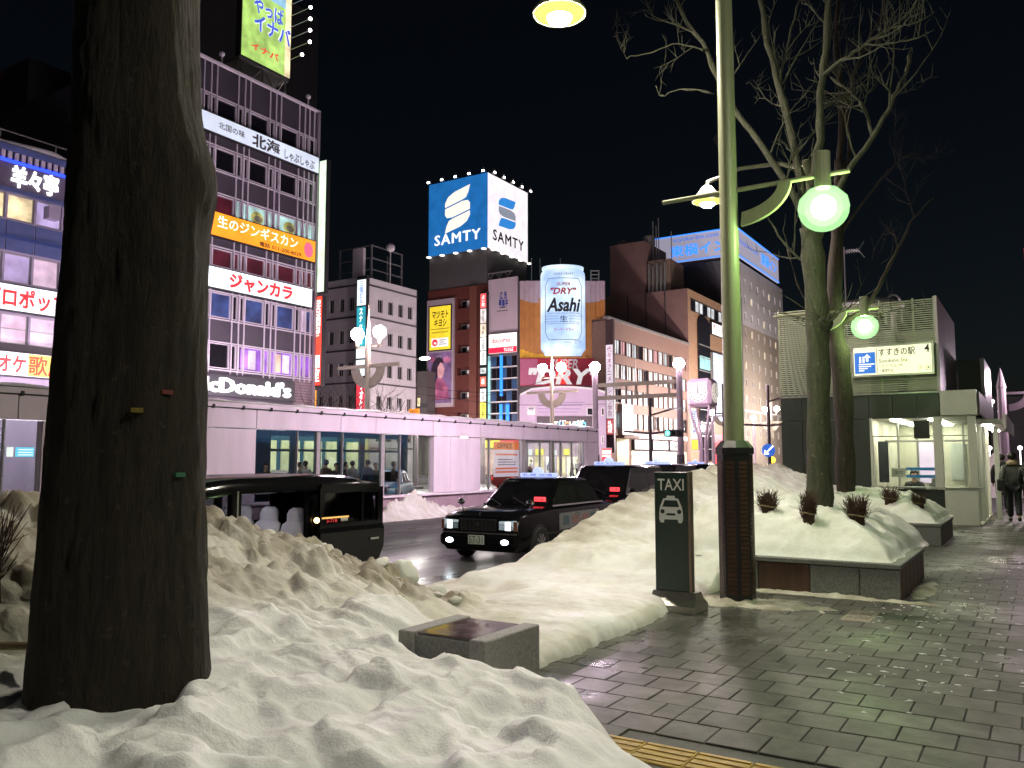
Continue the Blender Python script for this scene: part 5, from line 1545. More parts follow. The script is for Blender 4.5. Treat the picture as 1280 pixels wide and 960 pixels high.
# billboard frame with two posters
pa, pb = px_x(535, BY, 440), px_x(568.5, BY, 440)
zz = lambda py: px_z(550, py, BY)
ad = thing('wall_advert', 'yellow advert above a dark portrait poster on the brown tower', 'advert', ((pa + pb) / 2, BY, zz(508)))
MB().fbox(FB5, pa, pb, zz(509), zz(375), 0, .25).build('frame', mat('frame_mauve', (.42, .36, .40), .5), ad)
MB().fbox(FB5, pa + .25, pb - .25, zz(439), zz(382), .25, .27).build('border_navy', mat('navy', (.01, .012, .04), .5), ad)
MB().fbox(FB5, pa + .42, pb - .42, zz(437.5), zz(383.5), .27, .285).build('yellow_face', lit('face_yellow', (.86, .62, .035), .72, .12), ad)
mid = (pa + pb) / 2
text(ad, FB5, 'マツモト\nキヨシ', mid + .05, zz(399), 2.3, 1.85, M_ink2, .30, bold=.02, shear=.15)
MB().fbox(FB5, mid - 1.3, mid + 1.3, zz(412), zz(411.3), .285, .292).build('rule', M_ink2, ad)
text(ad, FB5, 'Matsumoto Kiyoshi', mid, zz(416), 2.3, .22, M_ink2, .295, bold=.01)
MB().fbox(FB5, mid - 1.2, mid + 1.2, zz(434), zz(423), .285, .295).build('white_label', lit('label_white', (.9, .88, .85), .7, .1), ad)
cq = (mid - .7, zz(428.5))
cap_poly(FB5, [(cq[0] + .4 * math.cos(k * .524), cq[1] + .4 * math.sin(k * .524)) for k in range(12)], M_inkr, ad, 'red_roundel', .296, .01)
cap_poly(FB5, [(cq[0] + .05 + .2 * math.cos(k * .628), cq[1] - .06 + .14 * math.sin(k * .628)) for k in range(10)], MATS['label_white'], ad, 'roundel_mark', .308, .008)
for k in range(3): MB().fbox(FB5, mid - .05, mid + .85 - .2 * (k % 2), zz(426 + 2.6 * k), zz(425.3 + 2.6 * k), .296, .302).build('small_print', M_ink2, ad)
MB().fbox(FB5, pa + .25, pb - .25, zz(504), zz(441), .25, .275).build('portrait_ground', lit('portrait_violet', (.16, .09, .19), .7, .5), ad)
zc = zz(465)
def blob(pts, m_, c_, nm): cap_poly(FB5, pts, m_, ad, nm, c_, .01)
face = [(.15, 1.0), (.45, .85), (.62, .5), (.78, .2), (.62, .1), (.66, -.1), (.55, -.3), (.5, -.55), (.2, -.75), (-.1, -.7), (-.3, -.2), (-.25, .5)]
hair = [(.35, 1.45), (-.2, 1.6), (-.8, 1.3), (-1.15, .5), (-1.25, -.5), (-1.4, -1.6), (-.7, -1.5), (-.3, -.6), (-.3, .3), (.1, .95), (.6, .95)]
body = [(-.2, -.6), (.35, -.75), (.9, -1.3), (1.3, -2.4), (1.35, -3.0), (-1.3, -3.0), (-1.3, -1.7), (-.7, -1.1)]
blob([(mid + a * 1.0, zc + b_ * 1.05) for a, b_ in body], lit('portrait_plum', (.30, .08, .16), .6, .5), .278, 'portrait_body')
blob([(mid + a * 1.0, zc + b_ * 1.05) for a, b_ in hair], lit('portrait_hair', (.035, .02, .035), .6, .3), .290, 'portrait_hair')
blob([(mid + a * 1.0, zc + b_ * 1.05) for a, b_ in face], lit('portrait_skin', (.52, .26, .28), .6, .4), .302, 'portrait_face')
for (a, b_, r_) in ((-.9, -2.3, .55), (1.0, 1.3, .5), (-1.0, 1.5, .4), (.9, -2.0, .4)):
    blob([(mid + a + r_ * math.cos(k * .7), zc + b_ + r_ * .8 * math.sin(k * .7)) for k in range(9)], lit('portrait_rose', (.45, .14, .25), .5, .6), .292, 'portrait_flower')
text(ad, FB5, 'NEW', mid - .1, zz(446), .7, .25, mat('ink_pale', (.6, .55, .6), .5, var=0), .3)
# strip of small vertical lit signs between brown tower and white tower
vx0, vx1 = px_x(600.5, BY - .6, 450), px_x(607.5, BY - .6, 450)
strip = [(367, 385, (.9, .12, .12)), (386, 404, (.7, .62, .6)), (405, 421, (.85, .7, .55)), (422, 438, (.9, .95, .9)), (439, 456, (.85, .92, .88)), (460, 467, (.5, .55, .55)), (471, 483, (.85, .15, .1)), (486, 502, (.88, .92, .9)), (503, 524, (.95, .8, .1))]
vs2 = thing('tenant_sign_column', 'column of small lit tenant signs on the brown tower corner', 'sign', ((vx0 + vx1) / 2, BY - .3, 4))
FV = FY(BY - .6)
MB().fbox(FV, vx0 - .08, vx1 + .08, px_z(604, 526, BY - .6), px_z(604, 365, BY - .6), -.5, 0).build('casing', M_blk, vs2)
for i, (ya, yb, c_) in enumerate(strip):
    MB().fbox(FV, vx0, vx1, px_z(604, yb, BY - .6), px_z(604, ya, BY - .6), 0, .03).build('sign_face', lit('tenant_%d' % i, c_, .95, .35), vs2)
    vtext(vs2, FV, ['占い館', '焼鳥', '海鮮', '個室', '酒場', '茶', '串', '麺屋', '駐車'][i], (vx0 + vx1) / 2, px_z(604, yb - 2, BY - .6), px_z(604, ya + 2, BY - .6), .36, M_ink2 if i not in (0, 6) else M_wlit, .04, .0)
# ground-floor shops seen through the tram stop windows
sf = thing('street_shopfront', 'row of bright shopfronts with yellow signs at the foot of the brown tower', 'shopfront', (-50, BY - .5, -.1))
FSH = FY(BY - .45)
MB().fbox(FSH, -66, -38.5, -.1, 4.6, -.4, 0).build('shop_wall', M_brn, sf)
x = -65.6; i = 0
while x < -39:
    w = 1.7 + .5 * ((i * 7) % 3)
    MB().fbox(FSH, x, x + w - .15, 0, 2.7, 0, .03).build('shop_window', [L_shop, L_warm, lit('lit_shop2', (.95, .9, .85), .9, .7), lit('lit_shop3', (.9, .55, .5), .6, .8)][i % 4], sf)
    MB().fbox(FSH, x, x + w - .15, 2.9, 3.7, 0, .2).build('shop_sign', [glow('shop_yellow', (1, .8, .03), .9), P_white, glow('shop_yellow', (1, .8, .03), .9), glow('shop_red', (.8, .06, .06), .8), P_white][i % 5], sf)
    x += w; i += 1

# white panel tower with phone shop sign
xa, xb = px_x(611, BY, 400), px_x(648, BY, 400)
FW = FY(BY - .02)
wt = thing('white_panel_building', 'pale tower with blank mauve advert panel over blue-lit glass floors', 'building', ((xa + xb) / 2, BY, -.12))
MB().fbox(FW, xa, xb, -.1, 20.6, -6, -.05).build('wall', mat('wall_mauve', (.12, .11, .13), .6), wt)
zq = lambda py: px_z(630, py, BY)
MB().fbox(FW, xa + .05, xb - .02, zq(416), zq(348), -.05, .15).build('blank_panel', mat('panel_mauve', (.50, .42, .48), .55, var=.05, scale=.5), wt)
M_adb = mat('ink_blue', (.02, .06, .35), .5, var=0)
mxx = (xa + xb) / 2
text(wt, FW, '広 告\n募集中', mxx + .1, zq(374.5), 1.2, 1.75, M_adb, .18, bold=.02)
text(wt, FW, '050-1234', mxx + .05, zq(388), 1.3, .2, M_ink2, .18) if False else MB().fbox(FW, mxx - .7, mxx + .7, zq(389), zq(388.3), .15, .17).fbox(FW, mxx - .3, mxx + .4, zq(385), zq(384.2), .15, .17).build('small_print', M_ink2, wt)
ds = fsign('phone_shop_sign', 'white lit phone shop sign with a red lower band', px_x(610.5, BY - .5), px_x(646.5, BY - .5), zq(442.5), zq(417), P_cream, [('docomo', mxx, zq(426), 2.4, .55, glow('letter_crimson', (.65, .02, .08), .7), .02)], .4, M_steel, fr=FY(BY - .1))
FD = FY(BY - .5)
MB().fbox(FD, px_x(611.2, BY - .5), px_x(645.8, BY - .5), zq(441.5), zq(434.5), 0, .03).build('red_band', glow('band_red', (.85, .02, .06), .9), ds)
text(ds, FD, '2F ショップ\nすすきの店', px_x(636, BY - .5), zq(438), 1.2, .42, M_wlit, .045, .01)
for k in range(6):
    z0_, z1_ = zq(459 + 14.5 * k), zq(445 + 14.5 * k)
    for j in range(5):
        a0 = xa + .35 + j * .66
        MB().fbox(FW, a0 + .03, a0 + .62, z0_ + .12, z1_ - .05, -.06, .0).build('glass_panel', M_pdark if (j + k) % 3 else lit('lit_bluedim', (.02, .05, .12), .7, .6), wt)
    MB().fbox(FW, xa + .1, xb - .1, z0_ - .02, z0_ + .09, -.05, .1).build('floor_edge', M_white, wt)
MB().fbox(FW, px_x(626, BY), px_x(629.2, BY), zq(495), zq(444), .1, .18).build('blue_neon', glow('neon_blue', (.03, .25, 1.0), 1.2), wt)
for q0, q1 in ((625.5, 629), (633.5, 637.5)):
    MB().fbox(FW, px_x(q0, BY), px_x(q1, BY), zq(528), zq(505), .1, .18).build('blue_neon', MATS['neon_blue'], wt)
MB().fbox(FW, px_x(611, BY), px_x(613.5, BY), zq(525), zq(444), .05, .3).build('edge_signs', lit('edge_sign', (.35, .7, .75), .7, .6), wt)

# ================================================================== rooftop cube advert
cx0, cx1 = px_x(536, BY, 270), px_x(609.5, BY, 270)
cz0, cz1 = px_z(609, 309, BY), px_z(609, 215.5, BY)
cu = thing('rooftop_cube', 'tall rooftop advert cube with a blue face and a white face', 'billboard', ((cx0 + cx1) / 2, BY, 20.9))
M_cb = mat('cube_base', (.085, .08, .082), .6, var=.1)
MB().box(cx0 + .1, cx1 - .1, BY + .1, 83.5, 20.9, cz1).build('core', M_cb, cu)
M_sblue = lit('face_cobalt', (.012, .12, .36), .85, .12)
FC1 = FY(BY); FC2 = FX(cx1)
MB().fbox(FC1, cx0, cx1 - .02, cz0, cz1, -.1, .0).build('blue_face', M_sblue, cu)
MB().fbox(FC2, BY + .05, 83.6, cz0, cz1, -.1, .0).build('white_face', lit('face_milk', (.84, .78, .84), .85, .1), cu)
def swoosh(fr, ca, cb, w, h_, ms, par, skew):
    for k, m_ in enumerate(ms):
        b0 = cb + h_ * (.5 - k * .34); t = h_ * .30
        if k == 0: pl = [(.5, 0), (.44, -.55), (.34, -.95), (.2, -1.0), (-.5, -1.0), (-.5, -.62), (-.38, -.2), (-.2, -.05), (-.1, 0)]
        elif k == 1: pl = [(-.5, 0), (.2, 0), (.42, -.15), (.5, -.45), (.5, -1), (-.2, -1), (-.42, -.85), (-.5, -.55)]
        else: pl = [(-.5, -1), (-.44, -.45), (-.34, -.05), (-.2, 0), (.5, 0), (.5, -.38), (.38, -.8), (.2, -.95), (.1, -1)]
        cap_poly(fr, [(ca + a * w, b0 + b_ * t + a * skew * w) for a, b_ in pl], m_, par, 'logo_band', .02, .03)
cmx = (cx0 + cx1) / 2; chh = cz1 - cz0; cww = cx1 - cx0
M_cw = glow('logo_ivory', (.88, .82, .72), .85)
swoosh(FC1, cmx, cz0 + chh * .58, cww * .42, chh * .52, (M_cw, M_cw, M_cw), cu, .25)
text(cu, FC1, 'SAMTY', cmx, cz0 + chh * .2, cww * .78, chh * .145, glow('letter_ice', (.9, .92, 1), .95), .05, bold=.028, spacing=1.18)
gmx = (BY + 83.6) / 2
swoosh(FC2, gmx - .3, cz0 + chh * .56, 3.6, chh * .42, (glow('logo_blue', (.03, .22, .6), .8), glow('logo_grey', (.3, .33, .4), .6), glow('logo_blue', (.03, .22, .6), .8)), cu, .05)
text(cu, FC2, 'SAMTY', gmx, cz0 + chh * .2, 6.6, chh * .15, M_ink2, .05, bold=.028, spacing=1.18)
M_spot2 = glow('spot_small', (1, .98, .92), 12)
for i in range(5):
    for (fr, a) in ((FC1, cx0 + .3 + i * (cww - .6) / 4), (FC2, BY + .7 + i * 1.95)):
        p = MB().prism(fr, [(a - .3, cz1), (a + .3, cz1), (a, cz1 + .55)], .25, .5).build('spotlight', M_steel, cu)
        MB().fbox(fr, a - .16, a + .16, cz1 + .02, cz1 + .2, .51, .53).build('spot_lens', M_spot2, p)
        MB().fbox(fr, a - .2, a + .2, cz0 - .25, cz0 - .12, .1, .5).build('spot_lens', glow('spot_dim', (1, .95, .85), 2.0), cu)

# ================================================================== beer advert wall, turned to the junction
Dp = 88.0
Rv = V(math.cos(_th), math.sin(_th), 0); Fv = V(-math.sin(_th), math.cos(_th), 0)
FA = Fr(Fv * Dp, Rv, -Fv)
ax = lambda px: (px - 640) * Dp / _f * 1.0045
az = lambda py: 1.6 + (575 - py) * Dp / _f * 1.005
aw = thing('advert_wall', 'wide corrugated advert wall painted with a beer glass and red band', 'advert wall', FA.pt(ax(703), 0, 0))
M_foam = mat('print_foam', (.50, .40, .46), .5, var=.08, scale=2); M_beer = mat('print_amber', (.52, .22, .055), .5, var=.12, scale=1.2)
M_gold = mat('print_gold', (.75, .42, .03), .5, var=.2, scale=1.5); M_redp = mat('print_red', (.42, .02, .05), .5, var=.12, scale=1)
M_pinkp = mat('print_rose', (.5, .14, .25), .5, var=.1)
n = 18; wd = (ax(757) - ax(650)) / n
for i in range(n):
    a0 = ax(650) + i * wd; a1 = a0 + wd - .02
    pc = 650 + (i + .5) * 107 / n
    ztop = az(350)
    zf = az(374 + 4.0 * math.sin(i * .55)) if pc > 712 or pc < 676 else az(372)
    MB().fbox(FA, a0, a1, zf, ztop, 0, .12 + .05 * (i % 2)).build('foam_board', M_foam, aw)
    zg = az(437 + 6 * abs(math.sin(i * .4))) if pc < 690 else az(447)
    MB().fbox(FA, a0, a1, zg, zf - .01, 0, .12 + .05 * (i % 2)).build('amber_board', M_beer, aw)
    MB().fbox(FA, a0, a1, az(448), zg - .01, 0, .12 + .05 * (i % 2)).build('gold_board', M_gold, aw)
MB().fbox(FA, ax(650), ax(757), az(483), az(448.5), 0, .3).build('red_band', M_redp, aw)
MB().fbox(FA, ax(650), ax(672), az(482), az(449.5), .3, .31).build('rose_patch', M_pinkp, aw)
MB().fbox(FA, ax(695), ax(712), az(481), az(450), .3, .31).build('bright_patch', glow('red_hot', (.95, .03, .02), .8), aw)
text(aw, FA, 'SUPER', ax(705), az(455.5), ax(723) - ax(688), 1.0, mat('letter_bone', (.7, .66, .62), .5, var=.05), .34, bold=.02, shear=.2)
text(aw, FA, '"DRY"', ax(705), az(471), ax(750) - ax(661), 1.75, glow('letter_silver', (.62, .60, .60), .75), .34, bold=.04, shear=.2)
MB().fbox(FA, ax(649), ax(758), -.1, az(350) + .05, -5, -.02).build('wall_core', M_cb, aw)
for px in (665, 676, 702):
    MB().tube([FA.pt(ax(px), az(350), -1), FA.pt(ax(px), az(318), -1)], .05, 5).build('roof_mast', M_steel, aw)
mb = MB()
for px in (741, 751): mb.tube([FA.pt(ax(px), az(350), -1), FA.pt(ax(px), az(333), -1)], .07, 5)
for py in (334, 339, 344): mb.tube([FA.pt(ax(741), az(py), -1), FA.pt(ax(751), az(py), -1)], .06, 5)
mb.build('roof_ladder', M_steel, aw)
# the big can
can = thing('giant_can', 'giant glowing pale blue can mounted on the beer advert wall', 'advert', FA.pt(ax(704), az(447), .3))
cc, hw = ax(704), (ax(732) - ax(676)) / 2
prof = [(.0, .78), (.012, .84), (.03, .86), (.07, 1.0), (.09, 1.0), (.9, 1.0), (.93, .985), (.955, .93), (.965, .90), (.972, .94), (1.0, .94)]
zb, zt2 = az(447), az(332.5); rings = []
for t, w in prof:
    rings.append([FA.pt(cc + hw * w * math.sin(q), zb + t * (zt2 - zb) + .22 * (math.cos(q) - 1) * (1 if t > .5 else -1) * .5, .25 + 1.3 * w * math.cos(q)) for q in np.linspace(-math.pi / 2, math.pi / 2, 25)])
def can_material():
    m = glow('can_blue', (.50, .72, .98), .8)
    nt = m.node_tree; b = nt.nodes['Principled BSDF']
    ge = nt.nodes.new('ShaderNodeTexCoord'); n_ = nt.nodes.new('ShaderNodeTexNoise'); n_.inputs['Scale'].default_value = .35
    nt.links.new(ge.outputs['Object'], n_.inputs['Vector'])
    ra = nt.nodes.new('ShaderNodeValToRGB'); ra.color_ramp.elements[0].position = .38; ra.color_ramp.elements[0].color = (.28, .45, .80, 1)
    ra.color_ramp.elements[1].position = .62; ra.color_ramp.elements[1].color = (.80, .92, 1, 1)
    nt.links.new(n_.outputs['Fac'], ra.inputs['Fac']); nt.links.new(ra.outputs['Color'], b.inputs['Emission Color'])
    return m
MB().loft(rings, True, True).build('can_body', can_material(), can, smooth=True)
FCn = FA
def can_text(bd, px, py, w, h_, m_, bold=.0, shear=0.0):
    o = text(can, FCn, bd, ax(px), az(py), w, h_, m_, 0, bold=bold, shear=shear)
    co = np.zeros(len(o.data.vertices) * 3); o.data.vertices.foreach_get('co', co); co = co.reshape(-1, 3)
    rel = co + root_loc(can) - FCn.o
    a = rel @ Rv - cc
    co += FCn.n * (.25 + 1.3 * np.sqrt(np.clip(1 - (a / hw) ** 2, 0, 1)) + .07)[:, None]
    o.data.vertices.foreach_set('co', co.reshape(-1)); o.data.update()
    return o
M_cr = mat('can_red', (.55, .01, .03), .5, var=0); M_ck = mat('can_black', (.02, .022, .03), .5, var=0); M_cg = mat('can_grey', (.14, .17, .25), .5, var=0)
can_text('SUPER', 704, 357.5, 1.45, .34, M_cr, .015, .2)
can_text('"DRY"', 704, 366, 2.75, .72, M_cr, .03, .25)
can_text('Asahi', 704, 383.5, 3.6, 1.5, M_ck, .03, .25)
can_text('生', 704, 401, .85, .65, M_ck, .01)
for i, py in enumerate((394, 397.5, 401, 404.5, 407)):
    if i in (0, 4): can_text('THE BEER FOR ALL SEASONS BREWED FRESH', 704, py, 3.55, .15, M_cg)
    else:
        for sx in (-1, 1): can_text('BREWED FROM SELECTED', 704 + sx * 14.5, py, 1.3, .14, M_cg)
can_text('スーパードライ', 704, 414.5, 2.1, .3, M_cr, .015)
can_text('アサヒビール株式会社', 704, 430.5, 1.5, .16, M_cg)
can_text('生ビール', 721.5, 429, .7, .45, M_cg)
can_text('ASAHI DRAFT', 704, 344.5, 2.1, .25, M_cg)
lab = [(-1, .62), (-.82, .8), (.82, .8), (1, .62), (1, -.62), (.82, -.8), (-.82, -.8), (-1, -.62)]
mb = MB()
for p, q in zip(lab, lab[1:] + lab[:1]):
    for t in range(6):
        a0, b0 = p[0] + (q[0] - p[0]) * t / 6, p[1] + (q[1] - p[1]) * t / 6; a1, b1 = p[0] + (q[0] - p[0]) * (t + 1) / 6, p[1] + (q[1] - p[1]) * (t + 1) / 6
        f_ = lambda a, b_: FA.pt(cc + a * hw * .8, (zb + zt2) / 2 + .1 + b_ * 4.1, .30 + 1.3 * math.sqrt(max(0, 1 - (a * .8) ** 2)))
        mb.tube([f_(a0, b0), f_(a1, b1)], .03, 4)
mb.build('label_outline', M_cg, can)

# ================================================================== low pink block with curved cornice in front of the advert wall
D2 = 80.0
F3 = Fr(Fv * D2, Rv, -Fv)
bx_ = lambda px: (px - 640) * D2 / _f * 1.0045
bz_ = lambda py: 1.6 + (575 - py) * D2 / _f * 1.005
lp_ = thing('pink_low_building', 'low pink block with a gently arched cornice and rainbow letter sign', 'building', F3.pt(bx_(703), 0, 0))
M_lilac = mat('wall_lilac', (.50, .40, .55), .6, var=.08, scale=.6)
poly = [(bx_(650), -.1), (bx_(757), -.1), (bx_(757), bz_(490))] + [(bx_(q), bz_(488 - 5 * math.sin((q - 650) / 107 * math.pi))) for q in range(745, 655, -9)] + [(bx_(650), bz_(493))]
MB().prism(F3, poly, -4, 0).build('wall', M_lilac, lp_)
MB().prism(F3, [(a, b_) for a, b_ in poly[2:]] + [(a, b_ - .18) for a, b_ in reversed(poly[2:])], 0, .18).build('cornice', M_white, lp_)
for q0, q1, y0_, y1_ in ((659, 669, 509, 519), (733, 741, 510, 520), (751, 755, 510, 520), (751, 754, 545, 555)):
    window(lp_, F3, bx_(q0), bx_(q1), bz_(y1_), bz_(y0_), M_pdark, M_white, .02, .08)
for k, py in enumerate((504, 508, 512, 516)):
    MB().fbox(F3, bx_(672), bx_(731 - k * 3), bz_(py), bz_(py) + .07, 0, .05).build('cladding_line', mat('line_violet', (.3, .22, .42), .5), lp_)
MB().fbox(F3, bx_(671), bx_(742), bz_(545), bz_(521), 0, .3).build('sign_band', mat('band_plum', (.06, .04, .055), .5), lp_)
for ch, px, c_ in zip('TUCHESO', (694, 701, 707.5, 714, 719.5, 724.5, 729), ((.95, .9, .7), (.2, .6, .95), (.95, .3, .1), (.9, 1, .95), (.4, .9, .9), (.95, .95, .9), (.1, .6, .95))):
    text(lp_, F3, ch, bx_(px), bz_(531.5), .46, .6, glow('ltr_%d' % int(px), c_, 1.3), .34, bold=.04)
for px in (700, 703, 706, 722, 725, 728): MB().fbox(F3, bx_(px) - .05, bx_(px) + .05, bz_(527.5), bz_(526), .31, .36).build('sign_dot', M_wlit, lp_)
for k, (q0, q1) in enumerate(((655, 666), (668, 680), (682, 694), (696, 706), (708, 722), (724, 740))):
    MB().fbox(F3, bx_(q0), bx_(q1), bz_(597), bz_(571), 0, .05).build('shop_window', [L_shop, L_warm, lit('lit_shop2', (.95, .9, .85), .9, .7), L_warm, L_shop, lit('lit_shop3', (.9, .55, .5), .6, .8)][k], lp_)
for q0, q1, y0_, y1_, m_ in ((669, 679, 569, 561.5, 'y'), (704, 711, 569, 561.5, 'y'), (656, 665, 569, 562, 'w'), (686, 695, 569, 563, 'w'), (724, 731, 594, 566, 'l')):
    MB().fbox(F3, bx_(q0), bx_(q1), bz_(y0_), bz_(y1_), .06, .5).build('shop_sign', {'y': glow('shop_yellow', (1, .8, .03), .9), 'w': P_white, 'l': lit('face_lilac2', (.55, .55, .8), .7, .2)}[m_], lp_)
rd_ = fsign('red_shop_sign', 'red and white lit parking sign by the end of the tram stop', bx_(747.5), bx_(760.5), bz_(576), bz_(560.5), glow('sign_red_flat', (.85, .04, .05), .9), [], .3, M_steel, fr=Fr(Fv * (D2 - 2), Rv, -Fv))
FRd = Fr(Fv * (D2 - 2), Rv, -Fv)
for z0_, z1_ in ((.32, .42), (.52, .82)): MB().fbox(FRd, bx_(749), bx_(759), bz_(576 - 15.5 * z1_), bz_(576 - 15.5 * z0_), .32, .34).build('white_bar', M_wlit, rd_)

# ================================================================== long brick building down the street
FS2 = FX(-38.0)
kb_ = thing('brick_building', 'long brown brick building with continuous lit window bands', 'building', (-38, 91, -.12))
M_brick = mat('brick_brown', (.18, .105, .075), .75, var=.25, scale=6, bump=.02, bscale=40, stretch=(1, .4, 2.5))
ya, yb = qx_y(758.5, -38), qx_y(861, -38)
ops = []
bands = [(13.0, 14.6), (10.35, 11.95), (7.75, 9.3), (5.0, 6.7)]
nb_ = 14; w_ = (yb - ya - 3) / nb_
for z0_, z1_ in bands:
    for i in range(nb_): ops.append((ya + 2 + i * w_ + .05, ya + 2 + (i + 1) * w_ - .05, z0_, z1_))
mb = MB(); wall_openings(mb, FS2, ya, yb, -.1, 16.5, ops, .3)
mb.box(-52, -38, ya, ya + .1, -.1, 16.5); mb.box(-52, -38.02, ya, yb, 16.3, 16.4)
mb.build('wall', M_brick, kb_)
sel = [L_cool, lit('lit_blind', (.72, .72, .66), .38, .5), M_pdark, lit('lit_blind2', (.5, .58, .6), .3, .6), L_cool, lit('lit_redish', (.62, .35, .36), .35, .4)]
for i, o_ in enumerate(ops):
    r_ = (i * 5 + i // 14 * 3) % 6
    if r_ == 5 and o_[2] < 12: r_ = 1
    window(kb_, FS2, *o_, sel[r_], M_blk, -.2, .07, mull=1)
MB().fbox(FS2, ya, yb, 16.5, 16.75, -.4, .25).build('parapet', M_steel, kb_)
for k in range(5):
    MB().fbox(FS2, ya + 6 + k * 3.4, ya + 9.1 + k * 3.4, .2, 2.6, 0, .05).build('shop_window', [L_shop, lit('lit_shop2', (.95, .9, .85), .9, .7), L_shop, L_cool, L_warm][k], kb_)
MB().fbox(FS2, ya + 2.2, ya + 5.2, -.1, 3.9, 0, .06).build('entrance', lit('lit_entrance', (.9, .74, .42), .5, .4), kb_)
MB().fbox(FS2, ya + 1.8, ya + 5.6, 3.9, 4.2, 0, 1.1).build('entrance_canopy', M_brick, kb_)
for k in range(15):
    MB().fbox(FS2, ya + 6 + k * 1.1, ya + 6.8 + k * 1.1, 4.0, 4.5, 0, .4).build('awning', M_white, kb_)
M_mix = [('中華', M_inkr), ('ラーメン', M_inkr), ('寿司', M_ink2)]
for k, (lab_, bd, m_) in enumerate((('white lit shop sign nearest the entrance canopy of the brick building', '珈琲', M_inkr), ('pinkish lit noodle shop sign in the middle of the brick building', 'らーめん', glow('letter_violet', (.35, .05, .35), .6)), ('cream lit shop sign at the far end of the brick building', '寿し', M_ink2))):
    a0 = ya + 6.1 + k * 5.2
    fsign('shop_sign', lab_, a0, a0 + 4.6, 2.75, 3.85, [P_white, lit('face_rosy', (.9, .72, .74), .85, .3), P_cream][k], [(bd, a0 + 2.3, 3.3, 2.6, .7, m_, .02)], .35, M_blk, fr=FS2)
# lit menu board near the corner, vertical school sign
fsign('menu_board', 'tall cream lit menu board on the brick building corner', ya + 2.9, ya + 5.6, 4.35, 7.6, lit('face_menu', (.98, .92, .62), .9, .1), [('昼定食\n八八〇円\n夜宴会\n三千円より\n個室完備', ya + 4.25, 6.0, 1.9, 2.5, M_bsh, .0)], .4, M_steel, fr=FS2)
FVs = FY(ya - .4)
x0_, x1_ = px_x(757.5, ya - .4, 500), px_x(767, ya - .4, 500)
sv = thing('school_sign', 'narrow vertical white sign with magenta kana on the brick corner', 'sign', ((x0_ + x1_) / 2, ya - .3, 4))
gz = lambda py: px_z(762, py, ya - .4)
MB().fbox(FVs, x0_, x1_, gz(566), gz(399), -.4, -.02).build('casing', mat('casing_wine', (.05, .025, .03), .5), sv)
MB().fbox(FVs, x0_ + .05, x1_ - .05, gz(523), gz(431), -.02, .01).build('white_face', lit('face_lilac', (.82, .70, .80), .62, .1), sv)
MB().fbox(FVs, x0_ + .05, x1_ - .05, gz(543), gz(524), -.02, .01).build('red_face', lit('face_brick', (.6, .12, .12), .6, .2), sv)
vtext(sv, FVs, '代々木アニメーション学院', (x0_ + x1_) / 2, gz(521), gz(433), .5, mat('ink_magenta', (.4, .02, .16), .5, var=0), .02, .005)
vtext(sv, FVs, '札幌校', (x0_ + x1_) / 2, gz(541), gz(526), .5, M_wlit, .02, .005)

# ================================================================== tall brown department block
yc0 = qx_y(861, -38); yc1 = qx_y(924, -38)
tb2 = thing('tan_building', 'tall tan and maroon block with an arched glass stair window', 'building', (-38, yc0, -.12))
M_tan = mat('tile_tan', (.26, .16, .09), .6, var=.15, scale=1.5); M_mar = mat('wall_maroon', (.27, .16, .14), .7, var=.15, scale=.5)
FSd = FY(yc0 - .01)
zt3 = qx_z(861, 361, -38)
MB().fbox(FX(-38), yc0, yc1, -.1, zt3, -14, 0).build('front_wall', M_tan, tb2)
xl3 = px_x(762, yc0, 340)
MB().fbox(FSd, xl3, -38.02, -.1, zt3 - .02, -.3, .0).build('side_wall', M_mar, tb2)
for q in (785, 808, 832): MB().fbox(FSd, px_x(q, yc0), px_x(q, yc0) + .12, 12, zt3, 0, .05).build('side_joint', M_line, tb2)
zt4 = px_z(762, 307, yc0)
MB().fbox(FSd, xl3, px_x(805, yc0, 320), zt3 - .5, zt4, -8, -.2).build('upper_block', M_mar, tb2)
MB().fbox(FSd, px_x(806, yc0, 320), px_x(834, yc0, 320), zt3 - .5, px_z(820, 323, yc0), -6, -1).build('stair_tower', mat('wall_tan2', (.24, .17, .12), .7, var=.1), tb2)
for k in range(5):
    MB().fbox(FSd, px_x(807 + k * 5, yc0, 320), px_x(809 + k * 5, yc0, 320), zt3, px_z(820, 327 + 3 * (k % 2), yc0), -1, -.7).build('pipe', M_steel, tb2)
for q, h_ in ((768, 1.0), (778, .7), (800, 1.2)):
    MB().lathe([(.9, 0), (.9, h_), (.5, h_ + .3)], (px_x(q, yc0, 300), yc0 + 3, zt4), 10).build('roof_tank', mat('tank_grey', (.2, .19, .19), .6), tb2)
for q, py in ((809, 272), (813, 278), (816, 268), (832, 285)):
    MB().tube([(px_x(q, yc0, 290), yc0 + 2, zt4 - 4), (px_x(q, yc0, 290), yc0 + 2, px_z(q, py, yc0))], .07, 5).build('roof_mast', M_steel, tb2)
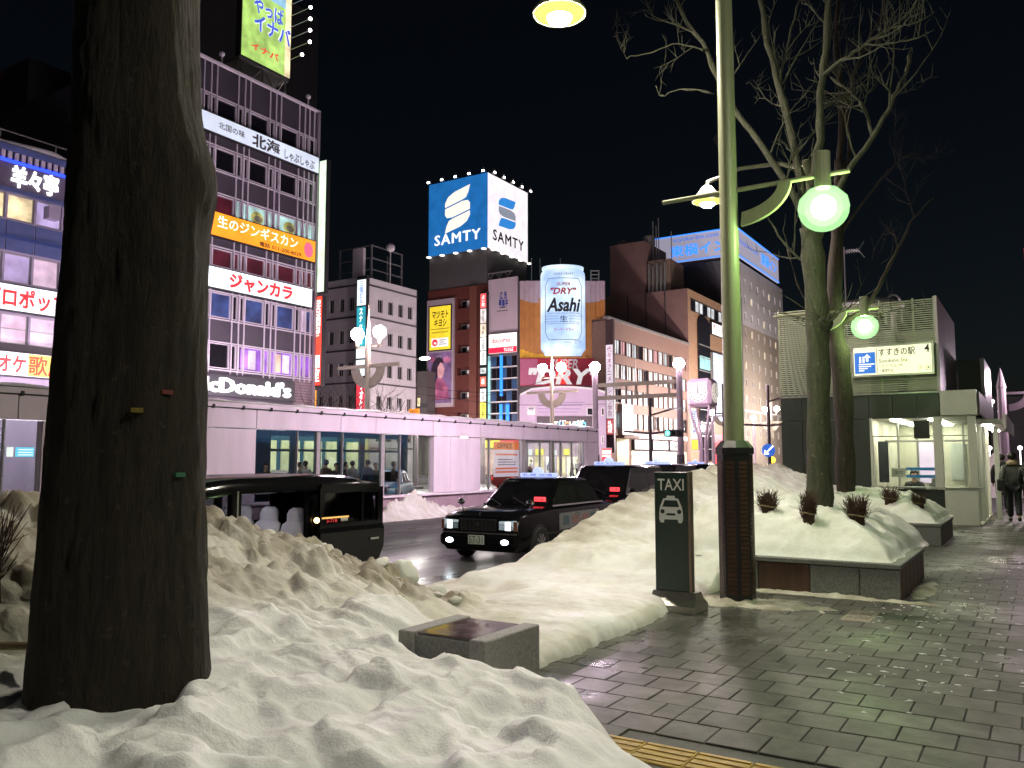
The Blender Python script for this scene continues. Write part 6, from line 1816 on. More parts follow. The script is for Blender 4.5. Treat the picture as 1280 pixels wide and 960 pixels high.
# top window band, arch window, white sign, big picture panel
F38 = FX(-38)
yA, yB_ = qx_y(864.5, -38), qx_y(903, -38)
for i in range(8):
    d_ = (yB_ - yA) / 8
    window(tb2, F38, yA + i * d_, yA + (i + 1) * d_ - .1, qx_z(865, 387, -38) - .2, qx_z(865, 374, -38), L_cool if i % 3 else M_pdark, M_blk, .02, .1)
ar = [(qx_y(872, -38), 7.5), (qx_y(886.5, -38), 7.5)]
w0, w1 = qx_y(872, -38), qx_y(886.5, -38); cwid = (w1 - w0) / 2; ztp = qx_z(879, 407, -38)
apoly = [(w0, 1.5), (w1, 1.5)] + [((w0 + w1) / 2 + cwid * math.cos(R(q)), ztp + 1.2 * math.sin(R(q))) for q in range(0, 181, 20)]
MB().prism(F38, apoly, .0, .2).build('arch_window', M_pdark, tb2)
for k in range(9):
    MB().fbox(F38, w0, w1, 3 + k * 1.75, 3.12 + k * 1.75, .2, .3).build('arch_transom', M_steel, tb2)
MB().fbox(F38, w0 + .3, w1 - .3, qx_z(879, 462, -38), qx_z(879, 446, -38), .2, .25).build('lit_panes', lit('lit_teal', (.3, .6, .6), .4, .6), tb2)
fsign('bank_sign', 'white lit sign with a red mark on the tan block', qx_y(887.5, -38), qx_y(906, -38), qx_z(890, 419, -38), qx_z(890, 404, -38), P_cream, [('7', qx_y(890, -38), qx_z(890, 412, -38), .7, 1.2, M_inkr, .04), ('あおぞら', qx_y(897, -38), qx_z(890, 413.5, -38), 3.4, .9, M_ink2, .0)], .4, M_blk, fr=F38)
fsign('picture_panel', 'big pale blue backlit picture panel on the tan block', qx_y(888, -38), qx_y(909, -38), qx_z(890, 527, -38), qx_z(890, 441, -38), lit('face_sky', (.50, .62, .92), .75, .35), [], .4, M_steel, fr=F38)
MB().fbox(F38, qx_y(889, -38), qx_y(922, -38), 0.2, 5.2, 0, .3).build('red_shopfront', lit('shop_redfront', (.5, .03, .05), .6, .4), tb2)
blade('white vertical lit blade sign beside the clock', px_x(863.5, yc0 - 1, 520), px_x(871.5, yc0 - 1, 520), yc0 - 1, px_z(867, 549, yc0 - 1), px_z(867, 511, yc0 - 1), P_white, '居酒屋', M_adb)
blade('small yellow and white lit sign under the vertical blade sign', px_x(864, yc0 - 1.2, 520), px_x(872, yc0 - 1.2, 520), yc0 - 1.2, px_z(867, 562, yc0 - 1), px_z(867, 550, yc0 - 1), glow('sign_amber', (1, .72, .05), .9), '', M_ink2)

# ================================================================== hotel
hy = 124.3; HXf = -38.0
hot = thing('hotel_building', 'tall tan hotel with rows of small windows and a rooftop name board', 'building', (HXf, hy, -.12))
M_htan = mat('hotel_tan', (.42, .36, .28), .7, var=.1, scale=.4); M_hgr = mat('hotel_grey', (.62, .60, .58), .7, var=.1, scale=.4)
yE = qx_y(979, HXf, 400); zroof = qx_z(978, 362, HXf)
rowsz = [zroof - 2.4 - 2.62 * k for k in range(12)]
ops = []
ncol = 7; cw = (yE - hy - 3) / ncol
for z in rowsz:
    for c_ in range(ncol): ops.append((hy + 4 + c_ * cw, hy + 4 + c_ * cw + .95, z - 1.25, z))
zsp = rowsz[3] + .5
mb = MB(); wall_openings(mb, FX(HXf), hy + 1.5, yE, zsp, zroof, [o_ for o_ in ops if o_[2] > zsp], .3)
mb.box(-56, HXf - .02, hy + .2, yE, zroof - .2, zroof - .1); mb.box(-56, HXf, yE - .1, yE, 0, zroof)
mb.build('upper_wall', M_hgr, hot)
mb = MB(); wall_openings(mb, FX(HXf), hy + 1.5, yE, -.1, zsp, [o_ for o_ in ops if o_[2] < zsp], .3); mb.build('lower_wall', M_htan, hot)
MB().box(-54, HXf - .3, hy, hy + .2, -.1, zroof).build('side_wall', mat('hotel_side', (.10, .10, .11), .7, var=.1), hot)
for k in range(10):
    MB().box(HXf - 3, HXf + .25, hy + .25, hy + 1.45, 4 + k * 2.9, 5.6 + k * 2.9).build('balcony', mat('balcony_brown', (.16, .11, .08), .6), hot)
for i, o_ in enumerate(ops):
    r_ = (i * 11) % 9
    window(hot, FX(HXf), *o_, M_pdark if r_ < 7 else L_warm, M_white, -.18, .14)
MB().fbox(FX(HXf), hy + 1.5, yE, 9.0, 9.3, 0, .4).build('string_course', M_white, hot)
hb = thing('hotel_name_board', 'grey rooftop name board with blue neon letters on the hotel', 'billboard', (HXf, hy, zroof))
zb0, zb1 = px_z(905, 321, hy), px_z(905, 286, hy)
M_hb = mat('board_grey', (.26, .25, .29), .5, var=.0, emit=(.30, .28, .36), es=.75); N_bl = glow('neon_sky', (.03, .22, .95), 1.25)  # board emission stands in for light falling on the panel
xl, xr = px_x(818, hy, 310), HXf + .3
MB().box(xl, xr, hy - .3, hy, zb0, zb1).build('front_board', M_hb, hb)
MB().box(xr - .3, xr, hy + .02, qx_y(971, HXf, 340), zb0, zb1).build('side_board', M_hb, hb)
FH1 = FY(hy - .32); FH2 = FX(xr + .02)
for z in (zb0 + .1, zb1 - .1):
    MB().fbox(FH1, xl, xr, z - .08, z + .08, 0, .1).build('neon_edge', N_bl, hb); MB().fbox(FH2, hy, qx_y(971, HXf, 340), z - .08, z + .08, 0, .1).build('neon_edge', N_bl, hb)
mw = xr - xl
text(hb, FH1, 'toyoko-inn.com', xl + mw * .52, zb0 + (zb1 - zb0) * .8, mw * .55, .85, glow('neon_dimblue', (.03, .14, .6), .9), .1, bold=.01)
text(hb, FH1, '東横イン', xl + mw * .55, zb0 + (zb1 - zb0) * .4, mw * .68, 1.9, N_bl, .1, bold=.02)
yl2 = qx_y(971, HXf, 340) - hy
text(hb, FH2, 'toyoko-inn.com', hy + yl2 * .25, zb0 + (zb1 - zb0) * .55, yl2 * .42, 1.0, MATS['neon_dimblue'], .1, bold=.01)
text(hb, FH2, '東横イン', hy + yl2 * .73, zb0 + (zb1 - zb0) * .5, yl2 * .4, 2.0, N_bl, .1, bold=.03)
MB().box(xl + 1, HXf - 1, hy + .5, yE - 4, zroof - .1, zb0 + .1).build('board_frame', M_blk, hb)
FVb = FY(hy - .9)
vb = thing('hotel_blade_sign', 'very tall white lit blade sign on the hotel corner', 'sign', (HXf, hy - .9, 4))
xa_, xb_ = px_x(920.5, hy - .9, 470), px_x(928.5, hy - .9, 470)
hz = lambda py: px_z(925, py, hy - .9)
MB().fbox(FVb, xa_, xb_, hz(566), hz(371), -.5, -.02).build('casing', M_steel, vb)
for ya_, yb_ in ((372, 412), (434, 492), (498, 564)):
    MB().fbox(FVb, xa_ + .08, xb_ - .08, hz(yb_), hz(ya_), -.02, .03).build('face_panel', lit('face_bladewhite', (.9, .95, 1.0), 1.15, .15), vb)
vtext(vb, FVb, '東横イン', (xa_ + xb_) / 2, hz(490), hz(436), .55, M_adb, .05)
# distant street closing the view on the right
for lab_, x0_, x1_, y_, z_, c_ in (('far dark block closing the street beyond the entrance', -8, 10, 190, 14, (.06, .055, .06)), ('distant building behind the hotel end', -30, -12, 200, 20, (.07, .065, .07))):
    tower(lab_, x0_, x1_, y_, y_ + 12, z_, c_)
# ================================================================== median lamps, gantry, clock, signals
M_lp = mat('lamp_pole_olive', (.30, .27, .19), .5, var=.12, scale=3)
M_lpk = mat('pole_pinkish', (.42, .34, .38), .5, var=.1, scale=3)
M_globe = glow('globe_light', (1.0, .76, .92), 240, True)
M_globe_fill = glow('globe_fill', (1.0, .80, .80), 650, True)
M_globe_fill_far = glow('globe_fill_far', (1.0, .86, .84), 2000, True)
def globe(t, x, y, z, r=.3, m_=None):
    g_ = MB().sphere((x, y, z), r, 16, 10).build('globe', m_ or M_globe, t, smooth=True)
    MB().tube([(x, y, z - r - .28), (x, y, z - r + .04)], [.08, .11], 10).build('globe_cup', M_lp, t)
def median_lamp(x, y, label, gz_=7.45, half=1.85):
    t = thing('street_lamp', label, 'street lamp', (x, y, ROADZ), group='twin globe lamps on the median')
    MB().tube([(x, y, ROADZ), (x, y, 3), (x, y, gz_ - .3), (x, y, gz_ - .1), (x, y, gz_ + 1.4)], [.15, .14, .12, .1, .01], 12).build('pole', M_lp, t, smooth=True)
    for sx in (-1, 1): globe(t, x + sx * .68, y, gz_)
    MB().box(x - .75, x + .75, y - .03, y + .03, gz_ - .68, gz_ - .6).build('globe_bar', M_lp, t)
    MB().box(x - half, x + half, y - .06, y + .06, gz_ - 1.62, gz_ - 1.46).build('banner_bar', M_lp, t)
    fr = Fr((x, y, 0), (1, 0, 0), (0, -1, 0)); zc_ = gz_ - 1.62
    for sx in (-1, 1):
        outer = [(sx * 1.0 * math.sin(R(q)), zc_ - .95 * math.cos(R(q))) for q in range(8, 91, 8)]
        inner = [(sx * .55 * math.sin(R(q)), zc_ - .5 * math.cos(R(q))) for q in range(88, 7, -8)]
        MB().prism(fr, outer + inner, -.05, .05).build('ring_bracket', M_lp, t)
    return t
median_lamp(-26, 11.3, 'twin globe lamp on the median opposite the big trunk')
median_lamp(-26, 28.7, 'twin globe lamp rising behind the tram stop before the grey office block')
median_lamp(-26, 45.9, 'twin globe lamp in front of the beer advert wall')
median_lamp(-26, 80, 'twin globe lamp further down the street by the brick building')
def single(x, y, z, label, m_=None, sleeve=True, grp='single globe posts', gm_=None):
    t = thing('globe_post', label, 'street lamp', (x, y, ROADZ), group=grp)
    MB().tube([(x, y, ROADZ), (x, y, z - .3)], [.2, .17], 12).build('pole', m_ or M_lpk, t, smooth=True)
    if sleeve: MB().tube([(x, y, ROADZ), (x, y, 1.9)], [.24, .24], 8).build('sleeve', mat('sleeve_grey', (.1, .09, .1), .6), t)
    globe(t, x, y, z, .31, gm_)
    return t
single(-16.7, 43.8, 6.95, 'pink globe post holding the right end of the gantry')
single(-21.9, 43.8, 7.05, 'pink globe post holding the left end of the gantry')
gn = thing('gantry', 'olive steel gantry of two bars between the globe posts', 'gantry', (-19.3, 43.8, 5))
for z in (5.2, 5.95):
    MB().box(-21.7, -16.9, 43.7, 43.9, z - .11, z + .11).build('gantry_bar', M_lp, gn)
MB().tube([(-19.3, 43.8, 5.3), (-19.3, 43.8, 7.3)], [.1, .01], 8).build('spire', M_lp, gn)
for x in (-21.2, -19.9, -18.6, -17.3): MB().box(x - .05, x + .05, 43.75, 43.85, 5.25, 5.9).build('gantry_strut', M_lp, gn)
# extra far pavement lamps, added to light the facades
for x, y, lab in ((-36.3, 30.5, 'short globe post before the grey corner block'), (-36.3, 20.5, 'short globe post before the violet restaurant block'), (-30.5, 90, 'globe post before the brick building'), (-30.0, 104, 'globe post before the tan block'), (-28.0, 112, 'globe post near the hotel'), (-28.0, 132, 'globe post beyond the hotel corner')):
    single(x, y, 4.4 if y < 40 else 6.8, lab, sleeve=False, grp='added far pavement fill lamps', gm_=None if y < 40 else M_globe_fill_far)
median_lamp(-26, 97, 'twin globe lamp far down the street before the tan block')
median_lamp(-26, 114, 'twin globe lamp far down the street before the hotel')
for x, y, lab in ((-46.5, 65, 'bright globe post at the kerb below the brown tower'), (-55, 65, 'bright globe post at the far kerb of the cross street'), (-33.0, 63, 'bright globe post at the corner below the beer advert'),
                  (-37.5, 46.5, 'bright globe post beside the grey corner block'), (-37.5, 55, 'bright globe post before the grey office block')):
    single(x, y, 3.9, lab, sleeve=False, grp='added cross street fill lamps', gm_=M_globe_fill)  # low lamps added behind the tram stop roof to light the facades
# --- clock on four curved legs
ck = thing('street_clock', 'pink street clock with two dials on curved legs', 'clock', (-17.0, 48.4, ROADZ))
cx_, cy_, zc0, zc1 = -17.0, 48.4, 4.75, 6.45
M_ckp = mat('clock_pink', (.55, .42, .5), .4, var=.08)
MB().box(cx_ - .75, cx_ + .75, cy_ - .75, cy_ + .75, zc0, zc1, .2).build('clock_box', M_ckp, ck)
dial = glow('clock_dial', (1.0, .92, .8), .45, base=(.3, .28, .25))
for fr in (Fr((cx_, cy_ - .76, (zc0 + zc1) / 2), (1, 0, 0), (0, -1, 0)), Fr((cx_ + .76, cy_, (zc0 + zc1) / 2), (0, 1, 0), (1, 0, 0))):
    d_ = MB().prism(fr, [(.58 * math.cos(k * .262), .58 * math.sin(k * .262)) for k in range(24)], 0, .04).build('dial', dial, ck)
    for k in range(12):
        a = k * math.pi / 6
        MB().fbox(fr, .48 * math.cos(a) - .03, .48 * math.cos(a) + .03, .48 * math.sin(a) - .03, .48 * math.sin(a) + .03, .04, .05).build('hour_mark', M_ink2, d_)
    MB().prism(fr, [(-.03, -.05), (.03, -.05), (.02, .42), (-.02, .42)], .055, .065).build('minute_hand', M_ink2, d_)
    MB().prism(fr, [(-.05, -.03), (.0, -.05), (.28, -.2), (.26, -.14)], .055, .065).build('hour_hand', M_ink2, d_)
for sx in (-1, 1):
    for sy in (-1, 1):
        pts = [(cx_ + sx * .6, cy_ + sy * .6, zc0 + .05), (cx_ + sx * .52, cy_ + sy * .52, 4.2), (cx_ + sx * .3, cy_ + sy * .3, 3.3), (cx_ + sx * .18, cy_ + sy * .18, 2.4), (cx_ + sx * .18, cy_ + sy * .18, .3)]
        MB().tube(smooth_path([V(*p) for p in pts], 4), .075, 8).build('curved_leg', M_ckp, ck, smooth=True)
MB().box(cx_ - .45, cx_ + .45, cy_ - .45, cy_ + .45, ROADZ, .3).build('clock_foot', M_ckp, ck)
# --- signals
M_sig = mat('signal_brown', (.055, .035, .035), .5, var=.1)
def signal(x, y, top, armz, label, arm=1.6, light=None, lamp=True):
    t = thing('traffic_signal', label, 'traffic light', (x, y, ROADZ))
    MB().tube([(x, y, ROADZ), (x, y, top)], [.12, .08], 8).build('pole', M_sig, t)
    MB().tube([(x - arm, y, armz + .06), (x, y, armz - .08), (x + arm, y, armz + .06)], .06, 6).build('arm', M_sig, t)
    if light:
        h_ = MB().box(x + arm * .55, x + arm * .55 + 1.0, y - .2, y + .05, armz - .28, armz + .1, .05).build('signal_head', M_blk, t)
        for k in range(3):
            c_ = light if k == 0 else None
            MB().sphere((x + arm * .55 + .2 + .3 * k, y - .2, armz - .09), .13, 10, 6, (1, .4, 1)).build('signal_lens', glow('signal_green', (.1, 1.0, .75), 4) if c_ else M_pdark, h_)
    if lamp:
        MB().tube([(x, y, top - .9), (x + 1.2, y, top - .6)], .05, 6).build('lamp_arm', M_sig, t)
        MB().box(x + 1.0, x + 1.8, y - .1, y + .1, top - .62, top - .54).build('lamp_head', M_steel, t)
    return t
sp = at_x(813, 540, -17.2)
signal(float(sp[0]), float(sp[1]), float(at_x(813, 498, -17.2)[2]), float(sp[2]), 'brown signal pole with a green light at the tram stop end', 1.5, 'g')
sp = at_x(961, 530, -12.5)
t = signal(float(sp[0]), float(sp[1]), float(at_x(961, 482, -12.5)[2]), float(sp[2]), 'dark signal pole with a blue arrow sign before the hotel', 2.6, None)
fr = FY(float(sp[1]) - .2)
pa_ = at_x(961, 563, -12.5)
cap_poly(fr, [(pa_[0] + .36 * math.cos(k * .35), pa_[2] + .36 * math.sin(k * .35)) for k in range(18)], mat('road_sign_blue', (.02, .11, .5), .4, emit=(.02, .14, .6), es=.5), t, 'arrow_sign', 0, .03)
cap_poly(fr, [(pa_[0] + a, pa_[2] + b_) for a, b_ in ((.24, .28), (.29, .22), (-.05, -.12), (.06, -.2), (-.24, -.24), (-.2, .04), (-.1, -.07))], M_wlit, t, 'arrow_mark', .035, .01)
pa_ = at_x(967, 575, -12.5)
MB().sphere((pa_[0], pa_[1] - .3, pa_[2]), .18, 10, 7).build('amber_lamp', glow('amber', (1, .45, .02), 6), t)
sp = at_x(904, 516, -22)
signal(float(sp[0]), float(sp[1]), float(at_x(904, 480, -22)[2]), float(sp[2]), 'thin dark pole with a lamp arm before the tan block', 1.2, None)
# cobra-head lamps by the office block
for px, py, lab in ((531, 448, 'slim road lamp reaching out past the grey office block'), (500, 467, 'smaller road lamp just below the slim one')):
    p = at_y(px, py, 60.0)
    t = thing('road_lamp', lab, 'street lamp', (p[0] - 2.6, 60, ROADZ), group='cobra head road lamps')
    MB().tube([(p[0] - 2.6, 60, ROADZ), (p[0] - 2.6, 60, p[2] - .6), (p[0] - 1.6, 60, p[2] - .1), (p[0] - .4, 60, p[2] + .05)], .07, 7).build('pole', M_sig, t)
    MB().sphere((p[0], 60, p[2]), .6, 12, 6, (1, .5, .28)).build('lamp_head', glow('cobra_light', (1, .95, .9), 7, False), t)
# wires
for i, (a, b_) in enumerate((((468, 470), (650, 492)), ((520, 492), (757, 505)), ((400, 492), (640, 520)), ((540, 500), (700, 470)))):
    p, q = at_y(*a, 58.0), at_y(*b_, 62.0)
    mid_ = (p + q) / 2 + V(0, 0, -.5)
    o = MB().tube(smooth_path([p, mid_, q], 6), .02, 4).build('overhead_wire', M_blk); tag(o, 'thin overhead wire across the junction behind the tram stop', 'wire', 'overhead wires at the junction')
# small bare street trees behind the tram stop
def street_tree(x, y, hgt, label, seed):
    rs = random.Random(seed); t = thing('tree', label, 'tree', (x, y, -.12), group='bare street trees across the road')
    tk = MB().tube([(x, y, -.1), (x + .05, y, hgt * .35), (x, y + .05, hgt * .5)], [.16, .13, .1], 8); tk.build('trunk', M_bark_b, t, smooth=True)
    cr = MB()
    for k in range(6):
        a = k * 1.05 + rs.random(); twig(cr, V(x, y, hgt * .45), V(math.cos(a) * .7, math.sin(a) * .7, .8), hgt * .45, .06, 2, rs)
    cr.build('crown', M_bark_b, t)
for k, (px, yy, hh_) in enumerate(((425, 37.5, 6.6), (480, 44.0, 6.8), (505, 47.5, 6.0), (412, 36, 6.0))):
    x_ = px_x(px, yy, 500)
    street_tree(x_, yy, hh_, ['bare street tree before the grey corner block edge', 'bare street tree in front of the grey office block', 'bare street tree at the right edge of the grey office block', 'thin bare street tree beside the red blade sign'][k], 70 + k)
# --- right edge of the street
ob_ = thing('street_lamp', 'tall pinkish obelisk lamp post with spire behind the pedestrians', 'street lamp', (-1.22, 40, 0))
MB().tube([(-1.22, 40, 0), (-1.22, 40, .6), (-1.22, 40, 4.55), (-1.22, 40, 4.6), (-1.22, 40, 5.42)], [.3, .2, .17, .2, .01], 10).build('pole', M_lpk, ob_, smooth=True, angle=30)
fr = Fr((-1.22, 40, 0), (1, 0, 0), (0, -1, 0))
outer = [(.15 + .95 * math.sin(R(q)), 4.3 - .7 * math.cos(R(q))) for q in range(5, 91, 8)]
inner = [(.15 + .65 * math.sin(R(q)), 4.3 - .42 * math.cos(R(q))) for q in range(88, 4, -8)]
MB().prism(fr, outer + inner, -.05, .05).build('ring_bracket', M_lpk, ob_)
MB().box(-1.3, .6, 39.95, 40.05, 4.3, 4.4).build('bar', M_lpk, ob_)
globe(ob_, .5, 40, 4.85, .28)
nb2 = thing('near_block', 'dark shop block lining the right side of the pavement far ahead', 'building', (6, 70, 0))
MB().box(3.2, 14, 48, 130, 0, 18).build('wall', mat('nearblock_wall', (.09, .085, .085), .7, var=.15), nb2)
for k in range(12):
    MB().box(3.14, 3.19, 49 + k * 6.5, 54.5 + k * 6.5, .2, 3.2).build('shop_window', L_shop if k % 2 else lit('lit_shop2', (.95, .9, .85), .9, .7), nb2)
bs2 = thing('blade_sign', 'red topped blade sign at the far end of the pavement', 'sign', (1, 58, 8), None or 0)
MB().box(-.2, 3.2, 58, 58.4, 11.2, 14.3).build('red_face', glow('bladered', (.75, .04, .05), .7), bs2)
MB().box(-.3, 3.2, 58, 58.4, 6.5, 10.9).build('white_face', lit('face_far', (.5, .55, .6), .6, .4), bs2)
for k, (px, py) in enumerate(((1237, 560), (1244, 570), (1264, 585), (1232, 575), (1275, 560), (1240, 502), (1250, 514))):
    p = at_y(px, py, 150.0)
    o = MB().sphere(tuple(p), .35, 8, 6).tube([p, (p[0], p[1], -.1)], .08, 5).build('distant_lamp', glow('far_lamp', (1, .93, .9), 3.5)); tag(o, 'tiny distant street lamp far down the pavement', 'street lamp', 'distant lamps')
# far snow humps
def hump(name, cx, cy, rx, ry, hgt, label, seed, z0=0.0):
    def fn(x, y):
        rr = np.hypot((x - cx) / rx, (y - cy) / ry) + .3 * fbm(x * .9, y * .9, 3, seed)
        return z0 + hgt * np.clip(1 - rr ** 2, -.05, 1) * (1 + .3 * fbm(x * 2, y * 2, 4, seed)), .1 + .3 * vnoise(x, y, seed)
    return height_mesh(name, np.linspace(cx - rx * 1.3, cx + rx * 1.3, 50), np.linspace(cy - ry * 1.3, cy + ry * 1.3, 60), fn, label, 'snow mound', keep=lambda x, y, z: z > z0 - .01)
hump('snow_mound', -7.6, 27.5, 1.7, 6.5, 1.55, 'pinkish far snow mound beside the station wall', 5, ROADZ)
hump('snow_mound', -1.6, 46, 1.6, 5, 1.9, 'pink lit snow mound behind the pedestrians', 7)
# ================================================================== vehicles
M_car = mat('paint_black', (.005, .005, .006), .14, var=0, coat=0, spec=.16)
M_glassk = mat('car_glass', (.008, .008, .010), .03, var=.5, scale=3, spec=.5)
M_chrome = mat('chrome', (.6, .6, .62), .15, metal=1.0, var=0)
M_tyre = mat('tyre', (.012, .012, .013), .8, var=.2, scale=20)
M_rim = mat('rim_silver', (.4, .4, .42), .3, metal=.8, var=0)
M_headl = glow('headlamp_lit', (.85, .95, 1.0), 2.5)
M_headd = mat('headlamp_glass', (.35, .38, .40), .08, var=.2, scale=30, metal=.4, emit=(.55, .68, .75), es=.35)
M_fog = glow('fog_lamp', (.85, .93, 1.0), 14)
M_tail = glow('tail_red', (1, .03, .02), 1.5)
M_led = glow('led_red', (1.0, .05, .06), 2.2)
M_rooflamp = glow('roof_lamp', (.42, .50, .95), .95)
def ring_section(y, w, zb, zs, crown=.03):
    p = [(w * .88, zb), (w * .985, zb + .08), (w, zb + .25), (w, zs - .16), (w * .975, zs - .05), (w * .90, zs), (w * .5, zs + crown * .8)]
    return [(a, y, b_) for a, b_ in p] + [(-a, y, b_) for a, b_ in reversed(p)]
def car(name, label, cat, loc, rotz, L=4.69, W=1.695, Hc=1.525, tall=False, paint=None, lights=True, sign=True, led=True, ad=False, group=None, detail=True, plate='57-31'):
    paint = paint or M_car
    t = thing(name, label, cat, loc, rotz, group)
    B = lambda mb, n, m_, p=None, s=False, a=40: mb.build(n, m_, p or t, smooth=s, world=False, angle=a)
    h2, w = L / 2, W / 2
    cowl = -h2 + (1.0 if tall else 1.38); zh = 1.02 if tall else .97; zd = zh
    st_ = [(-h2, w * .90, .30, zh - .26), (-h2 + .04, w * .955, .22, zh - .15), (-h2 + .14, w * .985, .2, zh - .09), (-h2 + .5, w, .2, zh - .045), (cowl, w, .2, zh), (0, w, .2, zd), (h2 - 1.0, w, .2, zd + .01),
           (h2 - .3, w * .99, .22, zd - .0), (h2 - .08, w * .965, .25, zd - .05), (h2, w * .93, .3, zd - .15)]
    B(MB().loft([ring_section(y, a, zb, zs) for y, a, zb, zs in st_]), 'body', paint, None, True, 35)
    # greenhouse
    g0, g1 = cowl - .02, (h2 - .06 if tall else h2 - .72)
    r0, r1 = (cowl + .62, h2 - .32) if tall else (cowl + .66, h2 - 1.28)
    tw, bw_ = w * (.80 if tall else .745), w * .915
    def gr(z, ya, yb, a, rc=.06):
        return [(-a + rc, ya, z), (a - rc, ya, z), (a, ya + rc, z), (a, yb - rc, z), (a - rc, yb, z), (-a + rc, yb, z), (-a, yb - rc, z), (-a, ya + rc, z)]
    zt_ = Hc - .07
    rings = [gr(zh - .03, g0, g1, bw_), gr(zt_, r0 - .04, r1 + .04, tw + .01), gr(Hc - .025, r0 + .05, r1 - .05, tw - .05), gr(Hc, r0 + .25, r1 - .25, tw - .25)]
    B(MB().loft(rings), 'roof', paint, None, True, 30)
    # glazing, laid just outside the cabin faces
    def lerp3(p, q, k): return tuple(p[i] + (q[i] - p[i]) * k for i in range(3))
    def slab(c0, c1, c2, c3, nrm, name, m_=M_glassk, par=None, u0=.08, u1=.92, v0=.1, v1=.92, off=.008):
        def pt(u, v): return V(*lerp3(lerp3(c0, c1, u), lerp3(c3, c2, u), v))
        q = [pt(u0, v0), pt(u1, v0), pt(u1, v1), pt(u0, v1)]
        n = V(*nrm)
        mb = MB(); mb.add([p + n * off for p in q] + [p - n * .01 for p in q], [(0, 1, 2, 3), (7, 6, 5, 4), (0, 4, 5, 1), (1, 5, 6, 2), (2, 6, 7, 3), (3, 7, 4, 0)])
        return B(mb, name, m_, par)
    zb_ = zh - .03
    ws = slab((-bw_, g0, zb_), (bw_, g0, zb_), (tw, r0 - .04, zt_), (-tw, r0 - .04, zt_), (0, -.6, .5), 'windscreen', u0=.06, u1=.94, v0=.12, v1=.95)
    slab((bw_, g1, zb_), (-bw_, g1, zb_), (-tw, r1 + .04, zt_), (tw, r1 + .04, zt_), (0, .8, .3), 'rear_window', u0=.07, u1=.93, v0=.15, v1=.93)
    for sx in (1, -1):
        ym = (r0 + r1) / 2 - .02
        side = lambda ya0, yb0, ya1, yb1, nm: slab((sx * bw_, ya0, zb_), (sx * bw_, yb0, zb_), (sx * tw, yb1, zt_), (sx * tw, ya1, zt_), (sx * .95, 0, .2), nm, u0=.04, u1=.96, v0=.13, v1=.93)
        side(g0 + .2, ym - .03, r0 + .04, ym - .03, 'side_window'); side(ym + .03, g1 - (.75 if tall else .28), ym + .03, r1 - (.55 if tall else .1), 'side_window')
        if tall: side(g1 - .68, g1 - .12, r1 - .48, r1 - .04, 'side_window')
        B(MB().box(sx * bw_ + (0 if sx > 0 else -.02), sx * bw_ + (.02 if sx > 0 else 0), g0 + .1, g1 - .1, zh + .005, zh + .035), 'belt_trim', M_chrome)
        # door seams, handles, sills
        for yy in (g0 + .15, ym, g1 - .35):
            B(MB().box(sx * (w + .001) - .002, sx * (w + .001) + .002, yy - .006, yy + .006, .33, zh - .08), 'door_seam', M_blk)
        for yy in (ym - .25, g1 - .6):
            B(MB().box(sx * (w + .012) - .014, sx * (w + .012) + .014, yy - .09, yy + .09, zh - .2, zh - .165, .006), 'door_handle', M_chrome)
        B(MB().box(sx * (w + .004) - .008, sx * (w + .004) + .008, -h2 + .5, h2 - .5, .47, .51), 'side_moulding', M_blk)
        # wheels
        for yy in (-h2 + .82, h2 - .95):
            wx = sx * (w - .09)
            arch = [(yy + .37 * math.cos(R(q)), .31 + .37 * math.sin(R(q))) for q in range(-25, 206, 15)]
            fr = Fr((sx * (w + .003), 0, 0), (0, 1, 0), (sx, 0, 0))
            B(MB().prism(fr, arch, -.1, .001), 'wheel_arch', M_blk)
            prof = [(.2, -.1), (.29, -.1), (.315, -.07), (.315, .07), (.29, .1), (.2, .1)]
            mb = MB(); rings_ = [[(wx + sx * .02 + d, yy + r * math.cos(2 * math.pi * k / 20), .315 + r * math.sin(2 * math.pi * k / 20)) for k in range(20)] for r, d in prof]
            wh = B(mb.loft(rings_), 'wheel', M_tyre, None, True, 50)
            fo_ = sx * .125
            mb = MB(); mb.loft([[(wx + sx * .02 + sx * .06, yy + .2 * math.cos(k * .314), .315 + .2 * math.sin(k * .314)) for k in range(20)], [(wx + fo_, yy + .19 * math.cos(k * .314), .315 + .19 * math.sin(k * .314)) for k in range(20)]])
            B(mb, 'hub_back', M_blk, wh)
            frw = Fr((wx + fo_, yy, .315), (0, 1, 0), (sx, 0, 0))
            mb = MB()
            for k in range(10):
                a = k * .628; c_, s_ = math.cos(a), math.sin(a)
                mb.add([frw.pt(c_ * .03 - s_ * .016, s_ * .03 + c_ * .016, .012), frw.pt(c_ * .03 + s_ * .016, s_ * .03 - c_ * .016, .012), frw.pt(c_ * .19 + s_ * .024, s_ * .19 - c_ * .024, .004), frw.pt(c_ * .19 - s_ * .024, s_ * .19 + c_ * .024, .004)], [(0, 1, 2, 3)])
            mb.prism(frw, [(.05 * math.cos(k * .628), .05 * math.sin(k * .628)) for k in range(10)], 0, .02)
            B(mb, 'rim', M_rim, wh)
        # mirrors on the wings
        mx_, my_ = sx * (w - .12), (-h2 + .62 if not tall else cowl + .1)
        if tall: mx_ = sx * (w + .06)
        B(MB().tube([(mx_, my_, zh - .08), (mx_ + sx * .03, my_ - .02, zh + .06)], .012, 6).sphere((mx_ + sx * .04, my_ - .02, zh + .11), .075, 12, 8, (1.1, .7, .8)), 'wing_mirror', M_chrome if not tall else M_car, None, True)
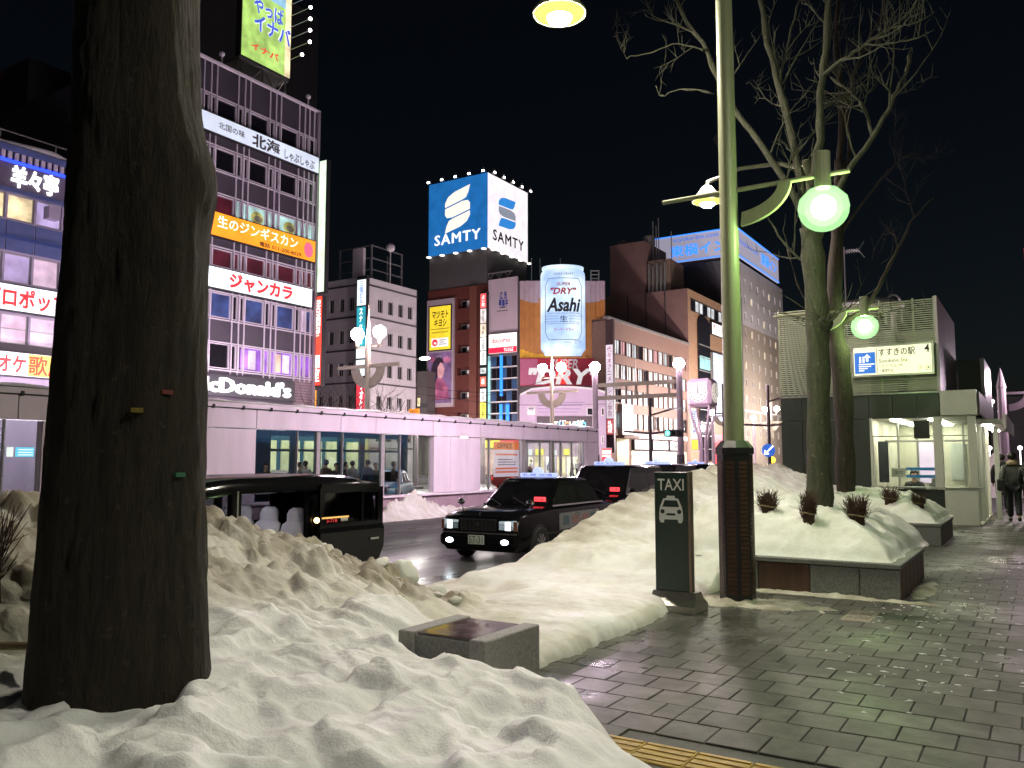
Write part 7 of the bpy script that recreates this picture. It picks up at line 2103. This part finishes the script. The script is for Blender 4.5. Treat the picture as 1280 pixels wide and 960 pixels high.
    if detail:
        yf = -h2
        # bumper, grille, lamps, plate
        B(MB().box(-w * .985, w * .985, yf - .06, yf + .22, .30, .52, .05), 'front_bumper', paint)
        B(MB().box(-w * .94, w * .94, yf - .015, yf + .1, .53, .56), 'bumper_trim', M_chrome)
        gw = w * (.46 if not tall else .5)
        B(MB().box(-gw, gw, yf - .005, yf + .06, .575, .79, .01), 'grille', M_blk)
        for k in range(6): B(MB().box(-gw + .015, gw - .015, yf - .016, yf - .004, .595 + k * .032, .601 + k * .032), 'grille_bar', M_chrome)
        for k in range(9): B(MB().box(-gw + .03 + k * (2 * gw - .06) / 8 - .003, -gw + .03 + k * (2 * gw - .06) / 8 + .003, yf - .014, yf - .005, .585, .78), 'grille_bar', M_chrome)
        B(MB().box(-gw - .015, gw + .015, yf - .02, yf + .05, .785, .805), 'grille_surround', M_chrome)
        B(MB().box(-.04, .04, yf - .024, yf - .014, .69, .735), 'badge', M_chrome)
        for sx in (-1, 1):
            a0, a1 = sx * (gw + .025), sx * w * .955
            hl = B(MB().box(min(a0, a1), max(a0, a1), yf + .0, yf + .14, .585, .785, .03), 'headlight', M_headd)
            if lights:
                B(MB().box(min(a0 + sx * .16, a0 + sx * .27), max(a0 + sx * .16, a0 + sx * .27), yf - .006, yf + .02, .61, .76), 'lit_bulb', M_headl, hl)
                B(MB().sphere((sx * w * .70, yf - .055, .40), .06, 10, 6, (1.5, .3, .8)), 'fog_light', M_fog)
            B(MB().box(min(a1 - sx * .06, a1), max(a1 - sx * .06, a1), yf - .004, yf + .1, .6, .77), 'turn_lamp', mat('amber_lens', (.16, .07, .04), .2, var=0), hl)
        pl = B(MB().box(-.17, .17, yf - .085, yf - .06, .345, .51, .004), 'number_plate', mat('plate_green', (.42, .46, .42), .4, var=.1))
        frp = Fr((0, yf - .0865, .43), (1, 0, 0), (0, -1, 0))
        uv, fs = text_data(plate, .0); mb = MB(); mb.add([frp.pt(p[0] * .29, p[1] * .13) for p in uv], fs)
        B(mb, 'plate_characters', mat('plate_ink', (.01, .04, .02), .5, var=0), pl)
        for sx in (-.3, .28):
            B(MB().tube([(sx, g0 - .02, zh + .02), (sx - .38, g0 + .12, zh + .16)], .01, 5), 'wiper', M_blk)
        if not tall: B(MB().box(-.012, .012, yf + .05, yf + .12, zh - .12, zh - .06), 'hood_ornament', M_chrome)
        B(MB().box(-w * .95, w * .95, h2 - .1, h2 + .05, .32, .5, .04), 'rear_bumper', paint)
        for sx in (-1, 1): B(MB().box(sx * w * .93 - .09, sx * w * .93 - .01 + .06, h2 - .05, h2 + .012, .62, .8) if sx < 0 else MB().box(w * .93 - .15, w * .93 - .02, h2 - .05, h2 + .012, .62, .8), 'tail_light', M_tail)
    if sign:
        rs2 = B(MB().box(-.42, .42, r0 + .28, r0 + .42, Hc, Hc + .085, .02), 'roof_sign', M_rooflamp)
        B(MB().sphere((-.02, r0 + .35, Hc + .1), .13, 12, 8, (1, .6, .85)), 'sign_dome', M_rooflamp, rs2, True)
        frs = Fr((0, r0 + .276, Hc + .045), (1, 0, 0), (0, -1, 0))
        uv, fs = text_data('個人 タクシー' if tall else '札幌 交通', .0); mb = MB(); mb.add([frs.pt(p[0] * .7, p[1] * .055) for p in uv], fs)
        B(mb, 'sign_characters', glow('sign_navy', (.02, .03, .3), .6), rs2)
    if led:
        # vacant display standing behind the windscreen
        zl = zh + .13; yl = g0 + (.20 if not tall else .2)
        k = (zl - zb_) / (zt_ - zb_)
        yw = g0 + (r0 - .04 - g0) * k
        d_ = B(MB().box(.36, .60, yw - .05, yw - .02, zl - .045, zl + .05), 'vacant_display', M_led, ws)
        fr2 = Fr((.48, yw - .055, zl), (1, 0, 0), (0, -1, 0))
        uv, fs = text_data('空車', .0); mb = MB(); mb.add([fr2.pt(p[0] * .2, p[1] * .075) for p in uv], fs)
        B(mb, 'display_characters', glow('led_dark', (.3, .0, .0), .5), ws)
    if ad:
        fr = Fr((w + .004, 0, 0), (0, 1, 0), (1, 0, 0))
        ym = (r0 + r1) / 2
        B(MB().fbox(fr, cowl + .25, h2 - 1.15, .52, .84, 0, .004), 'door_advert', mat('door_ad', (.22, .22, .25), .4, var=.25, scale=6))
        for k, (aa_, ww) in enumerate(((cowl + .55, .26), (cowl + 1.0, .3), (cowl + 1.45, .3), (cowl + 1.85, .25))):
            B(MB().fbox(fr, aa_ - ww / 2, aa_ + ww / 2, .6, .78, .005, .008), 'advert_picture', [mat('ad_teal', (.06, .12, .15), .4), mat('ad_rose', (.3, .16, .16), .4, var=.4, scale=20), mat('ad_rose', (.3, .16, .16)), mat('ad_teal', (.06, .12, .15))][k])
    return t
car('taxi', 'black saloon taxi with lit fog lamps and a grey door advert', 'taxi', (-8.9, 15.1, ROADZ), R(2.5), ad=True, group='taxis waiting in the queue')
car('taxi', 'tall black cab with a blue roof lamp behind the saloon taxi', 'taxi', (-9.55, 20.1, ROADZ), R(4), 4.4, 1.695, 1.75, True, group='taxis waiting in the queue', lights=True)
car('taxi', 'second tall black cab further back in the taxi queue', 'taxi', (-10.4, 25.4, ROADZ), R(6), 4.4, 1.695, 1.75, True, group='taxis waiting in the queue', lights=False)
car('taxi', 'dark taxi with a red tail beyond the queue', 'taxi', (-13.9, 34.0, ROADZ), R(186), 4.6, 1.7, 1.5, False, group='taxis waiting in the queue', lights=False, led=False)
car('taxi', 'taxi at the back of the queue near the clock', 'taxi', (-14.6, 40.5, ROADZ), R(6), 4.4, 1.695, 1.7, True, group='taxis waiting in the queue', lights=False, led=False)
car('taxi', 'blue-signed taxi beyond the far snow mound', 'taxi', (-14.2, 47, ROADZ), R(5), 4.6, 1.695, 1.55, False, group='taxis waiting in the queue', lights=False, led=False)
car('car', 'pale blue car seen through the tram stop window', 'car', (-22.9, 26.5, ROADZ), R(30), 4.2, 1.7, 1.5, False, paint=mat('paint_blue', (.03, .2, .42), .3, var=0), lights=False, sign=False, led=False)
car('car', 'red car with lit tail lamps seen through the far tram stop window', 'car', (-29.5, 47.5, ROADZ), R(180), 4.2, 1.7, 1.5, True, paint=mat('paint_red', (.3, .02, .02), .3, var=0), lights=False, sign=False, led=False)

# ------------------------------------------------------------------ minivan with its sliding door open
vn = thing('minivan_taxi', 'black minivan taxi with its sliding door open and white seat covers', 'taxi', (-8.45, 6.4, ROADZ), 0, 'taxis waiting in the queue')
ox, oy, oz = -8.45, 6.4, ROADZ
def VB(mb, n, m_, p=None, s=False, a=40): return mb.build(n, m_, p or vn, smooth=s, world=False, angle=a)
w = .85; Hc = 1.69; yF, yRr = -2.15, 2.25          # local: front -y, near side +x
ylo = lambda Y: Y - oy
d0, d1 = ylo(6.36), ylo(7.42)                      # door opening
# floor, far wall with windows, roof, rear, bonnet
VB(MB().box(-w, w, yF + .1, yRr - .05, .2, .34), 'floor_pan', M_car)
farops = [(-1.05, -.2, 1.05, 1.48), (-.1, .95, 1.05, 1.48), (1.05, 1.9, 1.05, 1.48)]
fw_ = Fr((-w, 0, 0), (0, 1, 0), (1, 0, 0))
mb = MB(); wall_openings(mb, fw_, yF + .9, yRr - .08, .3, 1.6, farops, .06); wall_openings(mb, Fr((-w - .06, 0, 0), (0, 1, 0), (1, 0, 0)), yF + .9, yRr - .08, .3, 1.6, farops, .0)
VB(mb, 'far_side', M_car)
for o_ in farops: VB(MB().fbox(fw_, *o_, -.04, -.03), 'side_window', glass('van_glass', (.7, .75, .8), .55))
# roof with rounded edges; slight drop to the rear
def rsec(y, z, a, r=.14):
    return [(-a, y, z - r * 1.3), (-a + .03, y, z - r * .55), (-a + r, y, z - .02), (-a + .4, y, z + .012), (0, y, z + .02), (a - .4, y, z + .012), (a - r, y, z - .02), (a - .03, y, z - r * .55), (a, y, z - r * 1.3), (a - .04, y, z - r * 1.4), (0, y, z - .06), (-a + .04, y, z - r * 1.4)]
VB(MB().loft([rsec(-.95, 1.56, w - .06), rsec(-.75, 1.62, w - .03), rsec(-.2, Hc - .01, w), rsec(1.2, Hc, w), rsec(1.9, Hc - .02, w - .01), rsec(2.1, Hc - .06, w - .04), rsec(2.17, Hc - .13, w - .08)]), 'roof', M_car, None, True, 50)
VB(MB().loft([[(-w, 2.12, .3), (w, 2.12, .3), (w, 2.25, .3), (-w, 2.25, .3)], [(-w, 2.12, .95), (w, 2.12, .95), (w, 2.27, .95), (-w, 2.27, .95)], [(-w + .02, 2.1, 1.02), (w - .02, 2.1, 1.02), (w - .02, 2.24, 1.02), (-w + .02, 2.24, 1.02)]]), 'tailgate', M_car)
for sx in (-1, 1):
    VB(MB().tube([(sx * (w - .05), 2.18, 1.0), (sx * (w - .08), 2.14, 1.35), (sx * (w - .1), 2.08, 1.58)], .055, 8), 'rear_pillar', M_car, None, True)
VB(MB().add([(-w + .1, 2.2, 1.02), (w - .1, 2.2, 1.02), (w - .16, 2.1, 1.56), (-w + .16, 2.1, 1.56)], [(0, 1, 2, 3)]), 'rear_window', M_glassk)
VB(MB().box(w - .14, w - .0, 2.2, 2.285, .6, 1.0, .02), 'tail_light', mat('tail_lens', (.3, .02, .02), .15, var=0))
VB(MB().loft([ring_section(yF, w * .9, .32, .74), ring_section(yF + .12, w * .97, .24, .88), ring_section(yF + .5, w, .2, .95), ring_section(yF + .95, w, .2, 1.0)]), 'bonnet', M_car, None, True, 35)
VB(MB().add([(-w + .06, yF + .92, 1.0), (w - .06, yF + .92, 1.0), (w - .12, -.9, 1.55), (-w + .12, -.9, 1.55)], [(0, 1, 2, 3)]), 'windscreen', M_glass)
for sx in (-1, 1): VB(MB().tube([(sx * (w - .05), yF + .95, 1.0), (sx * (w - .1), -.9, 1.56)], .045, 8), 'front_pillar', M_car, None, True)
# front door (near side): lower panel, window, quarter light
fd = VB(MB().loft([[(w - .06, yF + .95, .24), (w - .02, yF + .95, .24), (w - .02, d0 - .1, .24), (w - .06, d0 - .1, .24)], [(w - .06, yF + .95, .4), (w, yF + .95, .4), (w, d0 - .1, .4), (w - .06, d0 - .1, .4)],
                   [(w - .06, yF + .95, .95), (w - .005, yF + .95, .95), (w - .005, d0 - .1, .95), (w - .06, d0 - .1, .95)], [(w - .06, yF + .98, 1.04), (w - .03, yF + .98, 1.04), (w - .03, d0 - .1, 1.04), (w - .06, d0 - .1, 1.04)]]), 'front_door', M_car)
VB(MB().add([(w - .04, yF + 1.1, 1.04), (w - .04, d0 - .14, 1.04), (w - .07, d0 - .14, 1.5), (w - .07, -.72, 1.5)], [(0, 1, 2, 3)]), 'front_window', M_glass, fd)
VB(MB().box(w - .1, w - .005, d0 - .14, d0, .3, 1.55, .015), 'centre_pillar', M_car)
VB(MB().box(w - .006, w - .001, d0 - .075, d0 - .055, 1.0, 1.53), 'pillar_trim', M_steel)
# fixed rear quarter behind the slid door
rq = [(d1 + .25, 1.85, 1.08, 1.48)]
mb = MB(); wall_openings(mb, Fr((w - .02, 0, 0), (0, 1, 0), (1, 0, 0)), d1, 2.15, .3, 1.56, rq, .05)
VB(mb, 'rear_quarter', M_car)
VB(MB().box(w - .12, w - .04, d1 - .02, d1 + .06, .3, 1.56), 'door_jamb', M_car)
# the slid-back door: hangs proud of the body
dx0, dx1 = w + .045, w + .10
dy0, dy1 = ylo(7.46), ylo(8.62)
sd = thing if False else None
frd = Fr((dx1, 0, 0), (0, 1, 0), (1, 0, 0))
sdoor = MB(); wall_openings(sdoor, frd, dy0, dy1, 1.04, 1.53, [(dy0 + .07, dy1 - .42, 1.09, 1.47), (dy1 - .38, dy1 - .10, 1.09, 1.46)], .05)
wall_openings(sdoor, Fr((dx0, 0, 0), (0, 1, 0), (1, 0, 0)), dy0, dy1, 1.04, 1.53, [(dy0 + .07, dy1 - .42, 1.09, 1.47), (dy1 - .38, dy1 - .10, 1.09, 1.46)], 0)
sdoor.loft([[(dx0, dy0, .3), (dx1 - .03, dy0, .3), (dx1 - .03, dy1 - .25, .3), (dx0, dy1 - .25, .3)], [(dx0, dy0, .45), (dx1 + .015, dy0, .45), (dx1 + .015, dy1 - .16, .45), (dx0, dy1 - .16, .45)],
            [(dx0, dy0, .75), (dx1 + .02, dy0, .75), (dx1 + .02, dy1, .75), (dx0, dy1, .75)], [(dx0, dy0, .98), (dx1 + .02, dy0, .98), (dx1 + .02, dy1 + .01, .98), (dx0, dy1 + .01, .98)], [(dx0, dy0, 1.04), (dx1, dy0, 1.04), (dx1, dy1, 1.04), (dx0, dy1, 1.04)]])
sdoor.box(dx0, dx1, dy0 + .02, dy1 - .08, 1.53, 1.58)
sdo = VB(sdoor, 'sliding_door', M_car); sdo['label'] = 'sliding door pushed back over the rear quarter'
for a0, a1 in ((dy0 + .07, dy1 - .42), (dy1 - .38, dy1 - .10)):
    VB(MB().fbox(frd, a0, a1, 1.08, 1.48, -.03, -.02), 'door_window', glass('van_glass', (.7, .75, .8), .55), sdo)
VB(MB().box(dx1 + .02, dx1 + .045, dy1 - .28, dy1 - .12, .84, .875, .006), 'door_handle', M_chrome, sdo)
VB(MB().box(dx1 + .0, dx1 + .006, dy0 + .03, dy0 + .5, 1.155, 1.175), 'lit_edge', glow('edge_amber', (.9, .5, .15), .8), sdo)
VB(MB().sphere((dx0 + .0, dy0 + .0, 1.14), .035, 10, 6), 'door_lamp', glow('door_amber', (1, .68, .25), 6), sdo)
# sticker on the rear window: pale card and red numerals
VB(MB().fbox(frd, dy0 + .38, dy0 + .50, 1.11, 1.15, -.018, -.012), 'window_card', M_white, sdo)
uv, fs = text_data('3-718', .01); mb = MB(); mb.add([frd.pt(dy0 + .22 + p[0] * .18, 1.125 + p[1] * .04, -.015) for p in uv], fs); VB(mb, 'fleet_number', glow('num_red', (.8, .06, .06), .6), sdo)
# cabin lining, dome lamp, seats with white covers
VB(MB().box(-w + .03, w - .1, -.8, 2.1, 1.585, 1.6), 'headlining', mat('lining_grey', (.22, .21, .23), .9))
VB(MB().box(-.1, .1, .35, .6, 1.565, 1.583), 'dome_lamp', glow('dome_light', (.93, .88, 1.0), 10, True))
M_cov = mat('seat_cover_white', (.72, .70, .74), .85, var=.06, scale=14, bump=.01, bscale=50)
def seat(y, xs_, m_=M_cov):
    for x in xs_:
        rings = []
        for k, (zz_, wd_, dp, yo) in enumerate(((.55, .24, .12, 0), (.7, .25, .11, .03), (.95, .245, .09, .10), (1.07, .225, .085, .135), (1.1, .175, .06, .145), (1.12, .165, .06, .15), (1.2, .17, .07, .16), (1.25, .14, .06, .165), (1.28, .08, .03, .165))):
            rings.append([(x + wd_ * math.cos(q) * (1 if abs(math.cos(q)) < .8 else .97), y + yo + dp * math.sin(q), zz_) for q in [kk * .524 for kk in range(12)]])
        b_ = VB(MB().loft(rings), 'seat_back', m_, None, True, 60)
        VB(MB().box(x - .25, x + .25, y - .5, y + .08, .45, .6, .05), 'seat_cushion', m_, b_, True, 60)
seat(.95, (-.5, 0.0, .5))
seat(-.35, (-.42,)); seat(-.35, (.42,), mat('seat_black', (.02, .02, .022), .8))
VB(MB().box(-w + .1, w - .1, -1.25, -.95, .6, 1.02, .06), 'dashboard', mat('dash_black', (.015, .015, .016), .6))
for yy in (yF + .8, 1.3):
    for sx in (-1, 1):
        wx = sx * (w - .09)
        rings_ = [[(wx + sx * .02 + d, yy + r * math.cos(2 * math.pi * k / 20), .315 + r * math.sin(2 * math.pi * k / 20)) for k in range(20)] for r, d in [(.2, -.1), (.29, -.1), (.315, -.07), (.315, .07), (.29, .1), (.2, .1)]]
        wh = VB(MB().loft(rings_), 'wheel', M_tyre, None, True, 50)
        VB(MB().tube([(wx + sx * .05, yy, .315), (wx + sx * .115, yy, .315)], .19, 18), 'rim', M_rim, wh)
VB(MB().box(-.42, .42, -.5, -.36, Hc - .03, Hc + .09, .02), 'roof_sign', M_rooflamp)

# ================================================================== people
M_skin = mat('skin', (.5, .32, .24), .55, var=.05); M_hair = mat('hair_black', (.012, .01, .009), .5, var=.2, scale=40)
def skin_obj(name, verts, edges, radii, m_, parent, root=0, sub=2):
    me = bpy.data.meshes.new(name); me.from_pydata([tuple(map(float, v)) for v in verts], edges, [])
    me.materials.append(m_)
    o = bpy.data.objects.new(name, me); link(o, parent)
    md = o.modifiers.new('Skin', 'SKIN'); md.use_smooth_shade = True; md.branch_smoothing = .4
    if not me.skin_vertices: me.skin_vertices.new()
    sv_ = me.skin_vertices[0].data
    for i, r_ in enumerate(radii):
        sv_[i].radius = (r_, r_) if not hasattr(r_, '__len__') else r_
        sv_[i].use_root = (i == root)
    s2 = o.modifiers.new('Subdivision', 'SUBSURF'); s2.levels = sub; s2.render_levels = sub
    return o
class Sk:
    def __init__(s): s.v = []; s.e = []; s.r = []
    def add(s, p, r, par=None):
        s.v.append(p); s.r.append(r)
        if par is not None: s.e.append((par, len(s.v) - 1))
        return len(s.v) - 1
def person(label, loc, rotz, h_, jacket, trousers, stride=.0, arms=.12, sit=False, hood=None, bag=None, group=None, hair=M_hair, simple=False, coat=False):
    t = thing('person', label, 'person', loc, rotz, group)
    k = h_ / 1.72; hipz = .9 if not sit else .45
    S = Sk()
    P = lambda x, y, z: (x * k, y * k, z * k)
    pel = S.add(P(0, 0, hipz), .13 * k); sp_ = S.add(P(0, -.01, hipz + .22), .125 * k, pel); ch = S.add(P(0, -.01, hipz + .45), (.17 * k, .12 * k), sp_)
    nk = S.add(P(0, -.01, hipz + .58), .058 * k, ch); hd0 = S.add(P(0, -.03, hipz + .66), .078 * k, nk); hd1 = S.add(P(0, -.03, hipz + .76), .098 * k, hd0); hd2 = S.add(P(0, -.02, hipz + .82), .06 * k, hd1)
    S.add(P(0, -.135, hipz + .715), .018 * k, hd0)                       # nose
    for sx in (-1, 1): S.add(P(sx * .095, 0, hipz + .72), .018 * k, hd1)  # ears
    arms_, legs_ = [], []
    for sx in (-1, 1):
        sw = sx * stride
        sh = S.add(P(sx * .18, 0, hipz + .5), .06 * k, ch)
        if sit: el = P(sx * .24, -.1, hipz + .24); wr_ = P(sx * .16, -.32, hipz + .2)
        else: el = P(sx * .25, .03 + sw * .35, hipz + .22); wr_ = P(sx * .25, -.06 + sw * .75 - arms, hipz - .02)
        e1 = S.add(el, .045 * k, sh); e2 = S.add(wr_, .032 * k, e1)
        dd = V(*wr_) - V(*el); dd /= np.linalg.norm(dd)
        pm_ = V(*wr_) + dd * .08 * k; hnd = S.add(tuple(pm_), (.036 * k, .018 * k), e2)
        if not simple:
            for q in range(4): 
                f0 = S.add(tuple(pm_ + dd * .035 * k + V(0, (q - 1.5) * .019 * k, 0)), .0095 * k, hnd)
                S.add(tuple(pm_ + dd * (.075 - .008 * abs(q - 1)) * k + V(-sx * .012 * k, (q - 1.5) * .018 * k - .008, 0)), .008 * k, f0)
            th_ = S.add(tuple(pm_ - dd * .02 * k + V(0, -.04 * k, 0)), .011 * k, hnd); S.add(tuple(pm_ + dd * .02 * k + V(0, -.058 * k, 0)), .009 * k, th_)
        arms_.append((P(sx * .18, 0, hipz + .5), el, tuple(V(*wr_) - dd * .01)))
        hp = S.add(P(sx * .09, 0, hipz - .05), .085 * k, pel)
        if sit: kn = P(sx * .1, -.42, .46); an = P(sx * .1, -.44, .09); to = P(sx * .1, -.6, .04)
        else:
            kn = P(sx * .09, -.04 - sw * .28, .47); an = P(sx * .09, .02 - sw * .6 + (.05 if sw < 0 else 0), .09 + (.05 if sw < 0 else 0)); to = P(sx * .1, an[1] / k - .15, .035 + (.0 if sw < 0 else .0))
        k1 = S.add(kn, .058 * k, hp); a1_ = S.add(an, .042 * k, k1); S.add(to, .04 * k, a1_)
        legs_.append((P(sx * .09, 0, hipz - .02), kn, an, to))
    skin_obj('body', S.v, S.e, S.r, M_skin, t, 0, 1 if simple else 2)
    # trousers
    S = Sk(); r_ = S.add(P(0, 0, hipz + .05), .15 * k)
    for lg in legs_:
        a = S.add(lg[0], .11 * k, r_); b_ = S.add(lg[1], .085 * k, a); S.add((lg[2][0], lg[2][1], lg[2][2] + .01), .072 * k, b_)
    skin_obj('trousers', S.v, S.e, S.r, trousers, t, 0, 1)
    for lg in legs_:
        S = Sk(); a = S.add((lg[2][0], lg[2][1] + .03 * k, .055 * k + max(0, lg[2][2] - .09 * k)), .055 * k); S.add((lg[3][0], lg[3][1] + .02, .045 * k), .048 * k, a)
        skin_obj('shoe', S.v, S.e, S.r, M_blk, t, 0, 1)
    # jacket
    S = Sk(); lowz = hipz - (.02 if not coat else .38)
    a = S.add(P(0, 0, lowz), ((.2 if not sit else .19) * k, .15 * k)); 
    if coat: a = S.add(P(0, 0, hipz), (.19 * k, .14 * k), a)
    b_ = S.add(P(0, .0, hipz + .22), (.19 * k, .15 * k), a); c_ = S.add(P(0, .0, hipz + .44), (.205 * k, .145 * k), b_); S.add(P(0, .01, hipz + .59), .085 * k, c_)
    for ar_ in arms_:
        s0 = S.add(ar_[0], .088 * k, c_); s1 = S.add(ar_[1], .078 * k, s0); S.add(ar_[2], .06 * k, s1)
    skin_obj('jacket', S.v, S.e, S.r, jacket, t, 0, 2)
    hr = MB().sphere(P(0, -.012, hipz + .765), .112 * k, 14, 9, (1, 1.08, .98)).build('hair', hair, t, smooth=True, world=False)
    for i_, v_ in enumerate(hr.data.vertices):
        if v_.co.y < -.04 * k and v_.co.z < (hipz + .79) * k: v_.co.y = -.03 * k
    if not simple:
        for sx in (-1, 1): MB().sphere(P(sx * .035, -.122, hipz + .755), .011 * k, 6, 4).build('eye', M_ink2, t, world=False)
        MB().box(-.022 * k, .022 * k, -.122 * k, -.112 * k, (hipz + .672) * k, (hipz + .68) * k).build('mouth', mat('lip', (.3, .1, .09), .5, var=0), t, world=False)
    if hood is not None:
        rg = [(P(.105 * math.cos(q), .075 + .055 * math.sin(q), hipz + .56 + .035 * math.sin(q * 1.0))) for q in np.linspace(-.6, math.pi + .6, 9)]
        MB().tube(rg, [.03 * k, .045 * k, .055 * k, .06 * k, .062 * k, .06 * k, .055 * k, .045 * k, .03 * k], 8).build('hood', hood, t, smooth=True, world=False)
    if bag is not None:
        MB().box(.17 * k, .36 * k, -.1 * k, .22 * k, (hipz - .12) * k, (hipz + .18) * k, .03).build('shoulder_bag', bag, t, world=False)
        MB().tube([P(.26, .05, hipz + .16), P(.2, .1, hipz + .4), P(.12, .06, hipz + .57)], .012, 6).build('bag_strap', bag, t, world=False)
    return t
J_grey = mat('jacket_grey', (.05, .055, .05), .6, var=.2, scale=14, bump=.03, bscale=9); J_blk = mat('jacket_black', (.012, .012, .014), .6, var=.2); T_blk = mat('trousers_black', (.012, .013, .016), .7)
J_beige = mat('hood_fleece', (.32, .24, .15), .9, var=.2, scale=30)
person('person walking away in a grey down jacket with a beige hood', (-.62, 25.4, 0), R(183), 1.76, J_grey, T_blk, .33, .05, hood=J_beige, bag=J_blk)
person('person walking away in a black coat beside the canopy post', (-1.0, 29.3, 0), R(180), 1.74, J_blk, T_blk, -.28, .05, coat=True, hood=J_blk)
person('person in a black jacket walking with hands in front', (-.22, 24.7, 0), R(172), 1.72, J_blk, T_blk, -.3, .12, hood=J_blk)
person('person in dark clothes seated behind the station window', (-2.95, 25.35, .02), R(20), 1.7, J_blk, T_blk, sit=True)
st2 = thing('bench', 'plain grey bench under the seated person in the station', 'bench', (-2.95, 25.4, .02))
MB().box(-3.3, -2.6, 25.2, 25.62, .38, .43).box(-3.25, -3.15, 25.25, 25.57, .02, .38).box(-2.75, -2.65, 25.25, 25.57, .02, .38).build('seat', M_steel, st2)
# people waiting on the tram platform
cols = [mat('coat_slate', (.10, .11, .13), .8), mat('coat_brown', (.12, .08, .06), .8), mat('coat_pale', (.42, .42, .44), .8), J_blk, mat('coat_blue', (.05, .1, .22), .8), mat('coat_green', (.08, .1, .07), .8)]
nm_ = ['slate', 'brown', 'pale', 'black', 'blue', 'olive']
plab = ['standing close to the notice sheet', 'under the left lit transom', 'waiting beside the thick mullion', 'in the middle of the tram queue', 'looking down near the second mullion', 'at the crowded tram door', 'next to the pale blue car', 'leaning at the window edge']
for i, (px, x_, ci) in enumerate(((333, -22.9, 3), (375, -22.6, 0), (382, -22.9, 2), (408, -22.4, 1), (421, -22.8, 0), (432, -22.5, 3), (441, -22.9, 2), (460, -22.3, 4), (470, -22.7, 5), (492, -22.6, 1))):
    p = at_x(px, 560, x_)
    person('person in a %s coat on the tram platform %s' % (nm_[ci], plab[i % 8]), (x_, float(p[1]), -.17), R(60 + 70 * (i % 4)), 1.62 + .04 * (i % 4), cols[ci], T_blk, 0, .05, simple=True, group='people waiting for the tram', coat=i % 2 == 0)
for i, px in enumerate((650, 664, 688, 715, 722)):
    p = at_x(px, 575, -36 - (i % 2))
    person('person crossing by the bright shopfronts %s' % ['under the first yellow sign', 'between the yellow signs', 'in front of the mullion', 'near the second yellow sign', 'close to the lilac panel'][i], (float(p[0]), float(p[1]), -.12), R(90 * i), 1.7, cols[(i * 2) % 6], T_blk, .25, .05, simple=True, group='people by the shopfronts')
for o in bpy.data.objects:
    if '_c' in o.keys(): del o['_c']
